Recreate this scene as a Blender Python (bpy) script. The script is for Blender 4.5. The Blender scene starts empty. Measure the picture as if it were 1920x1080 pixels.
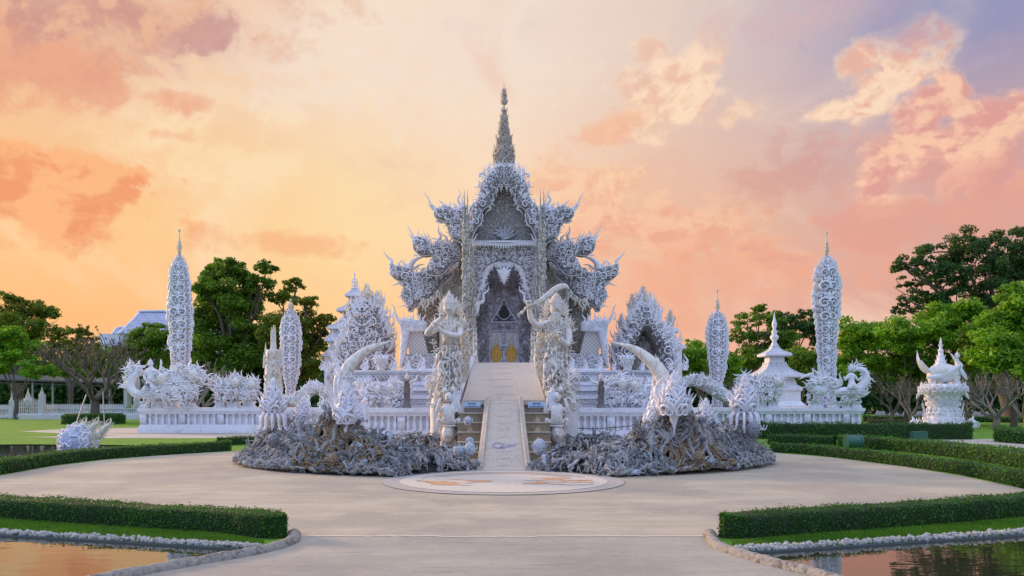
import bpy, math, random
import numpy as np
from mathutils import Vector, Matrix
from mathutils.geometry import delaunay_2d_cdt, tessellate_polygon

S = bpy.context.scene
COL = S.collection
F = 1493.33; CX = 945.0; HY = 750.0; EYE = 1.7
PI = math.pi

# ------------------------------------------------------------------ camera
cd = bpy.data.cameras.new('camera'); cam = bpy.data.objects.new('camera', cd); COL.objects.link(cam)
cam.location = (0, 0, EYE); cam.rotation_euler = (PI/2, 0, 0)
cd.sensor_width = 36; cd.lens = 28.0; cd.shift_x = 15/1920; cd.shift_y = 210/1920
cd.clip_start = 0.1; cd.clip_end = 4000
S.camera = cam
S.view_settings.view_transform = 'Standard'; S.view_settings.look = 'None'
S.view_settings.exposure = 0.0; S.view_settings.gamma = 1.0
SUN_AZ = math.radians(-58); SUN_EL = math.radians(14)

# ------------------------------------------------------------------ node helpers
class NT:
    def __init__(s, nt): s.nt = nt; s.N = nt.nodes; s.L = nt.links
    def put(s, sock, v):
        if isinstance(v, bpy.types.NodeSocket): s.L.new(v, sock)
        elif v is not None:
            if sock.type == 'RGBA' and len(v) == 3: v = (*v, 1)
            sock.default_value = v
    def m(s, op, a, b=None, c=None, clamp=False):
        n = s.N.new('ShaderNodeMath'); n.operation = op; n.use_clamp = clamp
        s.put(n.inputs[0], a); s.put(n.inputs[1], b)
        if c is not None: s.put(n.inputs[2], c)
        return n.outputs[0]
    def ss(s, v, a, b, lo=0.0, hi=1.0):
        n = s.N.new('ShaderNodeMapRange'); n.interpolation_type = 'SMOOTHSTEP'
        s.put(n.inputs[0], v)
        for i, x in enumerate((a, b, lo, hi)): n.inputs[1+i].default_value = x
        return n.outputs[0]
    def mix(s, f, a, b, mode='MIX'):
        n = s.N.new('ShaderNodeMix'); n.data_type = 'RGBA'; n.blend_type = mode
        s.put(n.inputs[0], f); s.put(n.inputs[6], a); s.put(n.inputs[7], b)
        return n.outputs[2]
    def noise(s, vec, scale, det=4, rough=.55, dist=0.0, col=False):
        n = s.N.new('ShaderNodeTexNoise'); s.put(n.inputs['Vector'], vec)
        n.inputs['Scale'].default_value = scale; n.inputs['Detail'].default_value = det
        n.inputs['Roughness'].default_value = rough; n.inputs['Distortion'].default_value = dist
        return n.outputs['Color' if col else 'Fac']
    def vor(s, vec, scale, feat='F1', out='Distance'):
        n = s.N.new('ShaderNodeTexVoronoi'); n.feature = feat; s.put(n.inputs['Vector'], vec)
        n.inputs['Scale'].default_value = scale
        return n.outputs[out]
    def xyz(s, x, y, z):
        n = s.N.new('ShaderNodeCombineXYZ')
        for i, v in enumerate((x, y, z)): s.put(n.inputs[i], v)
        return n.outputs[0]
    def sep(s, v):
        n = s.N.new('ShaderNodeSeparateXYZ'); s.put(n.inputs[0], v); return n.outputs
    def vm(s, op, a, b):
        n = s.N.new('ShaderNodeVectorMath'); n.operation = op; s.put(n.inputs[0], a); s.put(n.inputs[1], b)
        return n.outputs[0]
    def ramp(s, f, stops):
        n = s.N.new('ShaderNodeValToRGB'); s.put(n.inputs[0], f)
        el = n.color_ramp.elements
        while len(el) < len(stops): el.new(0.5)
        for e, (p, c) in zip(el, stops): e.position = p; e.color = (*c, 1) if len(c) == 3 else c
        return n.outputs[0]

def lin(r, g, b):
    f = lambda c: c/12.92 if c <= .04045 else ((c+.055)/1.055)**2.4
    return (f(r/255), f(g/255), f(b/255))

# ------------------------------------------------------------------ sky
W = bpy.data.worlds.new('World'); S.world = W; W.use_nodes = True
w = NT(W.node_tree); w.N.clear()
tc = w.N.new('ShaderNodeTexCoord').outputs['Generated']
dx, dy, dz = w.sep(tc)
AZ = w.m('ARCTAN2', dx, dy); EL = w.m('ARCSINE', dz)
def azel(px, py):
    a = math.atan((px-CX)/F); return a, math.atan((HY-py)/F*math.cos(a))
AE = w.xyz(AZ, w.m('MULTIPLY', EL, 1.25), 0.0)
n1 = w.noise(w.vm('ADD', AE, (3.1, 7.7, 0)), 4.2, 9, .56, .5)
n2 = w.noise(w.vm('ADD', AE, (9.3, 1.2, 4)), 13.0, 8, .60, .5)
n3 = w.noise(w.vm('ADD', AE, (5.5, 2.2, 8)), 34.0, 6, .6, .4)
n2s = w.noise(w.vm('ADD', AE, (9.3-.020, 1.2+.016, 4)), 13.0, 8, .60, .5)
n3s = w.noise(w.vm('ADD', AE, (5.5-.009, 2.2+.008, 8)), 34.0, 6, .6, .4)
# how much each billow faces the glow at the lower left
litc = w.ss(w.m('ADD', w.m('MULTIPLY', w.m('SUBTRACT', n2, n2s), 4.5), w.m('MULTIPLY', w.m('SUBTRACT', n3, n3s), 2.2)), -.45, .45)
wob = w.m('ADD', w.m('MULTIPLY', w.m('SUBTRACT', n1, .5), 1.5), w.m('ADD', w.m('MULTIPLY', w.m('SUBTRACT', n2, .5), 2.6), w.m('MULTIPLY', w.m('SUBTRACT', n3, .5), 1.5)))
az01 = w.ss(AZ, azel(0, 500)[0], azel(1920, 500)[0])
low = w.ramp(az01, [(0, lin(255, 180, 112)), (.2, lin(255, 196, 128)), (.5, lin(255, 184, 138)), (.72, lin(246, 168, 136)), (1, lin(226, 158, 142))])
mid = w.ramp(az01, [(0, lin(252, 196, 132)), (.25, lin(255, 220, 162)), (.5, lin(255, 216, 176)), (.72, lin(240, 190, 158)), (.86, lin(232, 184, 160)), (1, lin(216, 170, 160))])
top = w.ramp(az01, [(0, lin(240, 196, 160)), (.25, lin(246, 218, 196)), (.5, lin(244, 224, 208)), (.74, lin(232, 208, 194)), (.88, lin(206, 188, 192)), (1, lin(150, 152, 188))])
zen = lin(168, 166, 190)
c = w.mix(w.ss(EL, .02, .22), low, mid)
c = w.mix(w.ss(EL, .18, .44), c, top)
c = w.mix(w.ss(EL, .55, 1.15), c, w.vm('MULTIPLY', w.mix(0.0, zen, zen), (2.5, 2.35, 2.0)))
# broad mottling of thin cloud
c = w.mix(w.m('MULTIPLY', w.ss(n1, .50, .70), .42), c, lin(255, 236, 206))
c = w.mix(w.m('MULTIPLY', w.ss(n1, .46, .30), .40), c, lin(232, 176, 152))
def cloud(px, py, rx, ry, col, soft=.35, rim=None, amp=1.0, th=0.0, op=1.0, tilt=0.0):
    global c
    a, e = azel(px, py)
    da = w.m('SUBTRACT', AZ, a); de = w.m('SUBTRACT', EL, e)
    if tilt: de = w.m('ADD', de, w.m('MULTIPLY', da, -tilt))
    u = w.m('DIVIDE', da, rx/F*.92); v = w.m('DIVIDE', de, ry/F*.92)
    d = w.m('SQRT', w.m('ADD', w.m('MULTIPLY', u, u), w.m('MULTIPLY', v, v)))
    val = w.m('ADD', w.m('SUBTRACT', 1.0, d), w.m('MULTIPLY', wob, amp*1.6))
    soft = .25+soft*1.15; mk = w.m('MULTIPLY', w.ss(val, th-.18, th-.18+soft), op)
    if rim:
        inner = w.mix(litc, col, rim)
        # lit and shaded billows
        inner = w.mix(w.m('MULTIPLY', w.ss(val, .25, .0), .5), inner, rim)
        c = w.mix(mk, c, inner)
    else: c = w.mix(mk, c, col)
def cumulus(lst, col, rim, op=.95):
    # several swelling heads that merge into one bank; bright where the low sun catches the upper left
    global c
    mx = None
    for (px, py, rx, ry, o_) in lst:
        a, e = azel(px, py); u = w.m('DIVIDE', w.m('SUBTRACT', AZ, a), rx/F*1.12); v = w.m('DIVIDE', w.m('SUBTRACT', EL, e), ry/F*1.12)
        q = w.m('SUBTRACT', 1.0, w.m('SQRT', w.m('ADD', w.m('MULTIPLY', u, u), w.m('MULTIPLY', v, v))))
        mx = q if mx is None else w.m('SMOOTH_MAX', mx, q, .35)
    val = w.m('ADD', mx, w.m('MULTIPLY', wob, .85))
    inner = w.mix(litc, col, rim); inner = w.mix(w.m('MULTIPLY', w.ss(val, .35, .0), .55), inner, rim)
    inner = w.mix(w.m('MULTIPLY', w.ss(val, .7, 1.3), .4), inner, col)
    c = w.mix(w.m('MULTIPLY', w.ss(val, -.16, .40), op), c, inner)
cloud(600, 90, 420, 120, lin(246, 226, 208), .9, op=.65)
cloud(330, 260, 260, 60, lin(255, 226, 180), .7, op=.55)
cloud(60, 40, 480, 115, lin(208, 150, 136), .6, lin(234, 180, 148), .55, op=.97, tilt=.22)
cloud(40, 140, 200, 90, lin(236, 162, 126), .8, op=.75)
cloud(395, 62, 75, 32, lin(200, 150, 146), .5, op=.7, tilt=.5)
cloud(20, 345, 200, 85, lin(240, 150, 98), .30, lin(252, 178, 120), .6, op=.97)
cloud(150, 335, 110, 34, lin(242, 156, 104), .25, lin(252, 182, 124), .7, op=.95)
cloud(340, 186, 75, 15, lin(240, 172, 134), .7, op=.6)
cloud(330, 255, 60, 13, lin(245, 180, 138), .7, op=.6)
cloud(540, 458, 140, 26, lin(246, 172, 122), .7, op=.6)
cloud(1240, 185, 130, 75, lin(238, 188, 162), .5, lin(255, 222, 188), .7, op=.85, tilt=.5)
cumulus([(1225, 100, 46, 30, .7), (1290, 130, 56, 40, .8), (1200, 160, 50, 36, .75), (1290, 190, 54, 32, .7)], lin(238, 190, 166), lin(255, 224, 192), .75)
cloud(1130, 250, 120, 32, lin(246, 184, 148), .6, op=.7, tilt=.4)
cloud(1090, 350, 250, 60, lin(244, 184, 150), .5, lin(252, 208, 168), .6, op=.85)
cloud(1260, 430, 250, 90, lin(240, 170, 140), .5, lin(250, 198, 162), .6, op=.8)
cloud(1400, 500, 400, 70, lin(244, 170, 138), .8, op=.6)
cloud(1480, 330, 160, 60, lin(214, 156, 146), .7, op=.6)
cloud(1370, 220, 60, 22, lin(250, 204, 170), .6, lin(255, 222, 184), op=.6, tilt=.3)
cumulus([(1600, 200, 62, 20, .8), (1560, 210, 40, 14, .7), (1660, 150, 60, 30, .9), (1620, 112, 44, 30, .9), (1700, 112, 52, 34, .95), (1742, 78, 40, 32, .95)], lin(236, 180, 160), lin(255, 222, 190))
cloud(1800, 320, 190, 90, lin(224, 160, 148), .5, lin(244, 184, 160), .6, op=.9)
cumulus([(1650, 350, 42, 44, .9), (1682, 296, 50, 46, .95), (1722, 240, 50, 44, .95), (1765, 192, 46, 36, .95), (1850, 222, 44, 32, .9), (1900, 200, 52, 36, .95), (1800, 262, 60, 40, .8)], lin(226, 160, 150), lin(252, 202, 170))
cloud(1800, 400, 300, 70, lin(228, 162, 144), .6, op=.8)
cloud(1000, 50, 190, 34, lin(236, 212, 202), .8, op=.6)
cloud(1480, 40, 180, 40, lin(214, 182, 184), .8, op=.6)
cloud(1870, 10, 260, 60, lin(148, 148, 186), .8, op=.5)
# behind the camera: dusk blue; the glow lies ahead
back = w.mix(w.ss(EL, -.05, .9), lin(166, 182, 214), lin(146, 166, 208))
back = w.mix(w.m('MULTIPLY', w.ss(n1, .45, .62), .6), back, lin(196, 200, 218))
back = w.mix(w.ss(EL, .1, .75), w.vm('MULTIPLY', back, (.95, 1.0, 1.15)), w.vm('MULTIPLY', back, (2.7, 2.7, 2.6)))
c = w.mix(w.ss(dy, .45, -.15), c, back)
sky = w.N.new('ShaderNodeTexSky'); sky.sky_type = 'NISHITA'; sky.sun_disc = False
sky.sun_elevation = SUN_EL; sky.sun_rotation = SUN_AZ
bg1 = w.N.new('ShaderNodeBackground'); w.L.new(sky.outputs[0], bg1.inputs[0]); bg1.inputs[1].default_value = .006
bg2 = w.N.new('ShaderNodeBackground'); w.L.new(c, bg2.inputs[0]); bg2.inputs[1].default_value = .97
ad = w.N.new('ShaderNodeAddShader'); w.L.new(bg1.outputs[0], ad.inputs[0]); w.L.new(bg2.outputs[0], ad.inputs[1])
wo = w.N.new('ShaderNodeOutputWorld'); w.L.new(ad.outputs[0], wo.inputs[0])

# the low sun, veiled by cloud
ld = bpy.data.lights.new('sun', 'SUN'); ld.energy = 3.8; ld.angle = math.radians(10); ld.color = (1, .66, .38)
sun = bpy.data.objects.new('sun', ld); COL.objects.link(sun)
d = Vector((math.sin(SUN_AZ)*math.cos(SUN_EL), math.cos(SUN_AZ)*math.cos(SUN_EL), math.sin(SUN_EL)))
sun.rotation_euler = d.to_track_quat('Z', 'Y').to_euler(); sun.location = (-20, 30, 40)

# ------------------------------------------------------------------ materials
def mat(name, build, rough=.75):
    m = bpy.data.materials.new(name); m.use_nodes = True
    t = NT(m.node_tree); t.N.clear()
    b = t.N.new('ShaderNodeBsdfPrincipled'); o = t.N.new('ShaderNodeOutputMaterial')
    t.L.new(b.outputs[0], o.inputs[0]); b.inputs['Roughness'].default_value = rough
    t.b = b; t.o = o
    t.g = t.N.new('ShaderNodeTexCoord').outputs['Object']
    t.geo = t.N.new('ShaderNodeNewGeometry')
    build(t); return m
def bump(t, h, st, dist):
    n = t.N.new('ShaderNodeBump'); t.put(n.inputs['Height'], h)
    n.inputs['Strength'].default_value = st; n.inputs['Distance'].default_value = dist
    t.L.new(n.outputs[0], t.b.inputs['Normal'])
def basecol(t, c): t.put(t.b.inputs['Base Color'], c)

def plaster(name, ca, cb, stain, amt=.5, sc=1.0, bst=.25, rough=.55, carve=0.0, streak=False):
    def f(t):
        a = t.noise(t.g, .9*sc, 6, .65); b = t.noise(t.g, 7*sc, 5, .6)
        v = t.mix(t.ss(b, .3, .7), ca, cb)
        x = t.m('ADD', t.m('MULTIPLY', a, .6), t.m('MULTIPLY', b, .4))
        if streak:
            s3 = t.vm('MULTIPLY', t.g, (2.2, 2.2, .35)); s = t.noise(s3, 3*sc, 5, .65)
            x = t.m('ADD', t.m('MULTIPLY', x, .5), t.m('MULTIPLY', s, .5))
        v = t.mix(t.m('MULTIPLY', t.ss(x, .50, .62), amt), v, stain)
        h = b
        if carve:
            wv = t.vm('ADD', t.g, t.vm('MULTIPLY', t.noise(t.g, 3.5, 3, .5, 0, True), (.35, .35, .35)))
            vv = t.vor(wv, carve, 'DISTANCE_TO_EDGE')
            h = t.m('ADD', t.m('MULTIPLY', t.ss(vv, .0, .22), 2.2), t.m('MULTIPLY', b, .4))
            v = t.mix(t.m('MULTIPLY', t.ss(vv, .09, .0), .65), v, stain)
        basecol(t, v); bump(t, h, bst, .03)
    return mat(name, f, rough)
M = {}
M['white'] = plaster('white_plaster', (.80, .80, .86), (.74, .75, .83), (.44, .44, .47), .45, 1, .2)
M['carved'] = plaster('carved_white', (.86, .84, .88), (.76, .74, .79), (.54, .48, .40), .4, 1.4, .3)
M['ground'] = plaster('carved_ground_grime_shade', (.34, .33, .36), (.22, .21, .24), (.17, .14, .11), .6, 1.4, .6, .7, carve=5.0)  # dark base behind raised ornament: grey grime plus crevice shade in the colour
M['relief'] = plaster('relief_panel', (.60, .56, .56), (.46, .42, .40), (.34, .28, .19), .75, 1.2, .9, .7, carve=4.0)
M['ivory'] = plaster('weathered_ivory', (.80, .75, .66), (.64, .57, .46), (.36, .27, .16), .7, 2.0, .5, streak=True)
M['statue'] = plaster('statue_white', (.82, .79, .77), (.70, .66, .61), (.46, .37, .25), .55, 2.6, .4, streak=True)
M['fang'] = plaster('fang_white', (.80, .79, .78), (.64, .58, .49), (.36, .27, .17), .6, 1.6, .15, .35, streak=True)
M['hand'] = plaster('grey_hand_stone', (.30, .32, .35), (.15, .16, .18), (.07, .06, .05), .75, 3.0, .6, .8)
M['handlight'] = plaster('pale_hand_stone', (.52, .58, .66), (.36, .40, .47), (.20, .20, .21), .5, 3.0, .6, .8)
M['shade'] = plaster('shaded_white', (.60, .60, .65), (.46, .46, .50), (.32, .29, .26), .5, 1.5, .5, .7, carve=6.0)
M['root'] = plaster('grey_root_stone', (.42, .42, .42), (.27, .27, .27), (.10, .09, .08), .6, 3.0, .8, .9)
M['rootbrown'] = plaster('brown_root_stone', (.32, .24, .15), (.18, .13, .08), (.07, .055, .04), .6, 3.0, .8, .9)
M['pit'] = plaster('pit_gap_shade', (.035, .035, .04), (.02, .02, .022), (.015, .015, .012), .5, 2.0, .8, .9)  # near-black under hands and roots: shade of the gaps painted into the colour
M['bronze'] = plaster('dark_stone', (.20, .18, .17), (.11, .10, .10), (.33, .31, .28), .5, 3, .6, .6)
M['recess'] = plaster('porch_wall', (.80, .75, .82), (.62, .57, .65), (.42, .38, .42), .55, 1.2, 1.0, .7, carve=2.6)
M['kerb'] = plaster('kerb_stone', (.34, .31, .27), (.22, .20, .17), (.09, .08, .07), .8, 3, .2, .85)
M['deck'] = plaster('bridge_deck', (.56, .49, .41), (.48, .42, .35), (.40, .33, .28), .5, 1.6, .15, .6)
M['step'] = plaster('brown_step', (.34, .27, .17), (.24, .19, .12), (.14, .11, .08), .5, 3, .3, .6)
M['gold'] = plaster('gold_leaf', (.90, .55, .12), (.80, .44, .07), (.42, .22, .05), .4, 8, .6, .4)
M['doorwhite'] = plaster('door_panel', (.88, .85, .80), (.76, .72, .68), (.52, .44, .34), .35, 5, .5, .5, carve=9)
M['bark'] = plaster('bark', (.17, .14, .11), (.10, .08, .065), (.05, .045, .04), .5, 4, 1, .9)
M['palebark'] = plaster('pale_bark', (.26, .23, .20), (.17, .15, .13), (.10, .09, .08), .5, 4, 1, .9)
M['darkroof'] = plaster('walkway_roof', (.15, .17, .16), (.10, .11, .11), (.12, .12, .12), .5, 1, .2, .6)
M['redkerb'] = plaster('red_paint', (.55, .28, .22), (.48, .24, .19), (.3, .2, .18), .5, 3, .2, .6)

def tiles(name, ca, cb, sx, sz):
    def f(t):
        x, y, z = t.sep(t.g)
        u = t.m('FRACT', t.m('MULTIPLY', t.m('ADD', x, y), sx)); v = t.m('FRACT', t.m('MULTIPLY', z, sz))
        e = t.m('MINIMUM', t.ss(u, 0, .12), t.ss(v, 0, .25))
        n = t.noise(t.g, 2.0, 4)
        basecol(t, t.mix(e, cb, t.mix(t.ss(n, .35, .65), ca, tuple(q*.88 for q in ca))))
        bump(t, e, .6, .03)
    return mat(name, f, .5)
M['tile'] = tiles('pale_roof_tiles', (.66, .66, .72), (.40, .40, .46), 3, 6)
M['bluetile'] = tiles('blue_grey_roof', (.42, .46, .60), (.26, .29, .42), .6, 2.4)
def lattice(t):
    x, y, z = t.sep(t.g)
    a = t.m('FRACT', t.m('MULTIPLY', t.m('ADD', x, z), 5)); b = t.m('FRACT', t.m('MULTIPLY', t.m('SUBTRACT', x, z), 5))
    e = t.m('MINIMUM', t.ss(a, 0, .3), t.ss(b, 0, .3))
    basecol(t, t.mix(e, (.42, .36, .33), (.72, .66, .62))); bump(t, e, .7, .03)
M['lattice'] = mat('diamond_roof_tiles', lattice, .5)
def flat(name, col, rough=.5, metal=0):
    def f(t):
        n = t.noise(t.g, 12, 3); basecol(t, t.mix(t.ss(n, .3, .7), col, tuple(q*.85 for q in col))); t.b.inputs['Metallic'].default_value = metal
    return mat(name, f, rough)
M['orbblue'] = flat('blue_glazed_ground', (.42, .48, .64), .4)
M['navy'] = flat('navy_window', (.035, .045, .09), .3)
M['black'] = flat('dark_opening', (.012, .012, .016), .4)
M['signblue'] = flat('sign_pale_blue', (.50, .66, .86), .4)
M['signwhite'] = flat('sign_white', (.80, .80, .82), .4)
M['ink'] = flat('sign_ink', (.03, .06, .22), .5)
M['green'] = flat('green_metal', (.03, .13, .09), .45)
M['swirl'] = flat('violet_inlay', (.33, .29, .40), .6)
M['tan'] = flat('tan_inlay', (.50, .42, .36), .6)
M['orange'] = flat('orange_inlay', (.66, .37, .20), .6)
M['cream'] = flat('cream_inlay', (.68, .60, .50), .6)
M['spire'] = plaster('sun_tinted_plaster', (.64, .57, .52), (.46, .39, .33), (.26, .19, .12), .55, 2.0, .5)  # golden-brown of low sunlight on the spire painted into its plaster
M['greyring'] = flat('grey_ring', (.46, .42, .38), .6)
M['triangle'] = flat('brass_triangle', (.55, .45, .28), .5)
M['stone'] = flat('white_pebble', (.46, .46, .43), .8)
M['metalstrip'] = flat('steel_edging', (.10, .12, .12), .4)
M['post'] = flat('grey_post', (.34, .36, .35), .5)
M['rust'] = flat('rust_post', (.16, .10, .08), .7)

def plaza_f(ca, cb, cc):
    def f(t):
        s = t.vm('MULTIPLY', t.g, (.35, 1.6, 1)); a = t.noise(s, 1.3, 7, .66, .6); b = t.noise(t.g, 90, 3, .7)
        l = t.noise(t.g, .35, 4, .6); cr = t.noise(t.vm('MULTIPLY', t.g, (.3, 2.2, 1)), 2.4, 6, .7, 1.2)
        v = t.mix(t.ss(a, .38, .64), ca, cb); v = t.mix(t.m('MULTIPLY', t.ss(l, .42, .6), .9), v, cc)
        v = t.mix(t.m('MULTIPLY', t.ss(cr, .54, .68), .6), v, tuple(q*.62 for q in ca))
        mm = t.noise(t.vm('MULTIPLY', t.g, (.6, 1.4, 1)), 9, 6, .75, .4); v = t.mix(t.m('MULTIPLY', t.ss(mm, .52, .66), .45), v, tuple(q*.66 for q in ca)); v = t.mix(t.m('MULTIPLY', t.ss(mm, .46, .34), .4), v, tuple(q*1.3 for q in ca))
        v = t.mix(t.m('MULTIPLY', t.ss(b, .50, .72), .55), v, tuple(min(1, q*1.45) for q in ca))
        v = t.mix(t.m('MULTIPLY', t.ss(b, .46, .30), .55), v, tuple(q*.55 for q in ca))
        basecol(t, v); bump(t, t.m('ADD', b, t.m('MULTIPLY', a, .6)), .5, .01)
    return f
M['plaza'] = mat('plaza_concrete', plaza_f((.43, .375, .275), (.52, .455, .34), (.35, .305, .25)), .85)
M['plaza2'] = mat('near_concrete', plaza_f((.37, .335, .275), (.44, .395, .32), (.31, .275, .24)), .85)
M['path'] = mat('path_paving', plaza_f((.50, .44, .36), (.56, .50, .42), (.44, .39, .33)), .85)
M['asphalt'] = mat('asphalt_road', plaza_f((.17, .155, .17), (.2, .18, .19), (.16, .15, .16)), .9)
def grass_f(t):
    a = t.noise(t.g, 1.2, 5, .65); b = t.noise(t.g, 35, 3, .7)
    v = t.mix(t.ss(a, .35, .65), (.09, .24, .008), (.16, .34, .012)); v = t.mix(t.m('MULTIPLY', t.ss(b, .45, .7), .6), v, (.05, .12, .01))
    basecol(t, v); bump(t, b, .8, .04)
M['grass'] = mat('lawn_grass', grass_f, .9)
def water_f(t):
    basecol(t, (.03, .03, .018)); t.b.inputs['IOR'].default_value = 1.9; t.b.inputs['Specular IOR Level'].default_value = 1.0
    bump(t, t.m('ADD', t.noise(t.vm('MULTIPLY', t.g, (1, 2.4, 1)), 2.2, 2, .45), t.m('MULTIPLY', t.noise(t.vm('MULTIPLY', t.g, (1, 2.4, 1)), 9, 2, .5), .12)), .03, .05)
M['water'] = mat('pond_water', water_f, .015)
def leaf(name, dark, light, trans=.35, nsc=.6, tint=None):
    def f(t):
        r = t.geo.outputs['Random Per Island']; n = t.noise(t.g, nsc, 3, .6)
        x = t.m('ADD', t.m('MULTIPLY', r, .45), t.m('MULTIPLY', t.ss(n, .35, .65), .55))
        v = t.mix(x, dark, light)
        if tint: v = t.mix(t.m('MULTIPLY', t.ss(t.noise(t.g, nsc*.5, 2), .5, .7), .6), v, tint)
        basecol(t, v)
        tr = t.N.new('ShaderNodeBsdfTranslucent'); t.put(tr.inputs[0], t.mix(.5, v, (.18, .34, .02)))
        mx = t.N.new('ShaderNodeMixShader'); mx.inputs[0].default_value = trans
        t.L.new(t.b.outputs[0], mx.inputs[1]); t.L.new(tr.outputs[0], mx.inputs[2]); t.L.new(mx.outputs[0], t.o.inputs[0])
    return mat(name, f, .6)
M['leafdark'] = leaf('dark_foliage', (.016, .055, .014), (.055, .15, .03), .3)
M['leafmid'] = leaf('mid_foliage', (.04, .11, .008), (.20, .36, .018), .45)
M['leafwarm'] = leaf('warm_foliage', (.05, .11, .008), (.24, .28, .018), .5, .6, (.30, .17, .014))
M['leafbright'] = leaf('bright_foliage', (.05, .18, .006), (.32, .62, .02), .45)
M['leaflime'] = leaf('lime_foliage', (.12, .22, .01), (.34, .42, .03), .4)
M['hedge'] = leaf('hedge_foliage', (.012, .058, .004), (.045, .20, .008), .3, 1.6)
M['hedgelight'] = leaf('light_hedge_foliage', (.02, .09, .005), (.075, .27, .010), .3, 2.5)
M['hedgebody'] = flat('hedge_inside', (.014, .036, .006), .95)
M['leafdry'] = leaf('dry_foliage', (.05, .05, .02), (.12, .12, .05), .3)
# ------------------------------------------------------------------ mesh toolkit
def P(px, py, Y): return np.array(((px-CX)/F*Y, Y, EYE-(py-HY)/F*Y))
def gy(py): return EYE*F/(py-HY)                       # depth of a ground point seen at row py
def GP(px, py, z=0.0):
    Y = (EYE-z)*F/(py-HY); return np.array(((px-CX)/F*Y, Y, z))
class G:
    def __init__(s): s.V = []; s.Fc = {}; s.n = 0
    def add(s, V, faces, m=0):
        V = np.asarray(V, float).reshape(-1, 3)
        groups = faces if isinstance(faces, list) and faces and isinstance(faces[0], np.ndarray) and faces[0].ndim == 2 else None
        if groups is None:
            by = {}
            if isinstance(faces, np.ndarray): by[faces.shape[1]] = faces
            else:
                for f in faces: by.setdefault(len(f), []).append(f)
                by = {k: np.array(v) for k, v in by.items()}
            groups = list(by.values())
        for a in groups: s.Fc.setdefault(a.shape[1], []).append((a+s.n, np.full(len(a), m)))
        s.V.append(V); s.n += len(V)
    def merge(s, o, mirror=None, shift=(0, 0, 0), mo=0):
        V = o.verts().copy()
        if mirror is not None: V[:, 0] = 2*mirror-V[:, 0]
        V += np.array(shift)
        for k, lst in o.Fc.items():
            for a, m in lst:
                s.Fc.setdefault(k, []).append(((a[:, ::-1] if mirror is not None else a)+s.n, m+mo))
        s.V.append(V); s.n += len(V)
    def verts(s): return np.concatenate(s.V) if s.V else np.zeros((0, 3))
    def arrays(s):
        return s.verts(), [np.concatenate([a for a, m in l]) for l in s.Fc.values()]
def build(name, g, mats, parent=None, label=None, smooth=True, loc=None):
    V = g.verts()
    base = np.array(parent.matrix_basis.translation) if parent is not None and parent.parent is None else None
    o = None
    me = bpy.data.meshes.new(name)
    off = np.zeros(3)
    q = parent
    while q is not None: off += np.array(q.location); q = q.parent
    if loc is not None: off += np.array(loc)
    Vl = (V-off).astype(np.float32)
    loops = []; starts = []; tot = []; mi = []; c0 = 0
    for k, lst in g.Fc.items():
        a = np.concatenate([x for x, m in lst]); m = np.concatenate([m for x, m in lst])
        loops.append(a.reshape(-1)); starts.append(c0+np.arange(len(a))*k); c0 += a.size; tot.append(np.full(len(a), k)); mi.append(m)
    loops = np.concatenate(loops); starts = np.concatenate(starts); mi = np.concatenate(mi)
    for m_ in (mats if isinstance(mats, (list, tuple)) else [mats]): me.materials.append(M[m_])
    me.vertices.add(len(Vl)); me.vertices.foreach_set('co', Vl.reshape(-1))
    me.loops.add(len(loops)); me.loops.foreach_set('vertex_index', loops.astype(np.int32))
    me.polygons.add(len(starts)); me.polygons.foreach_set('loop_start', starts.astype(np.int32))
    me.polygons.foreach_set('material_index', mi.astype(np.int32))
    me.polygons.foreach_set('use_smooth', np.full(len(starts), bool(smooth)))
    me.update(calc_edges=True); me.validate()
    o = bpy.data.objects.new(name, me); COL.objects.link(o)
    if parent is not None: o.parent = parent
    if loc is not None: o.location = loc
    if label: o['label'] = label
    return o
def thing(name, label, cat, loc, group=None):
    o = bpy.data.objects.new(name, None); COL.objects.link(o); o.location = [float(v) for v in loc]
    o.empty_display_size = .3
    o['label'] = label; o['category'] = cat
    if group: o['group'] = group
    return o
def tag(o, label, cat, group=None):
    o['label'] = label; o['category'] = cat
    if group: o['group'] = group
    return o
def structure(name, g, m, smooth=False):
    o = build(name, g, m, smooth=smooth); o['kind'] = 'structure'; return o
def clone(root, loc, label=None, group=None, parent=None):
    r = root.copy(); COL.objects.link(r)
    if parent is None: r.location = [float(v) for v in loc]
    if label: r['label'] = label
    if group: r['group'] = group
    for ch in root.children: cp = clone(ch, None, parent=r); cp.parent = r
    return r

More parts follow.
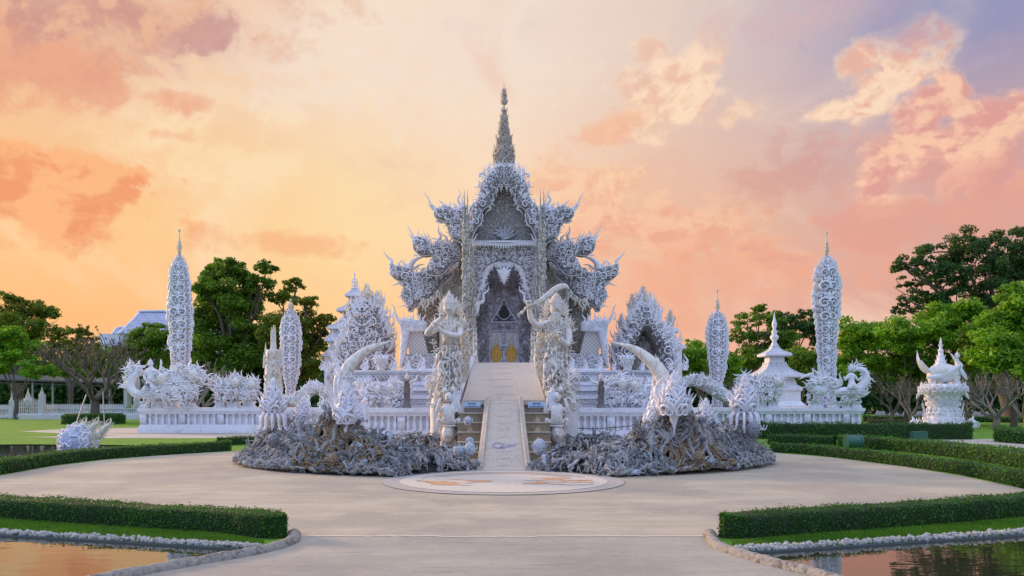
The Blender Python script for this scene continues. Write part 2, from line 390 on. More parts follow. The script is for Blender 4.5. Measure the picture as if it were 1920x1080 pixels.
def catmull(pts, n):
    p = np.asarray(pts, float); k = len(p)
    if k < 3:
        t = np.linspace(0, 1, n)[:, None]; return p[0]*(1-t)+p[-1]*t
    q = np.vstack([2*p[0]-p[1], p, 2*p[-1]-p[-2]]); out = []
    for t in np.linspace(0, k-1, n):
        i = min(int(t), k-2); f = t-i; a, b, c_, d_ = q[i], q[i+1], q[i+2], q[i+3]
        out.append(.5*((2*b)+(c_-a)*f+(2*a-5*b+4*c_-d_)*f*f+(3*b-a-3*c_+d_)*f**3))
    return np.array(out)
def tube(g, pts, rad, n=6, m=0, flat=1.0, up=None, caps=True):
    p = np.asarray(pts, float); k = len(p)
    rad = np.broadcast_to(np.asarray(rad, float), (k,)) if np.ndim(rad) < 1 else np.asarray(rad, float)
    T = np.gradient(p, axis=0); T /= np.linalg.norm(T, axis=1)[:, None]+1e-12
    u = np.array(up if up is not None else (0, -1, 0), float)
    if abs(T[0]@u) > .95: u = np.array((1, 0, 0.))
    A = np.zeros_like(p); a = u-T[0]*(T[0]@u); a /= np.linalg.norm(a); A[0] = a
    for i in range(1, k):
        a = A[i-1]-T[i]*(T[i]@A[i-1]); a /= np.linalg.norm(a)+1e-12; A[i] = a
    B = np.cross(T, A); th = np.arange(n)*2*PI/n
    V = p[:, None]+rad[:, None, None]*(A[:, None]*(np.cos(th)*flat)[None, :, None]+B[:, None]*np.sin(th)[None, :, None])
    i = np.arange(k-1)[:, None]*n; j = np.arange(n)[None]; j2 = (j+1) % n
    Fq = np.stack([i+j, i+j2, i+n+j2, i+n+j], -1).reshape(-1, 4)
    g.add(V.reshape(-1, 3), Fq, m)
    if caps:
        g.add(V[0], [tuple(range(n))[::-1]], m); g.add(V[-1], [tuple(range(n))], m)
def box(g, x0, x1, y0, y1, z0, z1, m=0):
    V = [(x, y, z) for z in (z0, z1) for y in (y0, y1) for x in (x0, x1)]
    g.add(V, np.array([(0, 2, 3, 1), (4, 5, 7, 6), (0, 1, 5, 4), (2, 6, 7, 3), (0, 4, 6, 2), (1, 3, 7, 5)]), m)
def lathe(g, cx, cy, prof, n=16, m=0, rot=0.0, sq=1.0, sy=1.0):
    """prof: list of (radius, z)"""
    th = rot+np.arange(n)*2*PI/n; k = len(prof)
    V = np.array([[(cx+r*math.cos(t), cy+r*math.sin(t)*sy, z) for t in th] for r, z in prof])
    i = np.arange(k-1)[:, None]*n; j = np.arange(n)[None]; j2 = (j+1) % n
    g.add(V.reshape(-1, 3), np.stack([i+j, i+j2, i+n+j2, i+n+j], -1).reshape(-1, 4), m)
    g.add(V[0], [tuple(range(n))[::-1]], m); g.add(V[-1], [tuple(range(n))], m)
def prism(g, poly, y0, y1, m=0):
    """poly: [(x,z)] extruded from y0 to y1"""
    n = len(poly); V = [(x, y0, z) for x, z in poly]+[(x, y1, z) for x, z in poly]
    fs = [(i, (i+1) % n, n+(i+1) % n, n+i) for i in range(n)]
    g.add(V, fs, m)
    tr = tessellate_polygon([[Vector((x, z, 0)) for x, z in poly]])
    g.add(V, [tuple(t) for t in tr]+[tuple(n+i for i in t[::-1]) for t in tr], m)
def sheet(g, poly, z, m=0):
    tr = tessellate_polygon([[Vector((x, y, 0)) for x, y in poly]])
    V = [(x, y, z) for x, y in poly]; fs = []
    for t in tr:
        a, b, c_ = (np.array(V[i]) for i in t)
        fs.append(tuple(t) if np.cross(b-a, c_-a)[2] > 0 else tuple(t[::-1]))
    g.add(V, fs, m)
def ball(g, c_, r, nu=14, nv=10, m=0, fn=None, s=(1, 1, 1)):
    th = np.linspace(0, PI, nv)[:, None]; ph = (np.arange(nu)*2*PI/nu)[None]
    D = np.stack([np.sin(th)*np.cos(ph), np.sin(th)*np.sin(ph), np.cos(th)*np.ones_like(ph)], -1)
    R = np.ones(D.shape[:2]) if fn is None else fn(D)
    V = np.asarray(c_)+D*R[..., None]*r*np.array(s)
    i = np.arange(nv-1)[:, None]*nu; j = np.arange(nu)[None]; j2 = (j+1) % nu
    g.add(V.reshape(-1, 3), np.stack([i+j, i+nu+j, i+nu+j2, i+j2], -1).reshape(-1, 4), m)

# ---- ornament stamps: unit size, lying in XZ, raised towards -Y
def mk(fn):
    g = G(); fn(g); return g.arrays()
def s_scroll(g):
    t = np.linspace(0, 1, 16); a = 2*PI*1.45*t; r = .46*(1-t)**.8+.05
    tube(g, np.stack([r*np.cos(a), -.10*np.sin(t*PI)-.04, r*np.sin(a)], 1), .105*(1-.55*t), 5)
def s_flame(g):
    t = np.linspace(0, 1, 10)
    tube(g, np.stack([.20*np.sin(2*PI*.85*t)*(1-.2*t), -.02*t, t-.05], 1), .13*(1-t)**.75+.006, 5, flat=.7)
def s_kanok(g):
    s_flame(g)
    t = np.linspace(0, 1, 10); a = PI*1.9*t-.4; r = .26*(1-t)**.7+.03
    tube(g, np.stack([-.22+r*np.cos(a), np.full(10, -.05), .14+r*np.sin(a)], 1), .07*(1-.5*t), 5)
def s_drop(g):
    t = np.linspace(0, 1, 7)
    tube(g, np.stack([.1*np.sin(PI*t), -.05*np.sin(PI*t), t-.5], 1), .22*np.sin(PI*np.clip(t*.85+.12, 0, 1))**1.2*(1-.4*t)+.01, 6, flat=.6)
def s_wave(g):
    t = np.linspace(0, 1, 16); x = (t-.5)*1.1
    tube(g, np.stack([x, -.08*np.sin(PI*t)-.03, .28*np.sin(2*PI*t)], 1), .085*np.sin(PI*(t*.9+.05))+.02, 5)
ST = {'scroll': mk(s_scroll), 'flame': mk(s_flame), 'kanok': mk(s_kanok), 'drop': mk(s_drop), 'wave': mk(s_wave)}
def stamp(g, kind, pos, size, ang=0.0, mir=False, yaw=0.0, tilt=0.0, m=0, thick=1.0):
    pos = np.atleast_2d(np.asarray(pos, float)); n = len(pos)
    if n == 0: return
    V0, Fs = ST[kind] if isinstance(kind, str) else kind
    B = lambda v: np.broadcast_to(np.asarray(v, float), (n,))
    size, ang, mir, yaw, tilt = B(size), B(ang), B(np.asarray(mir, float)), B(yaw), B(tilt)
    V = np.repeat(V0[None], n, 0)*size[:, None, None]
    V[..., 0] *= np.where(mir > .5, -1, 1)[:, None]; V[..., 1] *= thick
    ca, sa = np.cos(ang)[:, None], np.sin(ang)[:, None]      # in-plane: + = clockwise seen from the front (leans to +x)
    x, z = V[..., 0]*ca+V[..., 2]*sa, -V[..., 0]*sa+V[..., 2]*ca
    y = V[..., 1]
    ct, s_t = np.cos(tilt)[:, None], np.sin(tilt)[:, None]   # lean out towards -Y
    y, z = y*ct-z*s_t, y*s_t+z*ct
    cy, sy_ = np.cos(yaw)[:, None], np.sin(yaw)[:, None]
    x, y = x*cy-y*sy_, x*sy_+y*cy
    V = np.stack([x, y, z], -1)+pos[:, None]
    nv = V0.shape[0]; off = (np.arange(n)*nv)[:, None, None]
    g.add(V.reshape(-1, 3), [(f[None]+off).reshape(-1, f.shape[1]) for f in Fs], m)

def inpoly(p, poly):
    x, y = p[:, 0], p[:, 1]; ins = np.zeros(len(p), bool); n = len(poly)
    for i in range(n):
        x1, y1 = poly[i]; x2, y2 = poly[(i+1) % n]
        if y1 == y2: continue
        cnd = ((y1 > y) != (y2 > y)) & (x < (x2-x1)*(y-y1)/(y2-y1)+x1); ins ^= cnd
    return ins
def pdist(p, poly):
    d_ = np.full(len(p), 1e9); n = len(poly)
    for i in range(n):
        a = np.array(poly[i], float); b = np.array(poly[(i+1) % n], float); ab = b-a
        t = np.clip(((p-a)@ab)/(ab@ab+1e-9), 0, 1); d_ = np.minimum(d_, np.linalg.norm(p-(a+t[:, None]*ab), axis=1))
    return d_
def scatter(poly, step, rng, jitter=.35):
    poly = np.asarray(poly, float); x0, y0 = poly.min(0); x1, y1 = poly.max(0)
    xs = np.arange(x0-step, x1+step, step); ys = np.arange(y0-step, y1+step, step*.87); pts = []
    for k, yy in enumerate(ys):
        for xx in xs: pts.append((xx+(step/2 if k % 2 else 0), yy))
    p = np.array(pts)+rng.uniform(-jitter, jitter, (len(pts), 2))*step
    return p[inpoly(p, poly)]
class Plate:
    """an outline with swelling front and back, carved ornament laid on its face; outline in picture rows/columns at depth Y"""
    def __init__(s, g, poly, Y, depth=.25, wpx=8, thick=.3, step=3.5, m=0, back=True):
        s.g = g; s.poly = [tuple(map(float, q)) for q in poly]; s.Y = Y; s.depth = depth; s.w = wpx; s.k = Y/F
        P_ = np.array(s.poly); rng = np.random.default_rng(7)
        # resample outline
        out = []
        for i in range(len(P_)):
            a, b = P_[i], P_[(i+1) % len(P_)]; kk = max(1, int(np.linalg.norm(b-a)/(step*1.5)))
            for q in range(kk): out.append(a+(b-a)*q/kk)
        out = np.array(out); inn = scatter(P_, step, rng, .05)
        if len(inn): inn = inn[pdist(inn, s.poly) > step*.45]
        allp = np.vstack([out, inn]) if len(inn) else out
        nb = len(out)
        res = delaunay_2d_cdt([Vector(q) for q in allp], [], [list(range(nb))], 1, 1e-5)
        v2 = np.array([tuple(v) for v in res[0]]); tr = [tuple(t) for t in res[2]]
        hh = s.h(v2)
        X = (v2[:, 0]-CX)*s.k; Z = EYE-(v2[:, 1]-HY)*s.k
        Vf = np.stack([X, Y-hh, Z], 1)
        def orient(fs, sign):
            o_ = []
            for t in fs:
                a, b, c_ = Vf[t[0]], Vf[t[1]], Vf[t[2]]; nn = np.cross(b-a, c_-a)[1]
                o_.append(t if nn*sign > 0 else t[::-1])
            return o_
        g.add(Vf, orient(tr, -1), m)
        if back:
            Vb = np.stack([X, Y+thick+hh*.8, Z], 1); g.add(Vb, [t[::-1] for t in orient(tr, -1)], m)
        else: Vb = np.stack([X, Y+thick+0*hh, Z], 1)
        xo = (out[:, 0]-CX)*s.k; zo = EYE-(out[:, 1]-HY)*s.k
        Vs = np.concatenate([np.stack([xo, np.full(nb, Y), zo], 1), np.stack([xo, np.full(nb, Y+thick), zo], 1)])
        g.add(Vs, [(i, (i+1) % nb, nb+(i+1) % nb, nb+i) for i in range(nb)], m)
    def h(s, p):
        d_ = np.clip(pdist(np.asarray(p, float), s.poly)/s.w, 0, 1); return s.depth*np.sqrt(np.clip(1-(1-d_)**2, 0, 1))
    def at(s, p, lift=.02):
        p = np.atleast_2d(np.asarray(p, float)); return np.stack([(p[:, 0]-CX)*s.k, s.Y-s.h(p)-lift, EYE-(p[:, 1]-HY)*s.k], 1)
    def carve(s, size, m=1, seed=1, kinds=('scroll', 'kanok', 'wave'), dens=.8, thick=1.0, up=0.0, spread=1.2):
        rng = np.random.default_rng(seed); p = scatter(s.poly, size*dens, rng)
        if len(p) == 0: return
        kk = rng.integers(0, len(kinds), len(p))
        for i, kd in enumerate(kinds):
            q = p[kk == i]
            if len(q): stamp(s.g, kd, s.at(q, 0), np.minimum(size*rng.uniform(.75, 1.35, len(q)), 1.9*pdist(q, s.poly)+1.5)*s.k, rng.normal(up, spread, len(q)), rng.random(len(q)) > .5, m=m, thick=thick*1.3)
    def fringe(s, pts, size, step, m=1, seed=2, lean=0.0, kind='flame', out=None, jit=.25, yoff=0):
        """flames along a polyline, leaning by angle lean (clockwise)"""
        rng = np.random.default_rng(seed); pts = np.asarray(pts, float); L = np.r_[0, np.cumsum(np.linalg.norm(np.diff(pts, axis=0), axis=1))]
        t = np.arange(0, L[-1], step)+rng.uniform(0, step*.4); t = t[t <= L[-1]]
        q = np.stack([np.interp(t, L, pts[:, 0]), np.interp(t, L, pts[:, 1])], 1)
        if len(q) == 0: return
        P3 = np.stack([(q[:, 0]-CX)*s.k, np.full(len(q), s.Y+yoff), EYE-(q[:, 1]-HY)*s.k], 1)
        stamp(s.g, kind, P3, size*s.k*rng.choice((.7, 1.0, 1.45), len(q))*rng.uniform(.9, 1.1, len(q)), lean+rng.normal(0, jit, len(q)), rng.random(len(q)) > .5, m=m)
    def horn(s, pts, r, m=1, n=6, yoff=0.0):
        q = catmull([(x, y, 0) for x, y in pts], 4*len(pts)+4); t = np.linspace(0, 1, len(q))
        P3 = np.stack([(q[:, 0]-CX)*s.k, np.full(len(q), s.Y+yoff), EYE-(q[:, 1]-HY)*s.k], 1)
        tube(s.g, P3, r*s.k*((1-t)**.8+.04), n, m)
def mirrored(g, x=0.0): o = G(); o.merge(g, mirror=x); return o
# ------------------------------------------------------------------ main temple (axis is X = 0)
YT = 37.0
temple = thing('temple', 'great white temple with flame-tipped tiered roof, needle spire and golden double door', 'temple', (0, YT, 3.15))
def px2w(poly, Y): return [((x-CX)/F*Y, EYE-(y-HY)/F*Y) for x, y in poly]
def msym(poly): return [(2*CX-x, y) for x, y in poly][::-1]

# roof tiers: bargeboards carved as naga bodies, each with horns
T1 = [(944, 312), (934, 311), (925, 320), (914, 330), (906, 340), (901, 352), (899, 364), (894, 376), (886, 384), (880, 396), (877, 430), (879, 456), (885, 448), (892, 430), (904, 415), (905, 395), (921, 383), (925, 367), (931, 355), (939, 341), (944, 333)]
T2 = [(876, 384), (862, 392), (852, 395), (842, 388), (832, 386), (824, 392), (817, 391), (814, 401), (819, 410), (832, 415), (839, 424), (842, 438), (848, 447), (860, 453), (876, 456)]
T3 = [(876, 446), (850, 454), (835, 458), (822, 452), (812, 461), (803, 452), (792, 446), (782, 444), (775, 450), (776, 467), (785, 477), (797, 480), (808, 478), (812, 486), (804, 495), (799, 508), (803, 515), (818, 517), (832, 513), (842, 501), (850, 491), (862, 486), (876, 488)]
T4 = [(733, 490), (742, 499), (754, 500), (764, 505), (772, 512), (790, 511), (806, 513), (820, 515), (834, 514), (850, 512), (846, 520), (834, 530), (824, 540), (814, 552), (801, 561), (787, 568), (778, 573), (772, 583), (766, 584), (764, 572), (756, 563), (752, 551), (757, 540), (755, 530), (742, 524), (734, 515), (731, 502)]
def tier(poly, Y, fr, hn, seed, size=8.5, thick=.5):
    g = G(); pl = Plate(g, poly, Y, .32, 9, thick, 3.2)
    pl.carve(size*1.35, seed=seed, thick=1.2, dens=.74, kinds=('scroll', 'kanok', 'flame', 'kanok'), up=-.6, spread=.55); pl.carve(size*.7, seed=seed+40, kinds=('drop', 'flame', 'wave'), dens=1.25, thick=2.0, up=-.5, spread=.8)
    q_ = np.array(poly+poly[:1], float); pr_ = catmull([(*P(x, y, Y), ) for x, y in q_], 3*len(q_)); tube(g, pr_-(0, .06, 0), 1.3*Y/F, 6, 1)
    for pts, sz, stp, lean in fr:
        pl.fringe(pts, sz, stp, lean=lean, seed=seed+len(pts)); pl.fringe(pts, sz*.7, stp*1.3, lean=lean, seed=seed+9+len(pts), yoff=thick)
    for pts, r in hn: pl.horn(pts, r)
    for k, side in enumerate((1, -1)):
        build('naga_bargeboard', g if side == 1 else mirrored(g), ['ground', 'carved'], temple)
tier(T1, YT, [([(934, 312), (914, 330), (901, 352)], 15, 5, -.45), ([(901, 350), (899, 364)], 11, 5, -.8), ([(895, 376), (880, 396), (878, 430)], 10, 6, -.7), ([(944, 335), (931, 357)], 8, 4, 2.6), ([(925, 370), (921, 383)], 9, 5, 2.9), ([(904, 400), (903, 415)], 9, 5, 2.9)],
     [([(900, 332), (899, 326), (906, 325), (907, 318), (904, 310)], 3.2), ([(917, 322), (920, 317), (917, 309)], 2.6), ([(928, 352), (933, 357), (930, 363), (932, 371)], 2.6), ([(917, 386), (920, 392), (913, 396), (910, 405)], 2.6), ([(899, 416), (902, 421), (895, 426), (892, 433)], 2.6), ([(884, 452), (890, 448), (893, 441), (898, 438)], 2.4)], 11)
tier(T2, YT+1.4, [([(862, 393), (850, 396), (842, 389), (832, 386), (824, 391)], 11, 4.5, -.35), ([(838, 424), (842, 438)], 7, 5, -2)],
     [([(817, 396), (813, 388), (806, 380), (802, 370), (794, 360)], 3.6), ([(817, 394), (811, 392), (807, 387), (801, 383)], 2.8), ([(818, 414), (828, 418), (840, 416)], 2.6), ([(856, 396), (864, 386), (858, 374), (863, 364), (859, 353)], 4.2), ([(862, 392), (868, 384), (866, 372), (870, 364)], 2.6), ([(852, 394), (855, 387), (851, 378)], 2.2)], 23)
tier(T3, YT+2.4, [([(850, 454), (835, 457), (822, 452), (812, 460), (803, 452), (792, 446), (782, 444)], 11, 4.5, -.3), ([(804, 515), (822, 517), (842, 503), (862, 487)], 6, 4, 2.4)],
     [([(776, 455), (775, 444), (770, 434), (762, 421)], 3.6), ([(776, 452), (771, 444), (765, 438)], 2.4), ([(818, 455), (826, 444), (822, 434), (823, 421)], 4), ([(836, 457), (838, 446), (830, 440), (825, 432)], 2.6), ([(843, 455), (846, 446), (841, 440)], 2.4), ([(783, 480), (778, 478), (773, 482)], 1.8)], 31)
tier(T4, YT+3.4, [([(806, 512), (790, 510), (772, 511), (764, 504), (754, 499), (742, 497)], 11, 4.5, -.3), ([(846, 521), (824, 541), (801, 562)], 7, 4, 2.2), ([(752, 553), (764, 572)], 6, 4, -2)],
     [([(733, 500), (734, 488), (727, 482), (717, 469)], 4.2), ([(756, 536), (748, 531), (741, 534), (731, 536)], 2.8), ([(733, 516), (730, 512), (726, 511)], 1.6), ([(767, 505), (772, 493), (782, 485), (795, 482)], 7.5), ([(776, 580), (766, 578), (758, 573), (747, 576)], 3.0), ([(775, 505), (786, 497), (797, 496)], 3), ([(846, 516), (850, 510), (846, 505), (856, 500)], 2.4), ([(760, 500), (757, 492), (760, 486)], 2)], 43)

# sloping roofs running back behind each tier
for (poly, y0, y1) in (([(945, 330), (902, 380), (884, 455), (1006, 455), (988, 380)], YT+1.1, YT+4.2),
                       ([(945, 352), (860, 400), (852, 450), (800, 476), (812, 512), (1078, 512), (1090, 476), (1038, 450), (1030, 400)], YT+4.9, YT+13),
                       ([(945, 470), (812, 500), (764, 545), (774, 572), (1116, 572), (1126, 545), (1078, 500)], YT+4.95, YT+15)):
    g = G(); prism(g, px2w(poly, YT+3.4), y0, y1); build('roof', g, 'tile', temple, smooth=False)

# spire
g = G(); Ys = YT+1.2; kz = Ys/F
prof = [(318, 17), (308, 21), (299, 22), (294, 17), (289, 20), (282, 19), (276, 12), (270, 15), (262, 16), (255, 15), (249, 14), (243, 10), (236, 12), (228, 9), (222, 9.5), (214, 6), (209, 7), (203, 3), (196, 3), (193, 8), (188, 6), (184, 3.5), (181, 7), (177, 4), (174, 2.5), (172, 5), (168, 2.5), (165, 1.5), (154, .3)]
zc = lambda py, Y=Ys: EYE-(py-HY)/F*Y
lathe(g, 0, Ys, [(r*kz*(.50 if y < 260 else .72), zc(y)) for y, r in prof], 12, 0); g0_ = G(); lathe(g0_, 0, Ys, [(20*kz, zc(338)), (18*kz, zc(326)), (16*kz, zc(314)), (14*kz, zc(300)), (12*kz, zc(286)), (8*kz, zc(276))], 16, 0)
for y_, r_, n_ in ((334, 22, 16), (326, 20, 16), (316, 18, 16), (306, 16, 14), (296, 14, 14), (287, 12, 12), (277, 10, 12)):
    a = np.arange(n_)*2*PI/n_+y_; pos = np.stack([np.sin(a)*r_*kz*.95, Ys-np.cos(a)*r_*kz*.95, 0*a+zc(y_)], 1); stamp(g0_, 'kanok', pos, 13*kz, 0, np.arange(n_) % 2, yaw=a, tilt=.3, m=1); stamp(g0_, 'scroll', pos, 8*kz, 0, np.arange(n_) % 2, yaw=a, m=1)
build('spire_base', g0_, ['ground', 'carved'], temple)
rs = np.random.default_rng(5)
for y, r in prof[:-3]:
    if r < 4: continue
    k = 12 if r > 9 else 8
    for row in (0, 1):
        a = np.arange(k)*2*PI/k+row*.3
        fr_ = .56 if y < 260 else .8; pos = np.stack([np.sin(a)*r*kz*fr_, Ys-np.cos(a)*r*kz*fr_, np.full(k, zc(y+2-row*3.5))], 1)
        stamp(g, 'flame', pos, (4.6+r*.40)*kz*rs.uniform(.75, 1.2, k), rs.normal(0, .15, k), rs.random(k) > .5, yaw=a, tilt=.42, m=1)
        if r > 9: stamp(g, 'scroll', pos+(0, 0, -.1), 6.5*kz, 0, rs.random(k) > .5, yaw=a, m=1, thick=1.6)
build('spire', g, ['spire', 'spire'], temple)

# gable wall inside the top tier, with a lotus relief
g = G(); pl = Plate(g, [(945, 334), (931, 362), (924, 386), (906, 398), (905, 416), (892, 432), (884, 457), (1006, 457), (998, 432), (985, 416), (984, 398), (966, 386), (959, 362)], YT+.75, .06, 4, .3, 4)
gl = G(); ph = Plate(gl, [(945, 362), (930, 384), (910, 402), (898, 430), (890, 455), (945, 455)], YT+.7, .0, 4, .02, 5, back=False)
gl2 = G(); ph.g = gl2; ph.carve(9, m=1, seed=3, kinds=('scroll', 'wave', 'kanok'), dens=.8, thick=.6)
g.merge(gl2); g.merge(gl2, mirror=0)
for i, a in enumerate((-1.25, -.9, -.5, 0, .5, .9, 1.25)):
    stamp(g, 'drop', [(math.sin(a)*.36, YT+.62, zc(440, YT)+math.cos(a)*.36)], .56, a, m=1, thick=.7)
    stamp(g, 'drop', [(math.sin(a)*.2, YT+.52, zc(443, YT)+math.cos(a)*.2)], .42, a, m=1, thick=1.3)
ball(g, (0, YT+.62, zc(442, YT)), .17, m=1)
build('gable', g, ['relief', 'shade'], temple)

# front board over the arch, with the scalloped lower hem
g = G(); gh = G()
AR = [(886, 457), (945, 457), (945, 493), (932, 492), (922, 494), (913, 500), (907, 512), (904, 528), (899, 545), (894, 560), (889, 575), (886, 600)]
pa = Plate(gh, AR, YT+.35, .1, 6, .35, 4); pa.carve(7, seed=9, thick=1.1)
pa.fringe([(944, 492), (926, 493), (913, 500), (906, 514), (903, 530)], 13, 2.6, lean=2.7, seed=3, kind='kanok')
pa.fringe([(903, 530), (896, 552), (889, 576)], 12, 2.5, lean=1.6, seed=5, kind='kanok')
pa.horn([(888, 590), (894, 582), (897, 570), (906, 565), (907, 552), (915, 546), (916, 536)], 6, yoff=-.1)
pa.horn([(887, 600), (885, 592), (890, 588), (895, 592), (900, 586)], 2.2)
g.merge(gh); g.merge(gh, mirror=0)
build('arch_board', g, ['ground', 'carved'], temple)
g = G()
for i, yy in enumerate((452, 456)):
    box(g, -61/F*YT, 61/F*YT, YT-.12+i*.1, YT+.5, zc(yy+3, YT), zc(yy, YT), 1)
for x in np.linspace(886, 1004, 25):
    sag = 5*math.exp(-((x-945)/16)**2)
    stamp(g, 'drop', [P(x, 459+sag, YT-.1)], .2, PI, m=1)
    stamp(g, 'scroll', [P(x, 457+sag*.6, YT-.1)], .16, 0, m=1)
build('beam', g, ['ground', 'carved'], temple)
g = G(); pp = Plate(g, [(945, 496), (940, 507), (931, 503), (935, 515), (940, 524), (945, 534), (950, 524), (955, 515), (959, 503), (950, 507)], YT+.3, .1, 4, .1, 3, m=0)
for q in range(5):
    for sgn in (1, -1): stamp(g, 'flame', [P(945+sgn*(4), 526-q*5, YT+.25)], (6+q*1.4)/F*YT, sgn*(1.9), sgn < 0, m=0)
build('arch_pendant', g, 'carved', temple)

# porch interior
g = G(); box(g, -75/F*YT, 75/F*YT, YT+2.6, YT+2.9, 3.0, zc(452, YT)); 
for sgn in (1, -1):
    x = 60/F*YT*sgn; box(g, min(x, x*1.12), max(x, x*1.12), YT+.7, YT+2.6, 3.0, zc(452, YT))
box(g, -75/F*YT, 75/F*YT, YT+1.1, YT+2.9, zc(455, YT), zc(450, YT))
build('porch_wall', g, 'recess', temple, smooth=False)
YD = YT+2.55; g = G(); gh = G()
pd_ = Plate(gh, [(912, 682), (889, 682), (887, 580), (900, 560), (915, 590), (914, 618), (945, 607), (945, 620), (915, 621)], YD, .0, 4, .02, 6, back=False)
gq = G(); pd_.g = gq; pd_.carve(8, m=0, seed=8, kinds=('scroll', 'kanok'), dens=1.0, thick=.9)
for (x, y, s_, a) in ((930, 552, 16, -.5), (924, 540, 14, -.8), (936, 535, 12, -.3), (913, 585, 18, 0), (905, 600, 16, -.2), (898, 610, 16, 0), (908, 570, 14, .2), (926, 530, 12, -.9), (938, 545, 16, 0)):
    stamp(gq, 'kanok', [P(x, y, YD-.05)], s_/F*YD, a, a < 0, m=0)
g.merge(gq); g.merge(gq, mirror=0)
build('wall_scrollwork', g, 'relief', temple)

# doors
def pbox(g, x0, y0, x1, y1, Y, th, m=0): a = P(x0, y1, Y); b = P(x1, y0, Y); box(g, a[0], b[0], Y-th, Y, a[2], b[2], m)
g = G(); pbox(g, 916.5, 619, 973.5, 622, YD, .18); pbox(g, 916.5, 622, 919, 684, YD, .18); pbox(g, 971, 622, 973.5, 684, YD, .18); pbox(g, 942.5, 622, 947.5, 684, YD, .14)
build('door_frame', g, 'recess', temple, smooth=False)
for sgn in (-1, 1):
    g = G(); xc = CX+sgn*14.2
    pbox(g, xc-11.3, 622.5, xc+11.3, 684, YD, .08, 0)
    dl = build('door', g, 'doorwhite', temple, smooth=False)
    g2 = G(); gold = [(xc, 644), (xc+4, 652), (xc+8, 661), (xc+8.8, 671), (xc+4, 679), (xc, 682), (xc-4, 679), (xc-8.8, 671), (xc-8, 661), (xc-4, 652)]
    pg = Plate(g2, gold, YD-.12, .03, 4, .03, 3); pg.fringe(gold[1:4], 5, 2.2, m=0, lean=.5); pg.fringe(gold[-3:], 5, 2.2, m=0, lean=-.5); pg.carve(4, m=0, seed=4, kinds=('drop',))
    build('flame_emblem', g2, 'gold', dl)
    g3 = G()
    for k in range(9):
        a = k/8
        for s2 in (1, -1): stamp(g3, 'flame', [P(xc+s2*(9.5-6.5*a), 675-38*a, YD-.1)], 6.5/F*YD, s2*-.3, s2 > 0)
    build('flame_border', g3, 'ivory', dl)
g = G(); pbox(g, 938, 645, 950, 653.5, YD-.2, .02, 0); sg = build('door_sign', g, 'signwhite', temple, label='small white and blue notice hung across the golden doors', smooth=False)
g = G(); pbox(g, 939, 649.3, 949, 652, YD-.222, .006, 0); pbox(g, 940, 646.4, 948, 647.2, YD-.222, .006, 0); build('blue_band', g, 'ink', sg, smooth=False)
# triangular window
g = G(); prism(g, px2w([(945, 557), (920, 605), (970, 605)], YD), YD-.12, YD, 1)
prism(g, px2w([(945, 563), (924, 603), (966, 603)], YD), YD-.15, YD-.121, 0)
tw = build('triangle_window', g, ['navy', 'carved'], temple, smooth=False)
def tear(r, cy_, top): return [(945+r*math.sin(a)*(1 if abs(a) < 2.2 else 1), cy_+r*math.cos(a)) for a in np.linspace(-2.3, 2.3, 22)]+[(945, top)]
g = G(); pr = px2w(tear(11.5, 588, 569), YD); pts = [(x, YD-.17, z) for x, z in pr]; tube(g, pts+[pts[0]], .022, 5, 0)
for y, sgn in ((598, 1), (598, -1), (590, 1), (590, -1), (580, 1), (580, -1)): stamp(g, 'scroll', [P(945+sgn*(598-y+0)*-.35+sgn*15.5, y+1, YD-.16)], 5/F*YD, 0, sgn > 0)
build('window_tracery', g, 'carved', tw)
g = G(); prism(g, px2w(tear(9.6, 588, 572), YD), YD-.165, YD-.152); build('pane', g, 'black', tw, smooth=False)

# pillars of the porch: tall craggy shafts ending in paired needles
def pillar(xs, ytop, ybot, Y, seed, wp=4.2, m=('ivory', 'ivory')):
    g = G(); r = np.random.default_rng(seed)
    for xc in xs:
        n = 30; ys = np.linspace(ybot, ytop, n); rad = (wp*(1-.25*np.linspace(0, 1, n))*r.uniform(.75, 1.25, n))
        rad[-5:] *= (.55, .4, .3, .2, .05)
        pts = np.array([P(xc+r.normal(0, .3), y, Y+r.normal(0, .04)) for y in ys]); tube(g, pts, rad*Y/F, 8)
        for k in range(90):
            y = r.uniform(ytop+60, ybot); a = r.uniform(-1.6, 1.6)
            p = P(xc, y, Y)+np.array((math.sin(a)*wp*.9*Y/F, -math.cos(a)*wp*.9*Y/F, 0))
            stamp(g, ('flame', 'drop', 'scroll')[k % 3], [p], r.uniform(4, 9)/F*Y, r.choice((0, PI))+r.normal(0, .4), r.random() > .5, yaw=a, m=1)
    return g
for sgn in (1, -1):
    g = pillar((870.5, 876.5), 354, 690, YT-.6, 7); g.merge(pillar((883,), 440, 690, YT-.3, 17, 5.5)); g.merge(pillar((888.5,), 455, 690, YT+.1, 19, 3.5))
    build('porch_pillar', g if sgn == 1 else mirrored(g), ['relief', 'ivory'], temple)
# short column pairs flanking the porch floor
for sgn in (1, -1):
    g = pillar((889, 893), 612, 690, YT-1.2, 27, 2.3); build('small_pillar', g if sgn == 1 else mirrored(g), ['ivory', 'ivory'], temple)

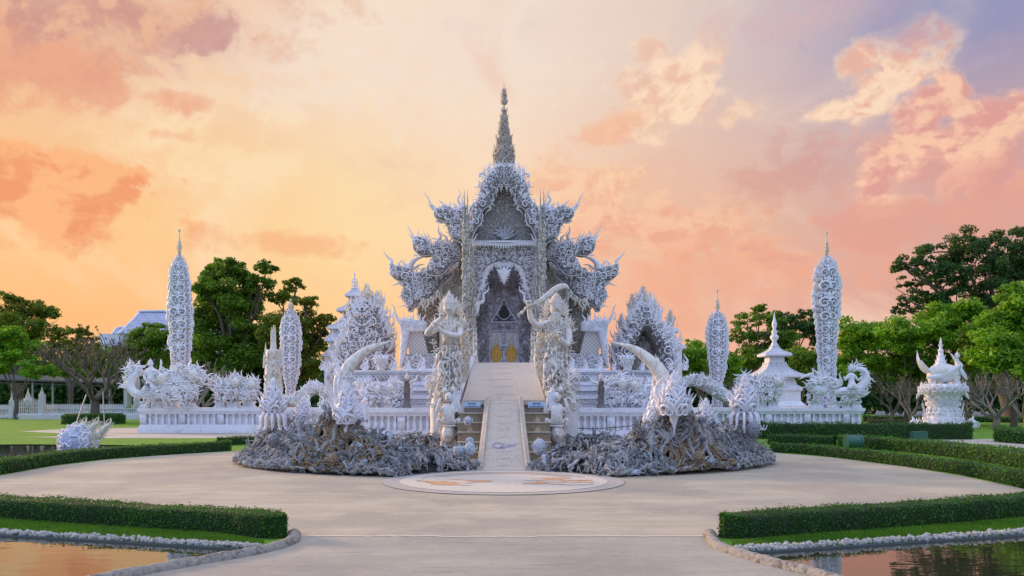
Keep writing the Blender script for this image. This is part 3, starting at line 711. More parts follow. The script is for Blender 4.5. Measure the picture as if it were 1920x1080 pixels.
# side walls below the tiers
for sgn in (1, -1):
    g = G(); p1 = Plate(g, [(826, 512), (868, 492), (868, 700), (826, 700)], YT+3.6, .12, 5, .6, 5); p1.carve(9, seed=51, dens=.8)
    p2 = Plate(g, [(786, 566), (824, 545), (824, 700), (786, 700)], YT+4.6, .12, 5, .6, 5); p2.carve(10, seed=52, dens=.8)
    for x0, x1, Y in ((824, 830, YT+3.3), (862, 868, YT+3.3), (783, 788, YT+4.4)):
        a = P(x0, 700, Y); b = P(x1, 520 if x0 > 800 else 570, Y); box(g, a[0], b[0], Y-.1, Y+.5, a[2], b[2], 1)
    p1.fringe([(786, 560), (800, 566), (815, 558), (824, 548)], 16, 4, lean=PI, seed=4, yoff=-.6); 
    # box of the hall running back
    a = P(790, 700, YT+5); b = P(868, 500, YT+5); box(g, a[0], b[0], YT+5.3, YT+17, a[2], b[2], 0)
    box(g, b[0]-.1, -1.62, YT+2.95, YT+16.9, 3.0, zc(460, YT), 0)
    build('side_wall', g if sgn == 1 else mirrored(g), ['relief', 'ivory'], temple)
# low side wings with diamond tiled roofs
for sgn in (1, -1):
    g = G(); Y = YT+3.0
    prism(g, px2w([(762, 618), (790, 612), (803, 665), (768, 665), (763, 640)], Y), Y, Y+5, 0)
    o1 = G(); pq = Plate(o1, [(748, 602), (757, 596), (800, 604), (800, 620), (768, 622), (764, 640), (760, 668), (752, 690), (748, 690), (750, 650), (752, 625)], Y-.2, .12, 4, .4, 3.5)
    pq.carve(7, seed=61); pq.fringe([(748, 602), (770, 600), (798, 604)], 12, 4, lean=-.2); pq.horn([(750, 606), (744, 594), (741, 586), (738, 575), (733, 570)], 3.5); pq.horn([(738, 600), (736, 590), (740, 582)], 2.4)
    o2 = G(); pw = Plate(o2, [(756, 664), (824, 662), (824, 702), (756, 702)], Y-.1, .1, 4, 3.0, 5); pw.carve(8, seed=62)
    for nm, gg, mt in (('wing_roof', g, 'lattice'), ('wing_bargeboard', o1, ['carved', 'carved']), ('wing_wall', o2, ['relief', 'carved'])):
        build(nm, gg if sgn == 1 else mirrored(gg), mt, temple, smooth=nm != 'wing_roof')
g = G(); box(g, -185/F*YT, 185/F*YT, YT-1.5, YT+18, 0, 3.1); build('base', g, 'white', temple, smooth=False)

# ------------------------------------------------------------------ terraces in front of the temple
def baluster(g, x, Y, z0, z1, r, m=0):
    h = z1-z0; lathe(g, x, Y, [(r, z0), (r, z0+.08*h), (r*.6, z0+.14*h), (r*1.0, z0+.34*h), (r*.95, z0+.45*h), (r*.5, z0+.7*h), (r*.62, z0+.8*h), (r, z0+.9*h), (r, z1)], 10, m)
def slab(g, x0, x1, Y, d_, z0, z1, ov, m=0):
    """moulded coping"""
    h = z1-z0
    box(g, x0-ov, x1+ov, Y-ov, Y+d_+ov, z0+.45*h, z1, m); box(g, x0-ov*.5, x1+ov*.5, Y-ov*.5, Y+d_+ov*.5, z0+.2*h, z0+.45*h, m); box(g, x0-ov*.2, x1+ov*.2, Y-ov*.2, Y+d_+ov*.2, z0, z0+.2*h, m)
def balustrade(name, label, px0, px1, Y, ptop, pbot, depth=1.2, step=12.0, closed=False):
    k = Y/F; x0, x1 = (px0-CX)*k, (px1-CX)*k; zt = EYE-(ptop-HY)*k; zb = max(0, EYE-(pbot-HY)*k); H = zt-zb
    t = thing(name, label, 'balustrade', ((x0+x1)/2, Y, zb))
    g = G(); box(g, x0-.1, x1+.1, Y-.10, Y+depth, zb, zb+.16*H); box(g, x0-.05, x1+.05, Y-.05, Y+depth, zb+.16*H, zb+.26*H); box(g, x0, x1, Y, Y+depth, zb+.26*H, zb+.34*H); build('plinth', g, 'white', t, smooth=False)
    g = G(); slab(g, x0, x1, Y, depth, zt-.24*H, zt, .09); build('coping', g, 'white', t, smooth=False)
    g = G(); box(g, x0+.02, x1-.02, Y+.18, Y+depth-.1, zb+.34*H, zt-.24*H); build('back_panel', g, 'relief' if closed else 'white', t, smooth=False)
    n = int((px1-px0)/step); first = None
    for i in range(n):
        x = x0+(i+.5)*(x1-x0)/n
        if i % 6 == 0:
            g = G(); box(g, x-.16, x+.16, Y+.0, Y+.2, zb+.341*H, zt-.241*H, 0)
            stamp(g, 'scroll', [(x-.06, Y-.0, (zb+zt)/2+.1), (x+.06, Y-.0, (zb+zt)/2-.06)], .17, 0, [0, 1], m=0, thick=.6); build('pier', g, 'white', t); continue
        if first is None:
            g = G(); baluster(g, 0, 0, 0, .42*H, .085); me = build('baluster', g, 'white', None); me.parent = t; first = me; o = me
        else: o = first.copy(); COL.objects.link(o)
        o.location = (x-t.location.x, Y+.09-t.location.y, zb+.34*H-t.location.z)
    return t
balustrade('white_balustrade', 'long white balustrade under the swan rider and lion statues, left end of the walls', 262, 600, 41.0, 765, 812, 3.0)
balustrade('white_balustrade', 'white balustrade in front of the temple between left tusk and bridge', 600, 856, 32.0, 765, 829, 1.3)
balustrade('white_balustrade', 'white balustrade in front of the temple between bridge and right tusk', 1066, 1300, 32.0, 765, 829, 1.3)
balustrade('white_balustrade', 'long white balustrade under the crane and tall flame column, right end of the walls', 1290, 1618, 41.0, 765, 810, 3.0)

def terrace(label, px0, px1, Y, mirror=False):
    k = Y/F; f = (lambda x: 2*CX-x) if mirror else (lambda x: x)
    xa, xb = sorted(((f(px0)-CX)*k, (f(px1)-CX)*k)); Z = lambda py: EYE-(py-HY)*k
    t = thing('terrace_wall', label, 'terrace', ((xa+xb)/2, Y, 0))
    g = G(); box(g, xa, xb, Y, Y+2.6, 0, Z(748)); box(g, xa-.06, xb+.06, Y-.12, Y+2.6, Z(748), Z(741)); box(g, xa, xb, Y-.03, Y+2.6, Z(741), Z(733)); box(g, xa-.08, xb+.08, Y-.18, Y+2.6, Z(733), Z(727)); box(g, xa, xb, Y+.02, Y+2.6, Z(727), Z(722)); box(g, xa, xb, Y-.08, Y+2.6, Z(722), Z(716))
    build('moulded_base', g, 'white', t, smooth=False)
    g = G(); box(g, xa, xb, Y+.06, Y+2.6, Z(716), Z(701)); build('panel_wall', g, 'white', t, smooth=False)
    g = G(); slab(g, xa, xb, Y, 2.6, Z(701), Z(694), .1); build('coping', g, 'white', t, smooth=False)
    rr = np.random.default_rng(3)
    for i, x in enumerate(np.arange(xa+.5, xb-.4, 1.25)):
        g = G(); box(g, x-.5, x+.5, Y+.02, Y+.1, Z(714.5), Z(702.5), 0); box(g, x-.42, x+.42, Y-.02, Y+.03, Z(713), Z(704), 1)
        xs = np.linspace(x-.33, x+.33, 5); stamp(g, 'scroll', np.stack([xs, np.full(5, Y-.02), np.full(5, Z(708.5))], 1), .21, 0, [0, 1, 0, 1, 0], m=0, thick=.7); build('relief_panel', g, ['white', 'relief'], t)
    g = G(); n = int((xb-xa)/.16); xs = np.linspace(xa+.1, xb-.1, n); z = np.zeros(n)
    for zz, kd, s_ in ((Z(730), 'drop', .17), (Z(752), 'scroll', .26), (Z(738), 'wave', .2)): stamp(g, kd, np.stack([xs, np.full(n, Y-.16 if kd == 'drop' else Y-.05), z+zz], 1), s_, 0, rr.random(n) > .5, thick=.8)
    build('frieze', g, 'carved', t)
terrace('tall white terrace wall with relief panels behind the balustrade left of the bridge', 640, 826, 34.6)
terrace('tall white terrace wall with relief panels behind the balustrade right of the bridge', 640, 826, 34.6, True)

# ------------------------------------------------------------------ bridge
br = thing('arched_bridge', 'arched stone bridge rising from the round mosaic to the temple door', 'bridge', (0, 19.1, 0))
def strip(g, prof, x0f, x1f, m=0, th=.0):
    """profile [(Y,z)] swept across X"""
    V = []
    for Y, z in prof: V += [(x0f(Y), Y, z), (x1f(Y), Y, z)]
    g.add(V, [(2*i, 2*i+1, 2*i+3, 2*i+2) for i in range(len(prof)-1)], m)
    if th:
        V2 = V+[(x, y, max(z-th, -.02)) for x, y, z in V]; n = len(V)
        fs = []
        for i in range(len(prof)-1): fs += [(2*i+2, n+2*i+2, n+2*i, 2*i), (2*i+1, n+2*i+1, n+2*i+3, 2*i+3)]
        fs += [(1, 0, n, n+1), (2*len(prof)-2, 2*len(prof)-1, n+2*len(prof)-1, n+2*len(prof)-2)]
        g.add(V2, fs, m)
t = np.linspace(0, 1, 18); low_prof = [(19.1+4.3*a, .012+1.68*(a**1.12)) for a in t]
hw = lambda Y: .425+.10*(max(0, 23.4-Y)/4.3)**1.3
g = G(); strip(g, low_prof, lambda Y: -hw(Y), hw, th=3); build('lower_ramp', g, 'deck', br, smooth=False)
def interp(pr, Y): return float(np.interp(Y, [p[0] for p in pr], [p[1] for p in pr]))
for sgn in (-1, 1):
    g = G()
    for k, (off, rr_, hz) in enumerate(((.03, .035, .085), (.085, .032, .06), (.12, .03, .0))):
        tube(g, [(sgn*(hw(Y)+off), Y, z+hz) for Y, z in low_prof], rr_, 8)
    strip(g, [(Y, z+.06) for Y, z in low_prof], lambda Y: (hw(Y) if sgn > 0 else -hw(Y)-.13), lambda Y: (hw(Y)+.13 if sgn > 0 else -hw(Y)), th=3)
    build('ramp_parapet', g, 'deck', br)
up_prof = [(23.4+7.9*a, 1.70+1.47*(a*.78+.22*math.sin(a*PI/2))) for a in t]+[(34, 3.17), (37, 3.17)]
UW = 1.2
g = G(); strip(g, up_prof, lambda Y: -UW, lambda Y: UW, th=.14)
strip(g, [(23.55, 1.56)]+[(y, z-.14) for y, z in up_prof[1:]], lambda Y: -UW+.02, lambda Y: UW-.02, th=4)
build('upper_deck', g, 'deck', br, smooth=False)
for sgn in (-1, 1):
    g = G(); pts = []; n = 24; V = []
    for i in range(n):
        a = i/(n-1); Y = 23.2+8.6*a; z = interp(up_prof, Y); x = UW+.02+.10*(1-a)
        top_ = z+.22+.02*(1-a)+.07*math.sin(a*7); V += [(sgn*x, Y, z-.3), (sgn*(x-.05), Y, top_), (sgn*(x+.16), Y, top_), (sgn*(x+.3), Y, z-.5)]
    fs = []
    for i in range(n-1):
        for j in range(4):
            f_ = (4*i+j, 4*i+(j+1) % 4, 4*i+4+(j+1) % 4, 4*i+4+j); fs.append(f_ if sgn > 0 else f_[::-1])
    g.add(V, fs); g.add(V[:4], [(0, 1, 2, 3)]); g.add(V[-4:], [(3, 2, 1, 0)])
    build('deck_parapet', g, 'white', br)
# worn brown motifs down the middle of the bridge
def lay(g, prof, x, Y, w_, d_, m=0, lift=.004):
    z0, z1 = interp(prof, Y-d_)+lift, interp(prof, Y+d_)+lift
    pts = [(-1, 0), (-.6, .3), (-.25, .25), (0, 1), (.25, .25), (.6, .3), (1, 0), (.5, -.3), (0, -.15), (-.5, -.3)]
    V = [(x+a*w_, Y+b*d_, z0+(z1-z0)*(b+1)/2) for a, b in pts]+[(x, Y, (z0+z1)/2)]; n = len(pts)
    g.add(V, [(n, (i+1) % n, i) for i in range(n)], m)
g = G()
for Y in np.arange(19.4, 23.2, .42): lay(g, low_prof, 0, Y, .20, .07)
for Y in np.arange(24.2, 31, 1.3): lay(g, up_prof, 0, Y, .34, .22)
build('worn_motifs', g, 'tan', br, smooth=False)
g = G(); Yc = 20.58
for (cx_, r1, r2) in ((-.15, .16, .09),):
    V = []; n = 20
    for i in range(n): a = 2*PI*i/n; V += [(cx_+r2*1.2*math.cos(a), Yc+.12*r2/.11*math.sin(a), 0), (cx_+r1*math.cos(a), Yc+.20*math.sin(a), 0)]
    V = [(x, y, interp(low_prof, y)+.006) for x, y, z in V]; g.add(V, [(2*i, 2*i+1, 2*((i+1) % n)+1, 2*((i+1) % n)) for i in range(n)])
V = []
for a in np.linspace(0, 1, 14): x = -.1+.5*a; V += [(x, Yc-.17*math.cos(a*2.4)-.03*(1-a), 0), (x, Yc-.17*math.cos(a*2.4)+.10*(1-a)+.02, 0)]
V = [(x, y, interp(low_prof, y)+.006) for x, y, z in V]; g.add(V, [(2*i, 2*i+2, 2*i+3, 2*i+1) for i in range(13)])
V = [(.2+.12*math.cos(a), Yc+.06*math.sin(a), interp(low_prof, Yc+.06*math.sin(a))+.009) for a in np.linspace(0, 2*PI, 14)[:-1]]; g.add(V, [tuple(range(13))])
build('swirl_inlay', g, 'swirl', br, smooth=False)

# brown stairs on both sides of the lower ramp, signboards at the top
for sgn, side in ((-1, 'left'), (1, 'right')):
    st = thing('stair_flight', f'brown steps with triangle motifs {side} of the narrow bridge ramp', 'stairs', (sgn*.98, 22.9, 0))
    for i, (pt, pb) in enumerate(((765, 770), )): pass
    x0, x1 = (.58, 1.33) if sgn > 0 else (-1.33, -.58)
    for i in range(5):
        Y = 22.2+.26*i; z0 = .22+.27*i
        g = G(); box(g, x0, x1, Y, 23.5, z0-.27 if i else 0, z0+.0, 0); box(g, x0-.003, x1+.003, Y-.03, Y+.26, z0, z0+.035, 1)
        xc = (x0+x1)/2+.02*sgn; prism(g, [(xc-.1, z0-.24), (xc+.1, z0-.24), (xc, z0-.08)], Y-.012, Y-.002, 2)
        build('step', g, ['step', 'deck', 'triangle'], st, smooth=False)
    sb = thing('sign_board', f'small pale blue signboard at the top of the brown steps {side} of the ramp', 'sign', (sgn*.98, 23.2, 1.5))
    cxp = 885 if sgn < 0 else 1006; Y = 23.2
    g = G(); pbox(g, cxp-16, 754, cxp+16, 764, Y, .02); build('board', g, 'signblue', sb, smooth=False)
    g = G(); rr = np.random.default_rng(2)
    x = cxp-8
    while x < cxp+8: w_ = rr.uniform(.7, 1.7); pbox(g, x, 755.6, x+w_, 757.3, Y-.022, .004); x += w_+.35
    for x in (cxp-6, cxp-3.6, cxp+1.5, cxp+4.6): pbox(g, x, 758.7, x+1.5, 760.2, Y-.022, .004)
    x = cxp-13.5
    while x < cxp+13: w_ = rr.uniform(.5, 1.6); pbox(g, x, 761.4, x+w_, 762.6, Y-.022, .004); x += w_+.45
    build('lettering', g, 'ink', sb, smooth=False)
# ------------------------------------------------------------------ ground, plaza, ponds
def curve2(pts, n): return [(float(p[0]), float(p[1])) for p in catmull([GP(x, y) for x, y in pts], n)]
# pond outlines (ground points)
kerbL_px = [(552, 1003), (548, 1016), (520, 1028), (470, 1040), (400, 1052), (300, 1070), (190, 1090), (60, 1120)]
stripL_px = [(-300, 987), (-120, 996), (0, 1003), (120, 1009.5), (250, 1017), (380, 1025), (482, 1031)]
kerbR_px = [(1330, 1003), (1336, 1018), (1352, 1030), (1395, 1044), (1450, 1060), (1530, 1080), (1620, 1110), (1720, 1140)]
stripR_px = [(2250, 983), (2050, 994), (1920, 1003), (1760, 1013), (1620, 1022), (1480, 1031), (1383, 1036)]
def gp2(px): return [tuple(GP(x, y)[:2]) for x, y in px]
pondL = gp2(stripL_px)+gp2([(492, 1034), (470, 1040), (400, 1052), (300, 1070), (190, 1090), (60, 1120), (-900, 1240)])+[(-14, 4.5), (-20, 9)]
pondR = gp2(stripR_px)+gp2([(1376, 1039), (1395, 1045), (1450, 1060), (1530, 1080), (1620, 1110), (1720, 1140)])+[(10, 3.5), (16, 4.5), (16, 9)]
pondM = gp2([(-260, 834), (60, 833), (210, 834), (300, 836), (230, 846), (120, 860), (0, 872), (-200, 898)])
def ccw(p):
    a = sum(p[i][0]*p[(i+1) % len(p)][1]-p[(i+1) % len(p)][0]*p[i][1] for i in range(len(p))); return p if a > 0 else p[::-1]
pondL, pondR, pondM = ccw(pondL), ccw(pondR), ccw(pondM)
R_ = 1500; outer = [(-R_, -60), (R_, -60), (R_, R_), (-R_, R_)]
loops = [[Vector((x, y, 0)) for x, y in outer]]+[[Vector((x, y, 0)) for x, y in p[::-1]] for p in (pondL, pondR, pondM)]
allv = [p for l in loops for p in l]; tr = tessellate_polygon(loops)
g = G(); fs = []
for t_ in tr:
    a, b, c_ = (np.array(allv[i]) for i in t_); fs.append(tuple(t_) if np.cross(b-a, c_-a)[2] > 0 else tuple(t_[::-1]))
g.add([tuple(v) for v in allv], fs); structure('ground', g, 'grass')
g = G()
for p in (pondL, pondR, pondM):
    n = len(p); V = [(x, y, 0) for x, y in p]+[(x, y, -.5) for x, y in p]; g.add(V, [(i, n+i, n+(i+1) % n, (i+1) % n) for i in range(n)])
structure('pond_bank', g, 'hedgebody')
for i, p in enumerate((pondL, pondR, pondM)):
    g = G(); cx_ = sum(x for x, y in p)/len(p); cy_ = sum(y for x, y in p)/len(p)
    q = [(x+(x-cx_)*.004, y+(y-cy_)*.004) for x, y in p]; sheet(g, q, -.012 if i < 2 else -.03); structure('pond_water', g, 'water')
# plaza
plz = gp2([(-700, 955), (-200, 905), (0, 892), (100, 874), (200, 862), (300, 854), (440, 846), (560, 838), (760, 829), (1130, 829), (1330, 838), (1450, 849), (1560, 858), (1700, 876), (1800, 892), (1915, 917), (2100, 960)])
front = gp2([(1915, 917), (1700, 950), (1560, 958), (1440, 970), (1360, 985), (1340, 1005)])
lft = gp2([(532, 1005), (480, 975), (400, 966), (200, 955), (0, 935), (-150, 915)])
polyp = gp2([(0, 892), (100, 874), (200, 862), (300, 854), (440, 846), (560, 838), (760, 829), (1130, 829), (1330, 838), (1450, 849), (1560, 858), (1700, 876), (1800, 892), (1935, 920)])+gp2([(1800, 945), (1700, 958), (1560, 968), (1440, 978), (1362, 990), (1345, 1006)])+gp2([(532, 1006), (480, 985), (400, 975), (200, 962), (0, 945), (-250, 925), (-500, 950)])
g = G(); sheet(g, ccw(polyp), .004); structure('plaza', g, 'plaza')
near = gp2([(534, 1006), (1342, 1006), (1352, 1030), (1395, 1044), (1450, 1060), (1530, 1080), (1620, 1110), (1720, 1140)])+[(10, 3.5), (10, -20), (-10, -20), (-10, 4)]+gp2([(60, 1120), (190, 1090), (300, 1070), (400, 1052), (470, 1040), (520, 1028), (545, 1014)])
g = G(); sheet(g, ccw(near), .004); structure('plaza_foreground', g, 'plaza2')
g = G(); rr = np.random.default_rng(4); pts = [GP(x, 1004.5+rr.normal(0, .35)+(1.2 if 820 < x < 1000 else 0), .009) for x in range(536, 1345, 14)]
V = []
for p in pts: V += [(p[0], p[1]-.035, .008), (p[0], p[1]+.035, .008)]
g.add(V, [(2*i, 2*i+2, 2*i+3, 2*i+1) for i in range(len(pts)-1)]); structure('paving_joint', g, 'cream')
# paths
def road(name, px, m, z=.004): g = G(); sheet(g, ccw(gp2(px)), z); structure(name, g, m)
road('path', [(38, 809), (130, 804), (262, 802), (262, 812.5), (600, 812), (560, 822), (430, 818), (240, 818), (100, 812)], 'path')
road('path', [(52, 820), (150, 817), (240, 817.5), (430, 817.5), (430, 822), (200, 822)], 'path', .008)
road('path', [(1430, 806), (1640, 807), (1640, 812), (1430, 812)], 'path')
road('path', [(1560, 826), (1700, 822), (1920, 824), (2100, 830), (2100, 850), (1920, 842), (1780, 836), (1655, 829)], 'path')
road('road', [(1600, 768), (2600, 775), (2600, 790), (1900, 789), (1760, 783), (1640, 778)], 'asphalt')
g = G(); box(g, -19, 21, 27, 62, -.02, .006) if False else sheet(g, [(-9, 29.5), (9, 29.5), (9.5, 40.3), (20, 40.5), (24, 64), (-20, 64), (-20, 40.2), (-9.5, 40)], .012); structure('added_court_paving', g, 'path')  # paving added so less green bounces off the grass onto the white walls
# white stone strips on the pond edges with steel edging
def stonestrip(label, px, wd, seed):
    c_ = catmull([GP(x, y) for x, y in px], 60); t = thing('stone_edging', label, 'stone edging', (c_[30][0], c_[30][1], 0))
    g = G()
    tg = np.gradient(c_, axis=0); tg /= np.linalg.norm(tg, axis=1)[:, None]; nrm = np.stack([-tg[:, 1], tg[:, 0], tg[:, 2]], 1)
    if nrm[30][1] < 0: nrm = -nrm
    for off in (0.0, wd):
        q = c_+nrm*off; V = []; 
        for p in q: V += [(p[0], p[1]-.008, -.1), (p[0], p[1]-.008, .010), (p[0], p[1]+.008, .010), (p[0], p[1]+.008, -.1)]
        g.add(V, [(4*i+j, 4*i+j+1, 4*i+4+j+1, 4*i+4+j) for i in range(len(q)-1) for j in range(3)])
    build('steel_edge', g, 'metalstrip', t, smooth=False)
    g = G(); r = np.random.default_rng(seed); L = np.linalg.norm(np.diff(c_, axis=0), axis=1).sum(); n = int(L*130)
    gb = G(); ball(gb, (0, 0, 0), 1, 6, 4); V0, Fs = gb.arrays(); nv = len(V0)
    idx = r.uniform(0, 59, n); ii = idx.astype(int); f = (idx-ii)[:, None]; base = c_[ii]*(1-f)+c_[np.minimum(ii+1, 59)]*f+nrm[ii]*r.uniform(.015, wd-.015, n)[:, None]
    base[:, 2] = r.uniform(.005, .045, n)
    sc = r.uniform(.012, .034, (n, 1, 1))*r.uniform(.6, 1.3, (n, 1, 3)); V = V0[None]*sc*r.uniform(.75, 1.25, (n, nv, 1)); a = r.uniform(0, 6.28, n); ca, sa = np.cos(a)[:, None], np.sin(a)[:, None]
    V = np.stack([V[..., 0]*ca-V[..., 1]*sa, V[..., 0]*sa+V[..., 1]*ca, V[..., 2]], -1)+base[:, None]
    g.add(V.reshape(-1, 3), [(F_[None]+(np.arange(n)*nv)[:, None, None]).reshape(-1, F_.shape[1]) for F_ in Fs])
    o = build('pebbles', g, 'stone', t, smooth=False); o['kind'] = 'stuff'
stonestrip('strip of white stones edging the orange reflecting pond, front left', stripL_px, .15, 1)
stonestrip('strip of white stones beside bright grass edging the pond, front right', stripR_px, .15, 2)
# thick rounded kerbs
for lab, px in (('rounded weathered kerb curving round the left front pond', kerbL_px), ('rounded cracked kerb curving round the right front pond', kerbR_px)):
    c_ = catmull([GP(x, y) for x, y in px], 70); r = np.random.default_rng(3); g = G()
    c_ = catmull(c_, 160); tube(g, c_, .082+.004*np.sin(np.arange(160)*.31)+.003*np.sin(np.arange(160)*.83), 14); o = build('kerb', g, 'kerb', None); 
    o.location = (0, 0, 0); tag(o, lab, 'kerb', 'rounded pond kerbs')
# bare soil strip below the near hedges
# mosaic disc at the bridge foot
g = G(); cd_ = (-.01, 16.65)
def disc(g, cx_, cy_, r0, r1, z, m, a0=0, a1=2*PI, n=64, sy=1.0):
    V = []
    for a in np.linspace(a0, a1, n): V += [(cx_+r0*math.cos(a), cy_+r0*sy*math.sin(a), z), (cx_+r1*math.cos(a), cy_+r1*sy*math.sin(a), z)]
    g.add(V, [(2*i, 2*i+1, 2*i+3, 2*i+2) for i in range(n-1)], m)
disc(g, *cd_, 0, 2.5, .016, 0); disc(g, *cd_, 0, 2.16, .021, 1); disc(g, *cd_, 1.45, 1.75, .025, 2, .5, 2.64); disc(g, cd_[0], cd_[1], 1.80, 1.9, .025, 3, .35, 2.8)
r = np.random.default_rng(9)
for sgn in (1, -1):
    for k in range(34):
        x = sgn*(1.15+.34*r.normal()); y = cd_[1]-.45+.30*r.normal()+.1*abs(x); a = r.uniform(.12, .34); b = r.uniform(.06, .22)
        m_ = 4 if k < 27 else 1
        if (x/1.75)**2+((y-cd_[1])/1.75)**2 > 1: continue
        V = [(x+a*math.cos(t), y+b*math.sin(t)+.1*a*math.cos(t)*sgn, .0255+k*.0001) for t in np.linspace(0, 2*PI, 11)[:-1]]; g.add(V, [tuple(range(10))], m_)
structure('mosaic_circle', g, ['greyring', 'cream', 'tan', 'greyring', 'orange'])

# ------------------------------------------------------------------ foliage tools
def leaves(g, C, size, rng, m=0, out=None, asp=.55):
    """one bent leaf (two quads) at each point"""
    n = len(C); a = rng.normal(size=(n, 3)); 
    if out is not None: a = a*.8+out*1.3
    nrm = a/np.linalg.norm(a, axis=1)[:, None]; b = rng.normal(size=(n, 3)); u = np.cross(nrm, b); u /= np.linalg.norm(u, axis=1)[:, None]; v = np.cross(nrm, u)
    s = (size*rng.uniform(.6, 1.35, n))[:, None]
    V = np.stack([C-u*s, C+v*s*asp-nrm*s*.15, C+u*s, C-v*s*asp-nrm*s*.15], 1)
    i = np.arange(n)[:, None]*4; g.add(V.reshape(-1, 3), np.concatenate([i+0, i+1, i+2, i+3], 1), m)
def limb(g, a, b, r0, r1, rng, n=7, wob=.08, m=0):
    a, b = np.array(a, float), np.array(b, float); L = np.linalg.norm(b-a); t = np.linspace(0, 1, 4)[:, None]
    p = a+(b-a)*t+rng.normal(0, wob*L*.3, (4, 3))*(np.array([0, 1, 1, 0])[:, None]); q = catmull(p, 8)
    tube(g, q, np.linspace(r0, r1, 8), n, m); return q
def tree(label, px, Y, clumps, mats, seed, leafpx=3.4, dens=1.0, trunkr=.22, base=0.0, group=None, cat='tree', fork=.35, trunkpx=None, name='leafy_tree', dep=.8, spread=.62):
    """clumps: (px, py, rx, ry) ellipses of foliage in picture units at depth Y"""
    rng = np.random.default_rng(seed); k = Y/F; x0 = ((trunkpx or px)-CX)*k
    t = thing(name, label, cat, (x0, Y, base), group)
    cs = [(P(a, b, Y+rng.uniform(-dep, dep)*2), rx*k, rz*k) for a, b, rx, rz in clumps]
    g = G(); mz = np.mean([c_[0][2] for c_ in cs]); mx = np.mean([c_[0][0] for c_ in cs])
    fk = np.array((x0+(mx-x0)*.4, Y, base+(mz-base)*fork)); limb(g, (x0, Y, base-.1), fk, trunkr, trunkr*.75, rng, 9, .05)
    g0 = []
    for c_, rx, rz in cs:
        q = limb(g, fk, c_-(0, 0, rz*.3), trunkr*.45, trunkr*.10, rng, 6, .10)
        for j in range(4):
            e = c_+rng.normal(size=3)*(rx*.45, rx*.45, rz*.45); limb(g, q[5+j % 3], e, trunkr*.13, trunkr*.03, rng, 4, .2)
    build('trunk', g, mats[0], t)
    g = G(); s = leafpx*k
    for ci, (c_, rx, rz) in enumerate(cs):
        nsub = 20; 
        for j in range(nsub):
            dv = rng.normal(size=3); dv /= np.linalg.norm(dv); rad = rng.random()**.42
            sc = c_+dv*rad*np.array((rx, rx*.9, rz)); sr = rng.uniform(.26, .55)*min(rx, rz)*spread/.62
            n = int(dens*2.4*(sr/s)**2*3.2)+6
            d2 = rng.normal(size=(n, 3)); d2 /= np.linalg.norm(d2, axis=1)[:, None]; rr2 = rng.random(n)**.45
            C = sc+d2*rr2[:, None]*np.array((sr*1.35, sr*1.25, sr*.8)); leaves(g, C, s, rng, out=d2*np.array((.6, .6, 1))+(0, 0, .5))
    build('crown', g, mats[1], t); return t
def bare_tree(label, px, pyb, Y, w_, h_, seed, mats=('bark', None), base=0.0, r0=.16, group=None, depth=5, leafy=0, trunkh=.18, lean=0.0, name='frangipani_tree', up=.35):
    rng = np.random.default_rng(seed); k = Y/F; x0 = (px-CX)*k; H = h_*k; Wd = w_*k/2
    t = thing(name, label, 'tree', (x0, Y, base), group); g = G(); tips = []
    def rec(p, d_, L, r, lv):
        q = p+d_*L; mid = (p+q)/2+rng.normal(0, L*.08, 3); tube(g, catmull([p, mid, q], 5), np.linspace(r, r*.72, 5), 5 if lv < 3 else 4, caps=False)
        if lv >= depth: tips.append(q); return
        for j in range(2 if rng.random() < .55 else 3):
            a = rng.uniform(0, 2*PI); sp = rng.uniform(.45, .95)
            h = d_+sp*np.array((math.cos(a)*Wd/H*1.3, math.sin(a)*.8, 0))+np.array((0, 0, up*(.4 if lv > 1 else .1))); h /= np.linalg.norm(h)
            rec(q, h, L*rng.uniform(.62, .86), r*.66, lv+1)
    d0 = np.array((lean, 0, 1.0)); d0 /= np.linalg.norm(d0); p0 = np.array((x0, Y, base-.05)); L0 = H*trunkh
    q = p0+d0*L0; tube(g, [p0, (p0+q)/2, q], [r0*1.3, r0, r0*.95], 9)
    n0 = 5
    for j in range(n0):
        a = 2*PI*j/n0+rng.uniform(-.4, .4); h = np.array((math.cos(a)*Wd/H*1.5, math.sin(a)*.9, .75+rng.uniform(-.2, .4))); h /= np.linalg.norm(h); rec(q, h, H*.26, r0*.62, 1)
    build('trunk', g, mats[0], t)
    if mats[1]:
        g = G(); T = np.array(tips); n = leafy; C = T[rng.integers(0, len(T), n)]+rng.normal(0, H*.045, (n, 3)); leaves(g, C, 2.6*k, rng); build('crown', g, mats[1], t)
    return t
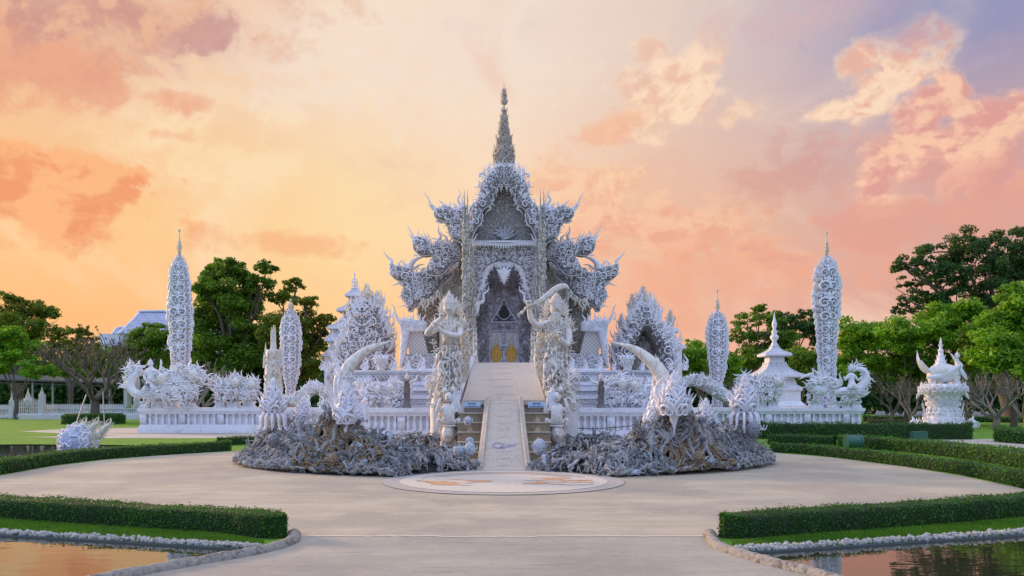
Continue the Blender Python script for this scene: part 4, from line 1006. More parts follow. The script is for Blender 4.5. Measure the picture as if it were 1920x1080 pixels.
def hedge(label, pxs, h, wd, seed, mleaf='hedge', leafm=.028, dens=1.0, group=None, py_is='base', endround=True, name='clipped_hedge'):
    """pxs: base line of the side towards the camera"""
    rng = np.random.default_rng(seed); c_ = catmull([GP(x, y) for x, y in pxs], 60)
    tg = np.gradient(c_, axis=0); tg /= np.linalg.norm(tg, axis=1)[:, None]; nrm = np.stack([-tg[:, 1], tg[:, 0], tg[:, 2]], 1)
    nrm *= (1 if nrm[5:45, 1].mean() > 0 else -1)
    L = np.r_[0, np.cumsum(np.linalg.norm(np.diff(c_, axis=0), axis=1))]
    mid = c_+nrm*wd/2; t = thing(name, label, 'hedge', (mid[30][0], mid[30][1], 0), group)
    prof = [(0, 0), (-.02, .35), (0, .86), (.05, .97), (.2, 1.0), (.8, 1.0), (.95, .97), (1, .86), (1.02, .35), (1, 0)]
    pf = np.array(prof); sh = .93
    L0_ = np.r_[0, np.cumsum(np.linalg.norm(np.diff(c_, axis=0), axis=1))]; wf = lambda q: np.sqrt(np.clip(1-(1-np.clip(np.minimum(q, L0_[-1]-q)/(wd*1.3), 0, 1))**2, .02, 1))
    V = np.concatenate([[c_[i]+nrm[i]*wd*((u-.5)*sh*float(wf(L0_[i]))+.5)*1.0+np.array((0, 0, v*h*.96)) for u, v in prof] for i in range(60)]); n = len(prof)
    V = V+rng.normal(0, .006, V.shape)
    g = G(); g.add(V, [(n*i+j, n*i+n+j, n*i+n+j+1, n*i+j+1) for i in range(59) for j in range(n-1)]); g.add(V[:n], [tuple(range(n))]); g.add(V[-n:], [tuple(range(n))[::-1]])
    build('hedge_core', g, 'hedgebody', t)
    per = np.r_[0, np.cumsum(np.linalg.norm(np.diff(pf*(wd, h), axis=0), axis=1))]; N = int(1.35*dens*L[-1]*per[-1]/(leafm**2)*.95)
    s = rng.uniform(0, L[-1], N); q = rng.uniform(0, per[-1], N); q[q > .0] = q[q > 0]
    ends = rng.random(N) < min(.2, 3*(wd*h*2)/(L[-1]*per[-1]))
    s = np.where(ends, np.where(rng.random(N) < .5, rng.random(N)**2*wd*.5, L[-1]-rng.random(N)**2*wd*.5), s)
    u = np.interp(q, per, pf[:, 0]); v = np.interp(q, per, pf[:, 1])
    cx_ = np.stack([np.interp(s, L, c_[:, i]) for i in range(3)], 1); nx = np.stack([np.interp(s, L, nrm[:, i]) for i in range(3)], 1)
    nx /= np.linalg.norm(nx, axis=1)[:, None]
    lump = 1+.035*np.sin(s*2.1+seed)+.03*np.sin(s*5.3+2)+.02*np.sin(s*11.3); lump = lump+np.where(rng.random(N) < .03, rng.uniform(0, .16, N), 0)*(v > .9)
    C = cx_+nx*(wd*((u-.5)*wf(s)+.5))[:, None]; C[:, 2] = v*h*lump; C += rng.normal(0, leafm*.45, C.shape)
    out = nx*((u-.5)*2)[:, None]*1.0; out[:, 2] += np.where(v > .9, 1.5, .05)
    g = G(); leaves(g, C, leafm*.62, rng, out=out, asp=.6); build('hedge_leaves', g, mleaf, t); return t

hedge('curved clipped hedge with rounded end beside the orange reflecting pond, front left', [(-420, 943), (-200, 957), (0, 972), (200, 987), (400, 1000), (455, 1007), (503, 1014)], .28, .46, 1, leafm=.026, group='clipped hedges')
hedge('curved clipped hedge with rounded end beside the pond and bright grass, front right', [(2300, 938), (2100, 953), (1920, 970), (1700, 989), (1500, 1004), (1425, 1010), (1377, 1014)], .29, .46, 2, leafm=.026, group='clipped hedges')
hedge('long low hedge along the back left edge of the plaza, before the round dragon sculpture', [(-500, 940), (-200, 912), (0, 890), (100, 873), (200, 861), (300, 854), (440, 845)], .31, .5, 3, leafm=.05, group='clipped hedges')
hedge('long low hedge along the back right edge of the plaza, nearest the paving', [(1440, 848), (1500, 851), (1560, 857), (1700, 875), (1800, 890), (1910, 914), (2050, 950)], .29, .45, 4, 'hedgelight', leafm=.05, group='clipped hedges')
hedge('second hedge row behind the back right plaza hedge, right of the green drum light', [(1560, 838), (1620, 842), (1700, 848), (1800, 860), (1920, 880), (2060, 905)], .40, .8, 5, 'hedgelight', leafm=.06, group='clipped hedges')
hedge('short dark hedge left of the green drum light, under the right balustrade', [(1440, 834), (1500, 835), (1552, 838)], .36, .8, 6, leafm=.06, group='clipped hedges')
hedge('straight dark hedge in front of the right balustrade and the winged beast pedestal', [(1420, 823), (1600, 824), (1831, 824.5)], .68, .8, 7, leafm=.07, group='clipped hedges')
hedge('hedge block right of the winged beast pedestal at the picture edge', [(1832, 828), (1920, 833), (2080, 842)], .55, 2.2, 8, 'hedgelight', leafm=.07, group='clipped hedges')
hedge('brownish low hedge between the right balustrade and the winged beast pedestal', [(1618, 800), (1700, 803), (1790, 806)], .45, 1.2, 9, 'leafdry', leafm=.1, group='clipped hedges')
hedge('far hedge by the road behind the winged beast pedestal', [(1622, 791), (1760, 792), (1860, 792), (2100, 797)], .42, 1.5, 10, leafm=.12, group='clipped hedges')
hedge('dark hedge stub left of the tangle of hands at the back of the plaza', [(420, 836), (470, 833), (560, 829)], .28, .6, 11, leafm=.06, group='clipped hedges')
for sgn_, px in ((1, [(-700, 930), (-200, 965), (0, 984), (200, 998), (400, 1012), (480, 1020)]),): pass
# grass blades on the banks between hedge and pond
g = G(); r = np.random.default_rng(6)
for a, b in ((stripL_px, [(-200, 955), (0, 971), (200, 986), (400, 999), (500, 1016)]), (stripR_px[::-1], [(1374, 1016), (1500, 1003), (1700, 988), (1920, 969), (2150, 948)])):
    A = catmull([GP(x, y-1.5) for x, y in a], 200); B_ = catmull([GP(x, y) for x, y in b], 200); n = 60000
    ia = r.uniform(0, 198, n); f = r.uniform(-.05, .92, n)[:, None]; base = A[ia.astype(int)]*(1-f)+B_[ia.astype(int)]*f; hgt = r.uniform(.012, .04, n)
    base[:, 1] += .16*(1-f[:, 0]); an = r.uniform(0, PI, n); w_ = .004
    V = np.stack([base+np.stack([np.cos(an)*w_, np.sin(an)*w_, 0*an], 1), base-np.stack([np.cos(an)*w_, np.sin(an)*w_, 0*an], 1), base+np.stack([r.normal(0, .01, n), r.normal(0, .01, n), hgt], 1)], 1)
    g.add(V.reshape(-1, 3), np.arange(3*n).reshape(n, 3))
o = build('grass', g, 'grass', None, smooth=False); o['kind'] = 'stuff'; o['label'] = 'bright short grass on the banks between the front hedges and the ponds'; o['category'] = 'grass'

# ------------------------------------------------------------------ trees
LD, LM, LW, LB = ('bark', 'leafdark'), ('bark', 'leafmid'), ('bark', 'leafwarm'), ('bark', 'leafbright')
bg = 'background trees around the temple grounds'
tree('spreading dark rain tree towering over the right edge of the grounds', 1850, 72, [(1720, 495, 50, 18), (1780, 465, 70, 26), (1850, 450, 70, 26), (1920, 455, 70, 30), (1750, 520, 60, 20), (1820, 505, 80, 32), (1900, 510, 80, 35), (1730, 560, 45, 18), (1790, 560, 70, 24), (1870, 560, 80, 34), (1980, 500, 80, 50), (1700, 580, 36, 11), (1690, 497, 22, 8), (1706, 533, 30, 9)], LD, 1, 3.0, 1.3, .7, group=bg, fork=.5, trunkpx=1900)
tree('bright green bushy tree left half of the row right of the tall flame column', 1600, 58, [(1590, 625, 40, 30), (1620, 645, 38, 36), (1650, 625, 34, 26), (1600, 680, 40, 30), (1640, 690, 40, 28)], LB, 2, 3.4, 1.2, group=bg)
tree('bright green bushy tree behind the winged beast pedestal, left side', 1700, 56, [(1690, 625, 36, 30), (1715, 650, 40, 36), (1690, 690, 44, 30), (1735, 690, 30, 26)], LB, 3, 3.4, 1.2, group=bg)
tree('bright green bushy tree rising highest behind the winged beast pedestal', 1790, 54, [(1770, 600, 44, 34), (1810, 595, 44, 30), (1785, 640, 50, 40), (1835, 640, 40, 40), (1800, 690, 50, 26), (1745, 630, 30, 30)], LB, 4, 3.6, 1.2, group=bg)
tree('bright green tree at the right picture edge', 1900, 50, [(1900, 560, 30, 30), (1885, 600, 40, 36), (1930, 600, 40, 50), (1870, 650, 42, 40), (1910, 680, 50, 36), (1950, 660, 50, 60)], LB, 5, 4.2, 1.2, group=bg)
tree('lime yellow young tree between the bright trees on the right', 1815, 52, [(1808, 640, 16, 18), (1818, 662, 18, 20), (1806, 680, 16, 16)], ('bark', 'leaflime'), 6, 4.0, 1.2, .08, group=bg)
tree('round crowned dark tree just left of the tall right flame column', 1490, 80, [(1480, 600, 30, 18), (1515, 595, 34, 16), (1500, 620, 40, 18), (1465, 625, 30, 20), (1530, 625, 26, 20)], LD, 7, 2.8, 1.2, group=bg, fork=.6)
tree('feathery tree with bare high twig behind the small right pavilion', 1410, 66, [(1425, 580, 12, 10), (1400, 598, 36, 16), (1440, 600, 34, 16), (1390, 625, 30, 18), (1430, 640, 40, 22), (1400, 665, 36, 22), (1450, 670, 30, 24), (1470, 640, 26, 20)], LM, 8, 3.0, 1.0, group=bg, fork=.5)
tree('low leafy tree between the right shrine and the shorter flame column', 1310, 62, [(1300, 650, 26, 20), (1325, 665, 26, 22), (1290, 680, 26, 26), (1315, 695, 36, 24), (1360, 690, 30, 30)], LB, 9, 3.0, 1.0, group=bg)
tree('mid green tree behind the crane statue on the right wall', 1500, 62, [(1480, 690, 40, 30), (1520, 680, 36, 36), (1560, 700, 30, 34), (1465, 710, 30, 26)], LM, 10, 3.2, 1.2, group=bg)
tree('tall dark leafy tree with two tops right of the left flame column', 440, 64, [(430, 498, 26, 18), (455, 520, 30, 22), (400, 510, 24, 22), (385, 540, 26, 22), (425, 550, 44, 34), (470, 560, 34, 34), (500, 500, 22, 12), (490, 530, 26, 16), (400, 600, 50, 40), (460, 610, 50, 44), (420, 660, 60, 44), (370, 640, 34, 44), (480, 665, 44, 44)], LM, 11, 3.3, 1.35, .45, group=bg, fork=.45, trunkpx=445)
tree('tall loose tree with airy right boughs behind the narrow white flame column', 560, 62, [(555, 532, 20, 10), (530, 555, 30, 18), (575, 565, 26, 12), (600, 600, 24, 14), (615, 595, 14, 8), (560, 600, 34, 24), (585, 640, 30, 26), (545, 650, 40, 36), (570, 690, 40, 32), (605, 622, 16, 10), (520, 620, 36, 36)], LW, 12, 3.2, 1.3, .4, group=bg, fork=.45, trunkpx=540)
tree('warm backlit tree at the far left picture edge', 40, 85, [(10, 565, 36, 18), (45, 578, 34, 20), (85, 590, 26, 18), (30, 600, 50, 26), (70, 615, 40, 22), (20, 640, 50, 30), (-30, 600, 60, 50)], LW, 13, 2.9, 1.1, .4, group=bg)
tree('reddish airy tree behind the bare frangipani on the left', 130, 80, [(110, 620, 26, 14), (145, 618, 20, 12), (165, 632, 20, 12), (100, 645, 30, 18), (140, 650, 30, 18), (175, 655, 20, 14)], LW, 14, 2.8, .8, .3, group=bg)
tree('bright green tree low at the left picture edge above the covered walkway', 30, 70, [(20, 640, 36, 26), (60, 655, 30, 20), (10, 675, 40, 24), (70, 690, 40, 18), (-20, 660, 40, 40)], LB, 15, 3.2, 1.0, .2, group=bg)
tree('rounded green tree in front of the long blue grey roof', 270, 72, [(285, 620, 26, 18), (265, 640, 30, 20), (300, 640, 26, 26), (240, 660, 30, 18), (290, 670, 36, 24), (310, 700, 20, 30)], LM, 16, 3.0, 1.2, .3, group=bg)
tree('dark tree filling the gap left of the swan rider statue', 225, 75, [(200, 680, 34, 22), (230, 695, 30, 22), (170, 695, 30, 18), (130, 690, 40, 18)], LM, 17, 3.0, 1.0, .2, group=bg)
tree('dark low tree filling the space behind the lion statues on the left wall', 420, 66, [(390, 700, 44, 34), (440, 705, 44, 34), (490, 705, 40, 34), (530, 710, 30, 30)], LD, 18, 3.2, 1.3, .2, group=bg)
g = G(); r = np.random.default_rng(77)
for x in range(-400, 2400, 26):
    if 620 < x < 1270: continue
    Y = 100+r.uniform(-4, 4); n = 1500; c_ = P(x, 722+r.uniform(-8, 8), Y); dd = r.normal(size=(n, 3))*(1.3, .9, 1.5)*1.1; leaves(g, c_+dd, .34, r)
o = build('distant_wood', g, 'leafdark', None); o['kind'] = 'stuff'; o['label'] = 'dark band of distant woodland along the horizon behind the grounds'; o['category'] = 'woodland'

bare_tree('gnarled leafless frangipani above the round clipped box on the left lawn', 178, 780, 57, 190, 165, 3, ('bark', 'leafdry'), .5, .30, depth=6, leafy=500, up=.3)
bare_tree('bare branching tree right of the tall left flame column', 378, 770, 52, 100, 130, 5, ('palebark', None), 0, .17, depth=5, up=.6)
for i, (px, Y, w_, h_, sd, lab) in enumerate(((1672, 56, 90, 110, 7, 'thin bare tree immediately right of the right balustrade end'), (1712, 52, 80, 100, 8, 'leaning bare tree left of the winged beast pedestal'), (1744, 58, 70, 105, 18, 'slender bare tree half behind the winged beast pedestal'),
        (1812, 50, 90, 110, 9, 'slim bare tree just right of the winged beast pedestal'), (1868, 46, 130, 120, 10, 'thick trunked bare tree with wide twiggy crown on the right'), (1922, 47, 80, 120, 11, 'bare tree at the right picture edge'), (1368, 60, 70, 90, 12, 'bare grey bush behind the right naga tail'))):
    bare_tree(lab, px, 790, Y, w_, h_, sd, ('palebark', 'leafdry'), 0, .12 if px != 1868 else .2, group='bare frangipani trees on the right', depth=5, leafy=260, up=.5, lean=(-.3 if px == 1712 else .05))
# clipped round box under the frangipani
g = G(); lathe(g, P(176, 797, 57)[0], 57, [(2.0, 0), (2.05, .35), (1.98, .58), (1.8, .68), (0.05, .72)], 40, 0)
t = thing('round_box_hedge', 'round clipped dark box hedge around the gnarled frangipani trunk', 'hedge', (P(176, 797, 57)[0], 57, 0)); build('hedge_core', g, 'hedgebody', t)
rr = np.random.default_rng(8); n = 7000; a = rr.uniform(0, 2*PI, n); v = rr.random(n); top_ = rr.random(n) < .4; rad = np.where(top_, np.sqrt(rr.random(n))*1.95, 2.03); z = np.where(top_, .7, v*.62)
C = np.stack([P(176, 797, 57)[0]+rad*np.cos(a), 57+rad*np.sin(a), z], 1); g = G(); leaves(g, C, .06, rr, out=np.stack([np.cos(a), np.sin(a), top_*1.5], 1)); build('hedge_leaves', g, 'hedge', t)
for i, (a, b, c_, d_) in enumerate(((162, 740, 142, 797), (193, 735, 196, 795))):
    g = G(); tube(g, [P(a, b, 55.2), P(c_, d_, 54.2)], .04, 6); o = build('support_pole', g, 'post', None); tag(o, ('slanting' if i == 0 else 'upright')+' green prop pole leaning against the gnarled frangipani', 'pole', 'tree prop poles')
# ------------------------------------------------------------------ tall flame columns
def flame_column(label, xc, Y, prof, tip, seed, base=765, lean=0.0):
    k = Y/F; t = thing('flame_column', label, 'column', P(xc, base, Y), 'white flame columns around the temple')
    ys = np.array([p[0] for p in prof], float); hw = np.array([p[1] for p in prof], float)
    W_ = lambda y: float(np.interp(y, ys, hw)); X_ = lambda y: xc+lean*(y-base)
    g = G(); yy = np.linspace(ys[-1], ys[0], 44); V = []; n = 14
    for y in yy:
        r = W_(y)*k*.80*(1+.05*math.sin(y*.9))
        for a in np.arange(n)*2*PI/n: V.append(P(X_(y), y, Y)+np.array((r*math.cos(a), .55*r*math.sin(a), 0)))
    i = np.arange(43)[:, None]*n; j = np.arange(n)[None]; g.add(V, np.stack([i+j, i+(j+1) % n, i+n+(j+1) % n, i+n+j], -1).reshape(-1, 4))
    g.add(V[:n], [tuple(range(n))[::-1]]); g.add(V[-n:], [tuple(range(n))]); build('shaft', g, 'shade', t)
    g = G(); r = np.random.default_rng(seed); y = ys[-1]-3; q = 0
    while y > ys[0]+4:
        w_ = W_(y); st_ = 11.5*r.uniform(.85, 1.15)*max(.7, w_/18)
        for s in (1, -1):
            for front in (1, -1):
                kd = ('scroll', 'kanok', 'scroll', 'flame')[q % 4]; an = (.2, .6, -.3, .8)[q % 4]
                for (u, sz, kd2, a, dy_) in ((.40, .95, kd, an, 0), (.72, .72, 'kanok', .35, 3), (.30, .42, 'drop', .9, 5), (.62, .4, 'scroll', 0, -4)):
                    z_ = math.sqrt(max(0, 1-u*u)); yaw = s*u*.9
                    stamp(g, kd2, [P(X_(y)+s*u*w_*.9, y+dy_, Y)-np.array((0, front*(.50*w_*k*z_), 0))], w_*sz*k*r.uniform(.85, 1.15), a*s, s > 0, yaw=yaw if front > 0 else PI-yaw, m=0, thick=1.1)
            for (dy_, c0) in ((0, 1.0), (-4, .7), (4, .55)): stamp(g, 'kanok' if dy_ == 0 else 'flame', [P(X_(y)+s*w_*.88, y+dy_+3, Y+.03*dy_)], (3+w_*.98)*c0*k*r.uniform(.8, 1.3), s*r.uniform(.15, .6), s < 0, m=0)
        ball(g, P(X_(y), y, Y)-np.array((0, .48*w_*k, 0)), w_*(.24 if q % 2 else .16)*k, 10, 8, 0, s=(1, .6, 1.25))
        stamp(g, 'drop', [P(X_(y), y-6, Y)-np.array((0, .48*w_*k, 0))], w_*.5*k, 0, m=0)
        y -= st_; q += 1
    build('scrollwork', g, 'white', t)
    g = G(); y0 = ys[0]; hh = y0-tip
    pr = [(W_(y0)*1.1, y0+2), (W_(y0)*.7, y0-.08*hh), (3.2, y0-.16*hh), (4, y0-.22*hh), (2.2, y0-.30*hh), (3.0, y0-.36*hh), (1.5, y0-.45*hh), (2.0, y0-.52*hh), (.9, y0-.62*hh), (.8, y0-.86*hh), (1.5, y0-.89*hh), (.2, tip)]
    lathe(g, *P(X_(y0), y0, Y)[:2], [(r_*k, P(0, y, Y)[2]) for r_, y in pr], 10)
    for y, r_ in ((y0, W_(y0)), (y0-.12*hh, 4.5), (y0-.24*hh, 3.5), (y0-.38*hh, 2.6), (y0-.9*hh, 1.2)):
        a = np.arange(8)*2*PI/8; pos = np.stack([np.sin(a)*r_*k*.8, -np.cos(a)*r_*k*.8, 0*a], 1)+P(X_(y0), y+2, Y); stamp(g, 'flame', pos, (4+r_*.7)*k, 0, [0, 1]*4, yaw=a, tilt=.4, m=0)
    build('finial', g, 'ivory', t); return t
flame_column('tallest white flame column on the left balustrade beside the swan rider', 340, 43, [(472, 2.5), (482, 5), (492, 9), (504, 13), (520, 15.5), (540, 16), (558, 17.5), (580, 19.5), (605, 19), (640, 17.5), (670, 15.5), (700, 14), (735, 13), (765, 13)], 428, 1, lean=.012)
flame_column('tall white flame column on the right balustrade behind the crane statue', 1550, 43, [(474, 2.5), (484, 6), (494, 12), (506, 17), (520, 19.5), (545, 22), (565, 22), (590, 19.5), (620, 17.5), (650, 15.5), (680, 14), (765, 13)], 432, 2)
flame_column('shorter white flame column between the weathered tower and the left tusk', 545, 47, [(578, 2.5), (588, 8), (600, 13), (620, 16), (640, 16), (660, 16), (690, 14), (712, 10), (730, 7), (760, 7)], 560, 3)
flame_column('shorter white flame column between the right tusk and the small pavilion', 1345, 47, [(580, 2.5), (590, 8), (602, 14), (620, 17), (650, 16.5), (680, 14), (705, 11), (722, 7), (765, 7)], 541, 4)

# ------------------------------------------------------------------ side shrines: dense carved crowns over small gateways
def shrine(label, xc, Y, full, spires, seed, opening=None):
    t = thing('carved_shrine', label, 'shrine', (P(xc, 700, Y)[0], Y, 0), 'carved shrines beside the temple')
    g = G(); k = Y/F; full = [(xc+(x-xc)*.96, y) for x, y in full]
    if opening:
        lo = [i for i, q in enumerate(full) if q[1] > 700]; i0 = lo[0]; poly = full[:i0+1]+[(xc+x, y) for x, y in opening]+[(xc-x, y) for x, y in opening[::-1]]+full[i0+1:]
    else: poly = full
    pl = Plate(g, poly, Y, .9, 22, 1.8, 4); rng = np.random.default_rng(seed)
    for sz, dens, kinds, th in ((14, .78, ('scroll', 'kanok', 'flame', 'kanok'), 1.4), (8, 1.0, ('drop', 'kanok', 'wave', 'flame'), 2.0)):
        p = scatter(poly, sz*dens, rng); p = p[p[:, 0] > xc]; kk = rng.integers(0, 4, len(p))
        for i, kd in enumerate(kinds):
            q = p[kk == i]
            if not len(q): continue
            for s_ in (1, -1):
                qq = q.copy(); qq[:, 0] = xc+s_*(q[:, 0]-xc); ok = inpoly(qq, poly); r2 = np.random.default_rng(seed+i)
                sz_ = np.minimum(sz*r2.uniform(.7, 1.3, len(q)), 1.8*pdist(q, poly)+1.5)*pl.k; an = (.25+.5*(q[:, 0]-xc)/50+r2.normal(0, .45, len(q)))*s_; mi = (r2.random(len(q)) > .4) ^ (s_ < 0)
                if ok.any(): stamp(g, kd, pl.at(qq[ok], 0), sz_[ok], an[ok], mi[ok], m=1, thick=th)
    up = [q for q in full if q[1] < 690]; rj = np.random.default_rng(seed+5)
    for (x_, y_) in up:
        s_ = 1 if x_ >= xc else -1; d_ = abs(x_-xc)/50
        if y_ > 680: continue
        pts = [(x_-s_*4, y_+8), (x_+s_*4, y_+1), (x_+s_*(2+3*d_), y_-8), (x_+s_*(7+5*d_), y_-14-rj.uniform(0, 8)), (x_+s_*(6+6*d_), y_-24-rj.uniform(0, 10))]
        pl.horn(pts, 4.2, yoff=-.3); pl.horn([(a_+s_*3, b_+9) for a_, b_ in pts[:4]], 3.0, yoff=.2); pl.fringe([(x_, y_+3), (x_+s_*3, y_-3)], 17, 2.5, lean=.45*s_, seed=int(x_), kind='kanok', yoff=-.3)
    for s_ in (1, -1):
        e = [q for q in full if q[1] < 700 and (q[0]-xc)*s_ >= -1]; e = sorted(e, key=lambda q: q[1]); pl.fringe(e, 12, 4.0, lean=.25*s_, seed=seed); pl.fringe(e, 11, 4.5, lean=.75*s_, seed=seed+1, kind='kanok'); pl.fringe(e, 13, 6, lean=.4*s_, seed=seed+2, yoff=1.5)
    build('carved_crown', g, ['ground', 'carved'], t)
    if opening:
        g = G(); p2 = Plate(g, [(xc-26, 702), (xc-24, 650), (xc-8, 636), (xc-3, 622), (xc, 628), (xc+3, 622), (xc+8, 636), (xc+24, 650), (xc+26, 702)], Y+1.2, .2, 8, .4, 4); p2.carve(11, seed=3); p2.fringe([(xc-24, 652), (xc-8, 638), (xc+8, 638), (xc+24, 652)], 12, 3.5, lean=0); build('inner_screen', g, ['relief', 'carved'], t)
    for (x, yt, yb, w_) in spires:
        yt -= 3; w_ *= 1.25; g = G(); hh = yb-yt; pr = [(w_, yb+6), (w_*.8, yb), (w_*.95, yb-.1*hh), (w_*.5, yb-.2*hh), (w_*.62, yb-.3*hh), (w_*.32, yb-.42*hh), (w_*.42, yb-.5*hh), (w_*.2, yb-.62*hh), (w_*.3, yb-.7*hh), (w_*.1, yb-.8*hh), (.15, yt)]
        c_ = P(x, yb, Y-.1); lathe(g, c_[0], c_[1], [(r*k, P(0, y, Y)[2]) for r, y in pr], 8)
        for y, r in ((yb, w_), (yb-.12*hh, w_*.9), (yb-.3*hh, w_*.6), (yb-.5*hh, w_*.4), (yb-.7*hh, w_*.25)):
            a = np.arange(8)*2*PI/8; pos = np.stack([np.sin(a)*r*k*.8+c_[0], c_[1]-np.cos(a)*r*k*.8, 0*a+P(0, y, Y)[2]], 1); stamp(g, 'flame', pos, (5+r)*k, 0, [0, 1]*4, yaw=a, tilt=.35)
        build('spire', g, 'ivory', t)
    for s_ in (1, -1):
        for x in (30, 46): g = G(); c_ = P(xc+s_*x, 700, Y+.8); lathe(g, c_[0], c_[1], [(5*k, 0), (4.2*k, .5), (4*k, P(0, 660, Y)[2])], 10); build('column', g, 'ivory', t)
    return t
shrine('densely carved white shrine with flame spires left of the temple, behind the left tusk', 684, 46, [(686, 560), (693, 570), (700, 572), (708, 572), (714, 584), (718, 600), (724, 612), (730, 625), (734, 650), (736, 702), (628, 702), (630, 672), (636, 650), (646, 632), (654, 614), (662, 600), (668, 586), (676, 574), (682, 565)], [(687, 532, 562, 9), (708, 546, 572, 8), (655, 566, 584, 5)], 5)
shrine('densely carved white shrine with a triangular opening right of the temple, behind the right tusk', 1208, 46, [(1206, 566), (1212, 572), (1218, 582), (1226, 592), (1232, 604), (1240, 616), (1250, 622), (1258, 632), (1264, 650), (1266, 675), (1268, 702), (1150, 702), (1150, 670), (1154, 645), (1164, 630), (1174, 616), (1184, 602), (1190, 590), (1197, 578), (1202, 570)], [(1206, 535, 570, 9), (1185, 550, 580, 7), (1228, 564, 586, 6), (1257, 582, 606, 6), (1165, 590, 610, 5)], 6, opening=[(24, 702), (22, 655), (2, 620)])

# ------------------------------------------------------------------ plain white tiered pavilions
def pavilion(label, xc, Y, tiers, fin, body, seed=1, ring=False):
    """tiers: list of (y_eave, w_eave, y_top, w_top) from the top down"""
    k = Y/F; c_ = P(xc, 700, Y); Z = lambda py: float(P(0, py, Y)[2]); t = thing('tiered_pavilion', label, 'pavilion', (c_[0], Y, 0))
    q2 = math.sqrt(2)
    for (ye, we, yt, wt) in tiers:
        g = G(); pr = [(wt+(we-wt)*u**1.9, yt+(ye-yt)*(u**.85)) for u in np.linspace(0, 1, 9)][::-1]
        lathe(g, c_[0], Y, [((we-1)*k*q2, Z(ye+4)), (we*k*q2, Z(ye+3.5)), (we*k*q2, Z(ye+.6))]+[(r*k*q2, Z(y)) for r, y in pr], 4, 0, PI/4); build('roof', g, 'tile', t, smooth=False)
        g = G(); lathe(g, c_[0], Y, [((we+.9)*k*q2, Z(ye+2.6)), ((we+.9)*k*q2, Z(ye-.2)), ((we-1)*k*q2, Z(ye-.3))], 4, 0, PI/4)
        for a in range(4):
            an = PI/4+a*PI/2; pts = [np.array((c_[0]+r*k*q2*math.cos(an), Y+r*k*q2*math.sin(an), Z(y)+.03)) for r, y in pr]; tube(g, pts, .9*k, 5)
        build('eave', g, 'white', t, smooth=False)
    g = G(); lathe(g, c_[0], Y, [(w_*k*q2, Z(y)) for w_, y in body], 4, 0, PI/4); build('body', g, 'white', t, smooth=False)
    g = G(); lathe(g, c_[0], Y, [(w_*k, Z(y)) for w_, y in fin], 14)
    if ring:
        for y, r in ((fin[-1][1]+26, 7), (fin[-1][1]+32, 6)):
            for s in (1, -1): stamp(g, 'flame', [P(xc+s*3, y+2, Y)], 9*k, s*.6, s < 0)
        th = np.linspace(0, 2*PI, 20); tube(g, [P(xc+4.5*math.cos(a), fin[-1][1]+20+4.5*math.sin(a), Y) for a in th], 1.0*k, 5)
    build('finial', g, 'white', t); return t
pavilion('white pagoda with ringed finial rising behind the left carved shrine', 665, 62, [(554, 15, 541, 5), (583, 28, 560, 8), (617, 42, 586, 16), (640, 46, 620, 36)], [(4, 546), (4.5, 540), (2.4, 534), (3.4, 530), (1.2, 526), (1, 518), (2, 515), (.9, 512), (.2, 507)], [(38, 765), (38, 640), (14, 618), (12, 590), (8, 560), (5, 548)], ring=True)
pavilion('small white pavilion with two tiled roofs behind the lion statues on the right wall', 1452, 52, [(665, 24, 649, 6), (705, 42, 680, 16)], [(6, 652), (6.5, 646), (3.5, 640), (8, 634), (8, 631), (4, 626), (6, 622), (2.5, 617), (5, 610), (4.5, 606), (2, 598), (1, 590), (.2, 585)], [(44, 765), (44, 760), (36, 752), (36, 735), (39, 732), (39, 727), (31, 722), (27, 708), (14, 690), (14, 672), (10, 660)])
pavilion('white pagoda with pointed eave half hidden behind the right carved shrine', 1252, 62, [(621, 17, 606, 4), (652, 28, 632, 12)], [(4, 610), (2, 600), (1.2, 590), (.2, 574)], [(22, 765), (22, 655), (10, 630), (6, 615)])
t = thing('gable_house', 'plain white house with a steep roof edge left of the carved shrine', 'house', P(628, 700, 58))
g = G(); prism(g, px2w([(604, 668), (642, 630), (680, 668)], 58), 57.6, 64); build('roof', g, 'tile', t, smooth=False); g = G(); k = 58/F; a = P(608, 765, 58); b = P(676, 668, 58); box(g, a[0], b[0], 58, 63.5, 0, b[2]); build('wall', g, 'white', t, smooth=False)
# long roofs far left
t = thing('long_roof_building', 'large building with stepped blue grey tiled roof beyond the left trees', 'building', (P(250, 640, 115)[0], 115, 0))
def curved_roof(x0, x1, yt, ye, off, Y, dep):
    g = G(); Z = lambda py: P(0, py, Y)[2]; k = Y/F; V = []; n = 10
    for i in range(n):
        u = i/(n-1); y = yt+(ye-yt)*u; dx_ = off*(u**1.8); yy = Y+dep*(1-u)
        V += [((x0-dx_-CX)*k, yy, Z(y)), ((x1+dx_-CX)*k, yy, Z(y))]
    for i in range(n-1, -1, -1):
        u = i/(n-1); y = yt+(ye-yt)*u; dx_ = off*(u**1.8); V += [((x0-dx_-CX)*k, Y+2*dep-dep*(1-u), Z(y)), ((x1+dx_-CX)*k, Y+2*dep-dep*(1-u), Z(y))]
    g.add(V, [(2*i, 2*i+1, 2*i+3, 2*i+2)[::-1] for i in range(2*n-1)]); return g
build('roof', curved_roof(232, 420, 577, 626, 12, 114, 5), 'bluetile', t, smooth=False); build('lower_roof', curved_roof(194, 232, 609, 650, 6, 115, 4), 'bluetile', t, smooth=False)
g = G(); k = 114/F
for x0, x1, y, Y in ((231, 420, 577, 119), (193, 232, 608.5, 119)): a = P(x0, y, 114); b = P(x1, y, 114); box(g, a[0], b[0], Y-.3, Y+.3, a[2]-.1, a[2]+.25)
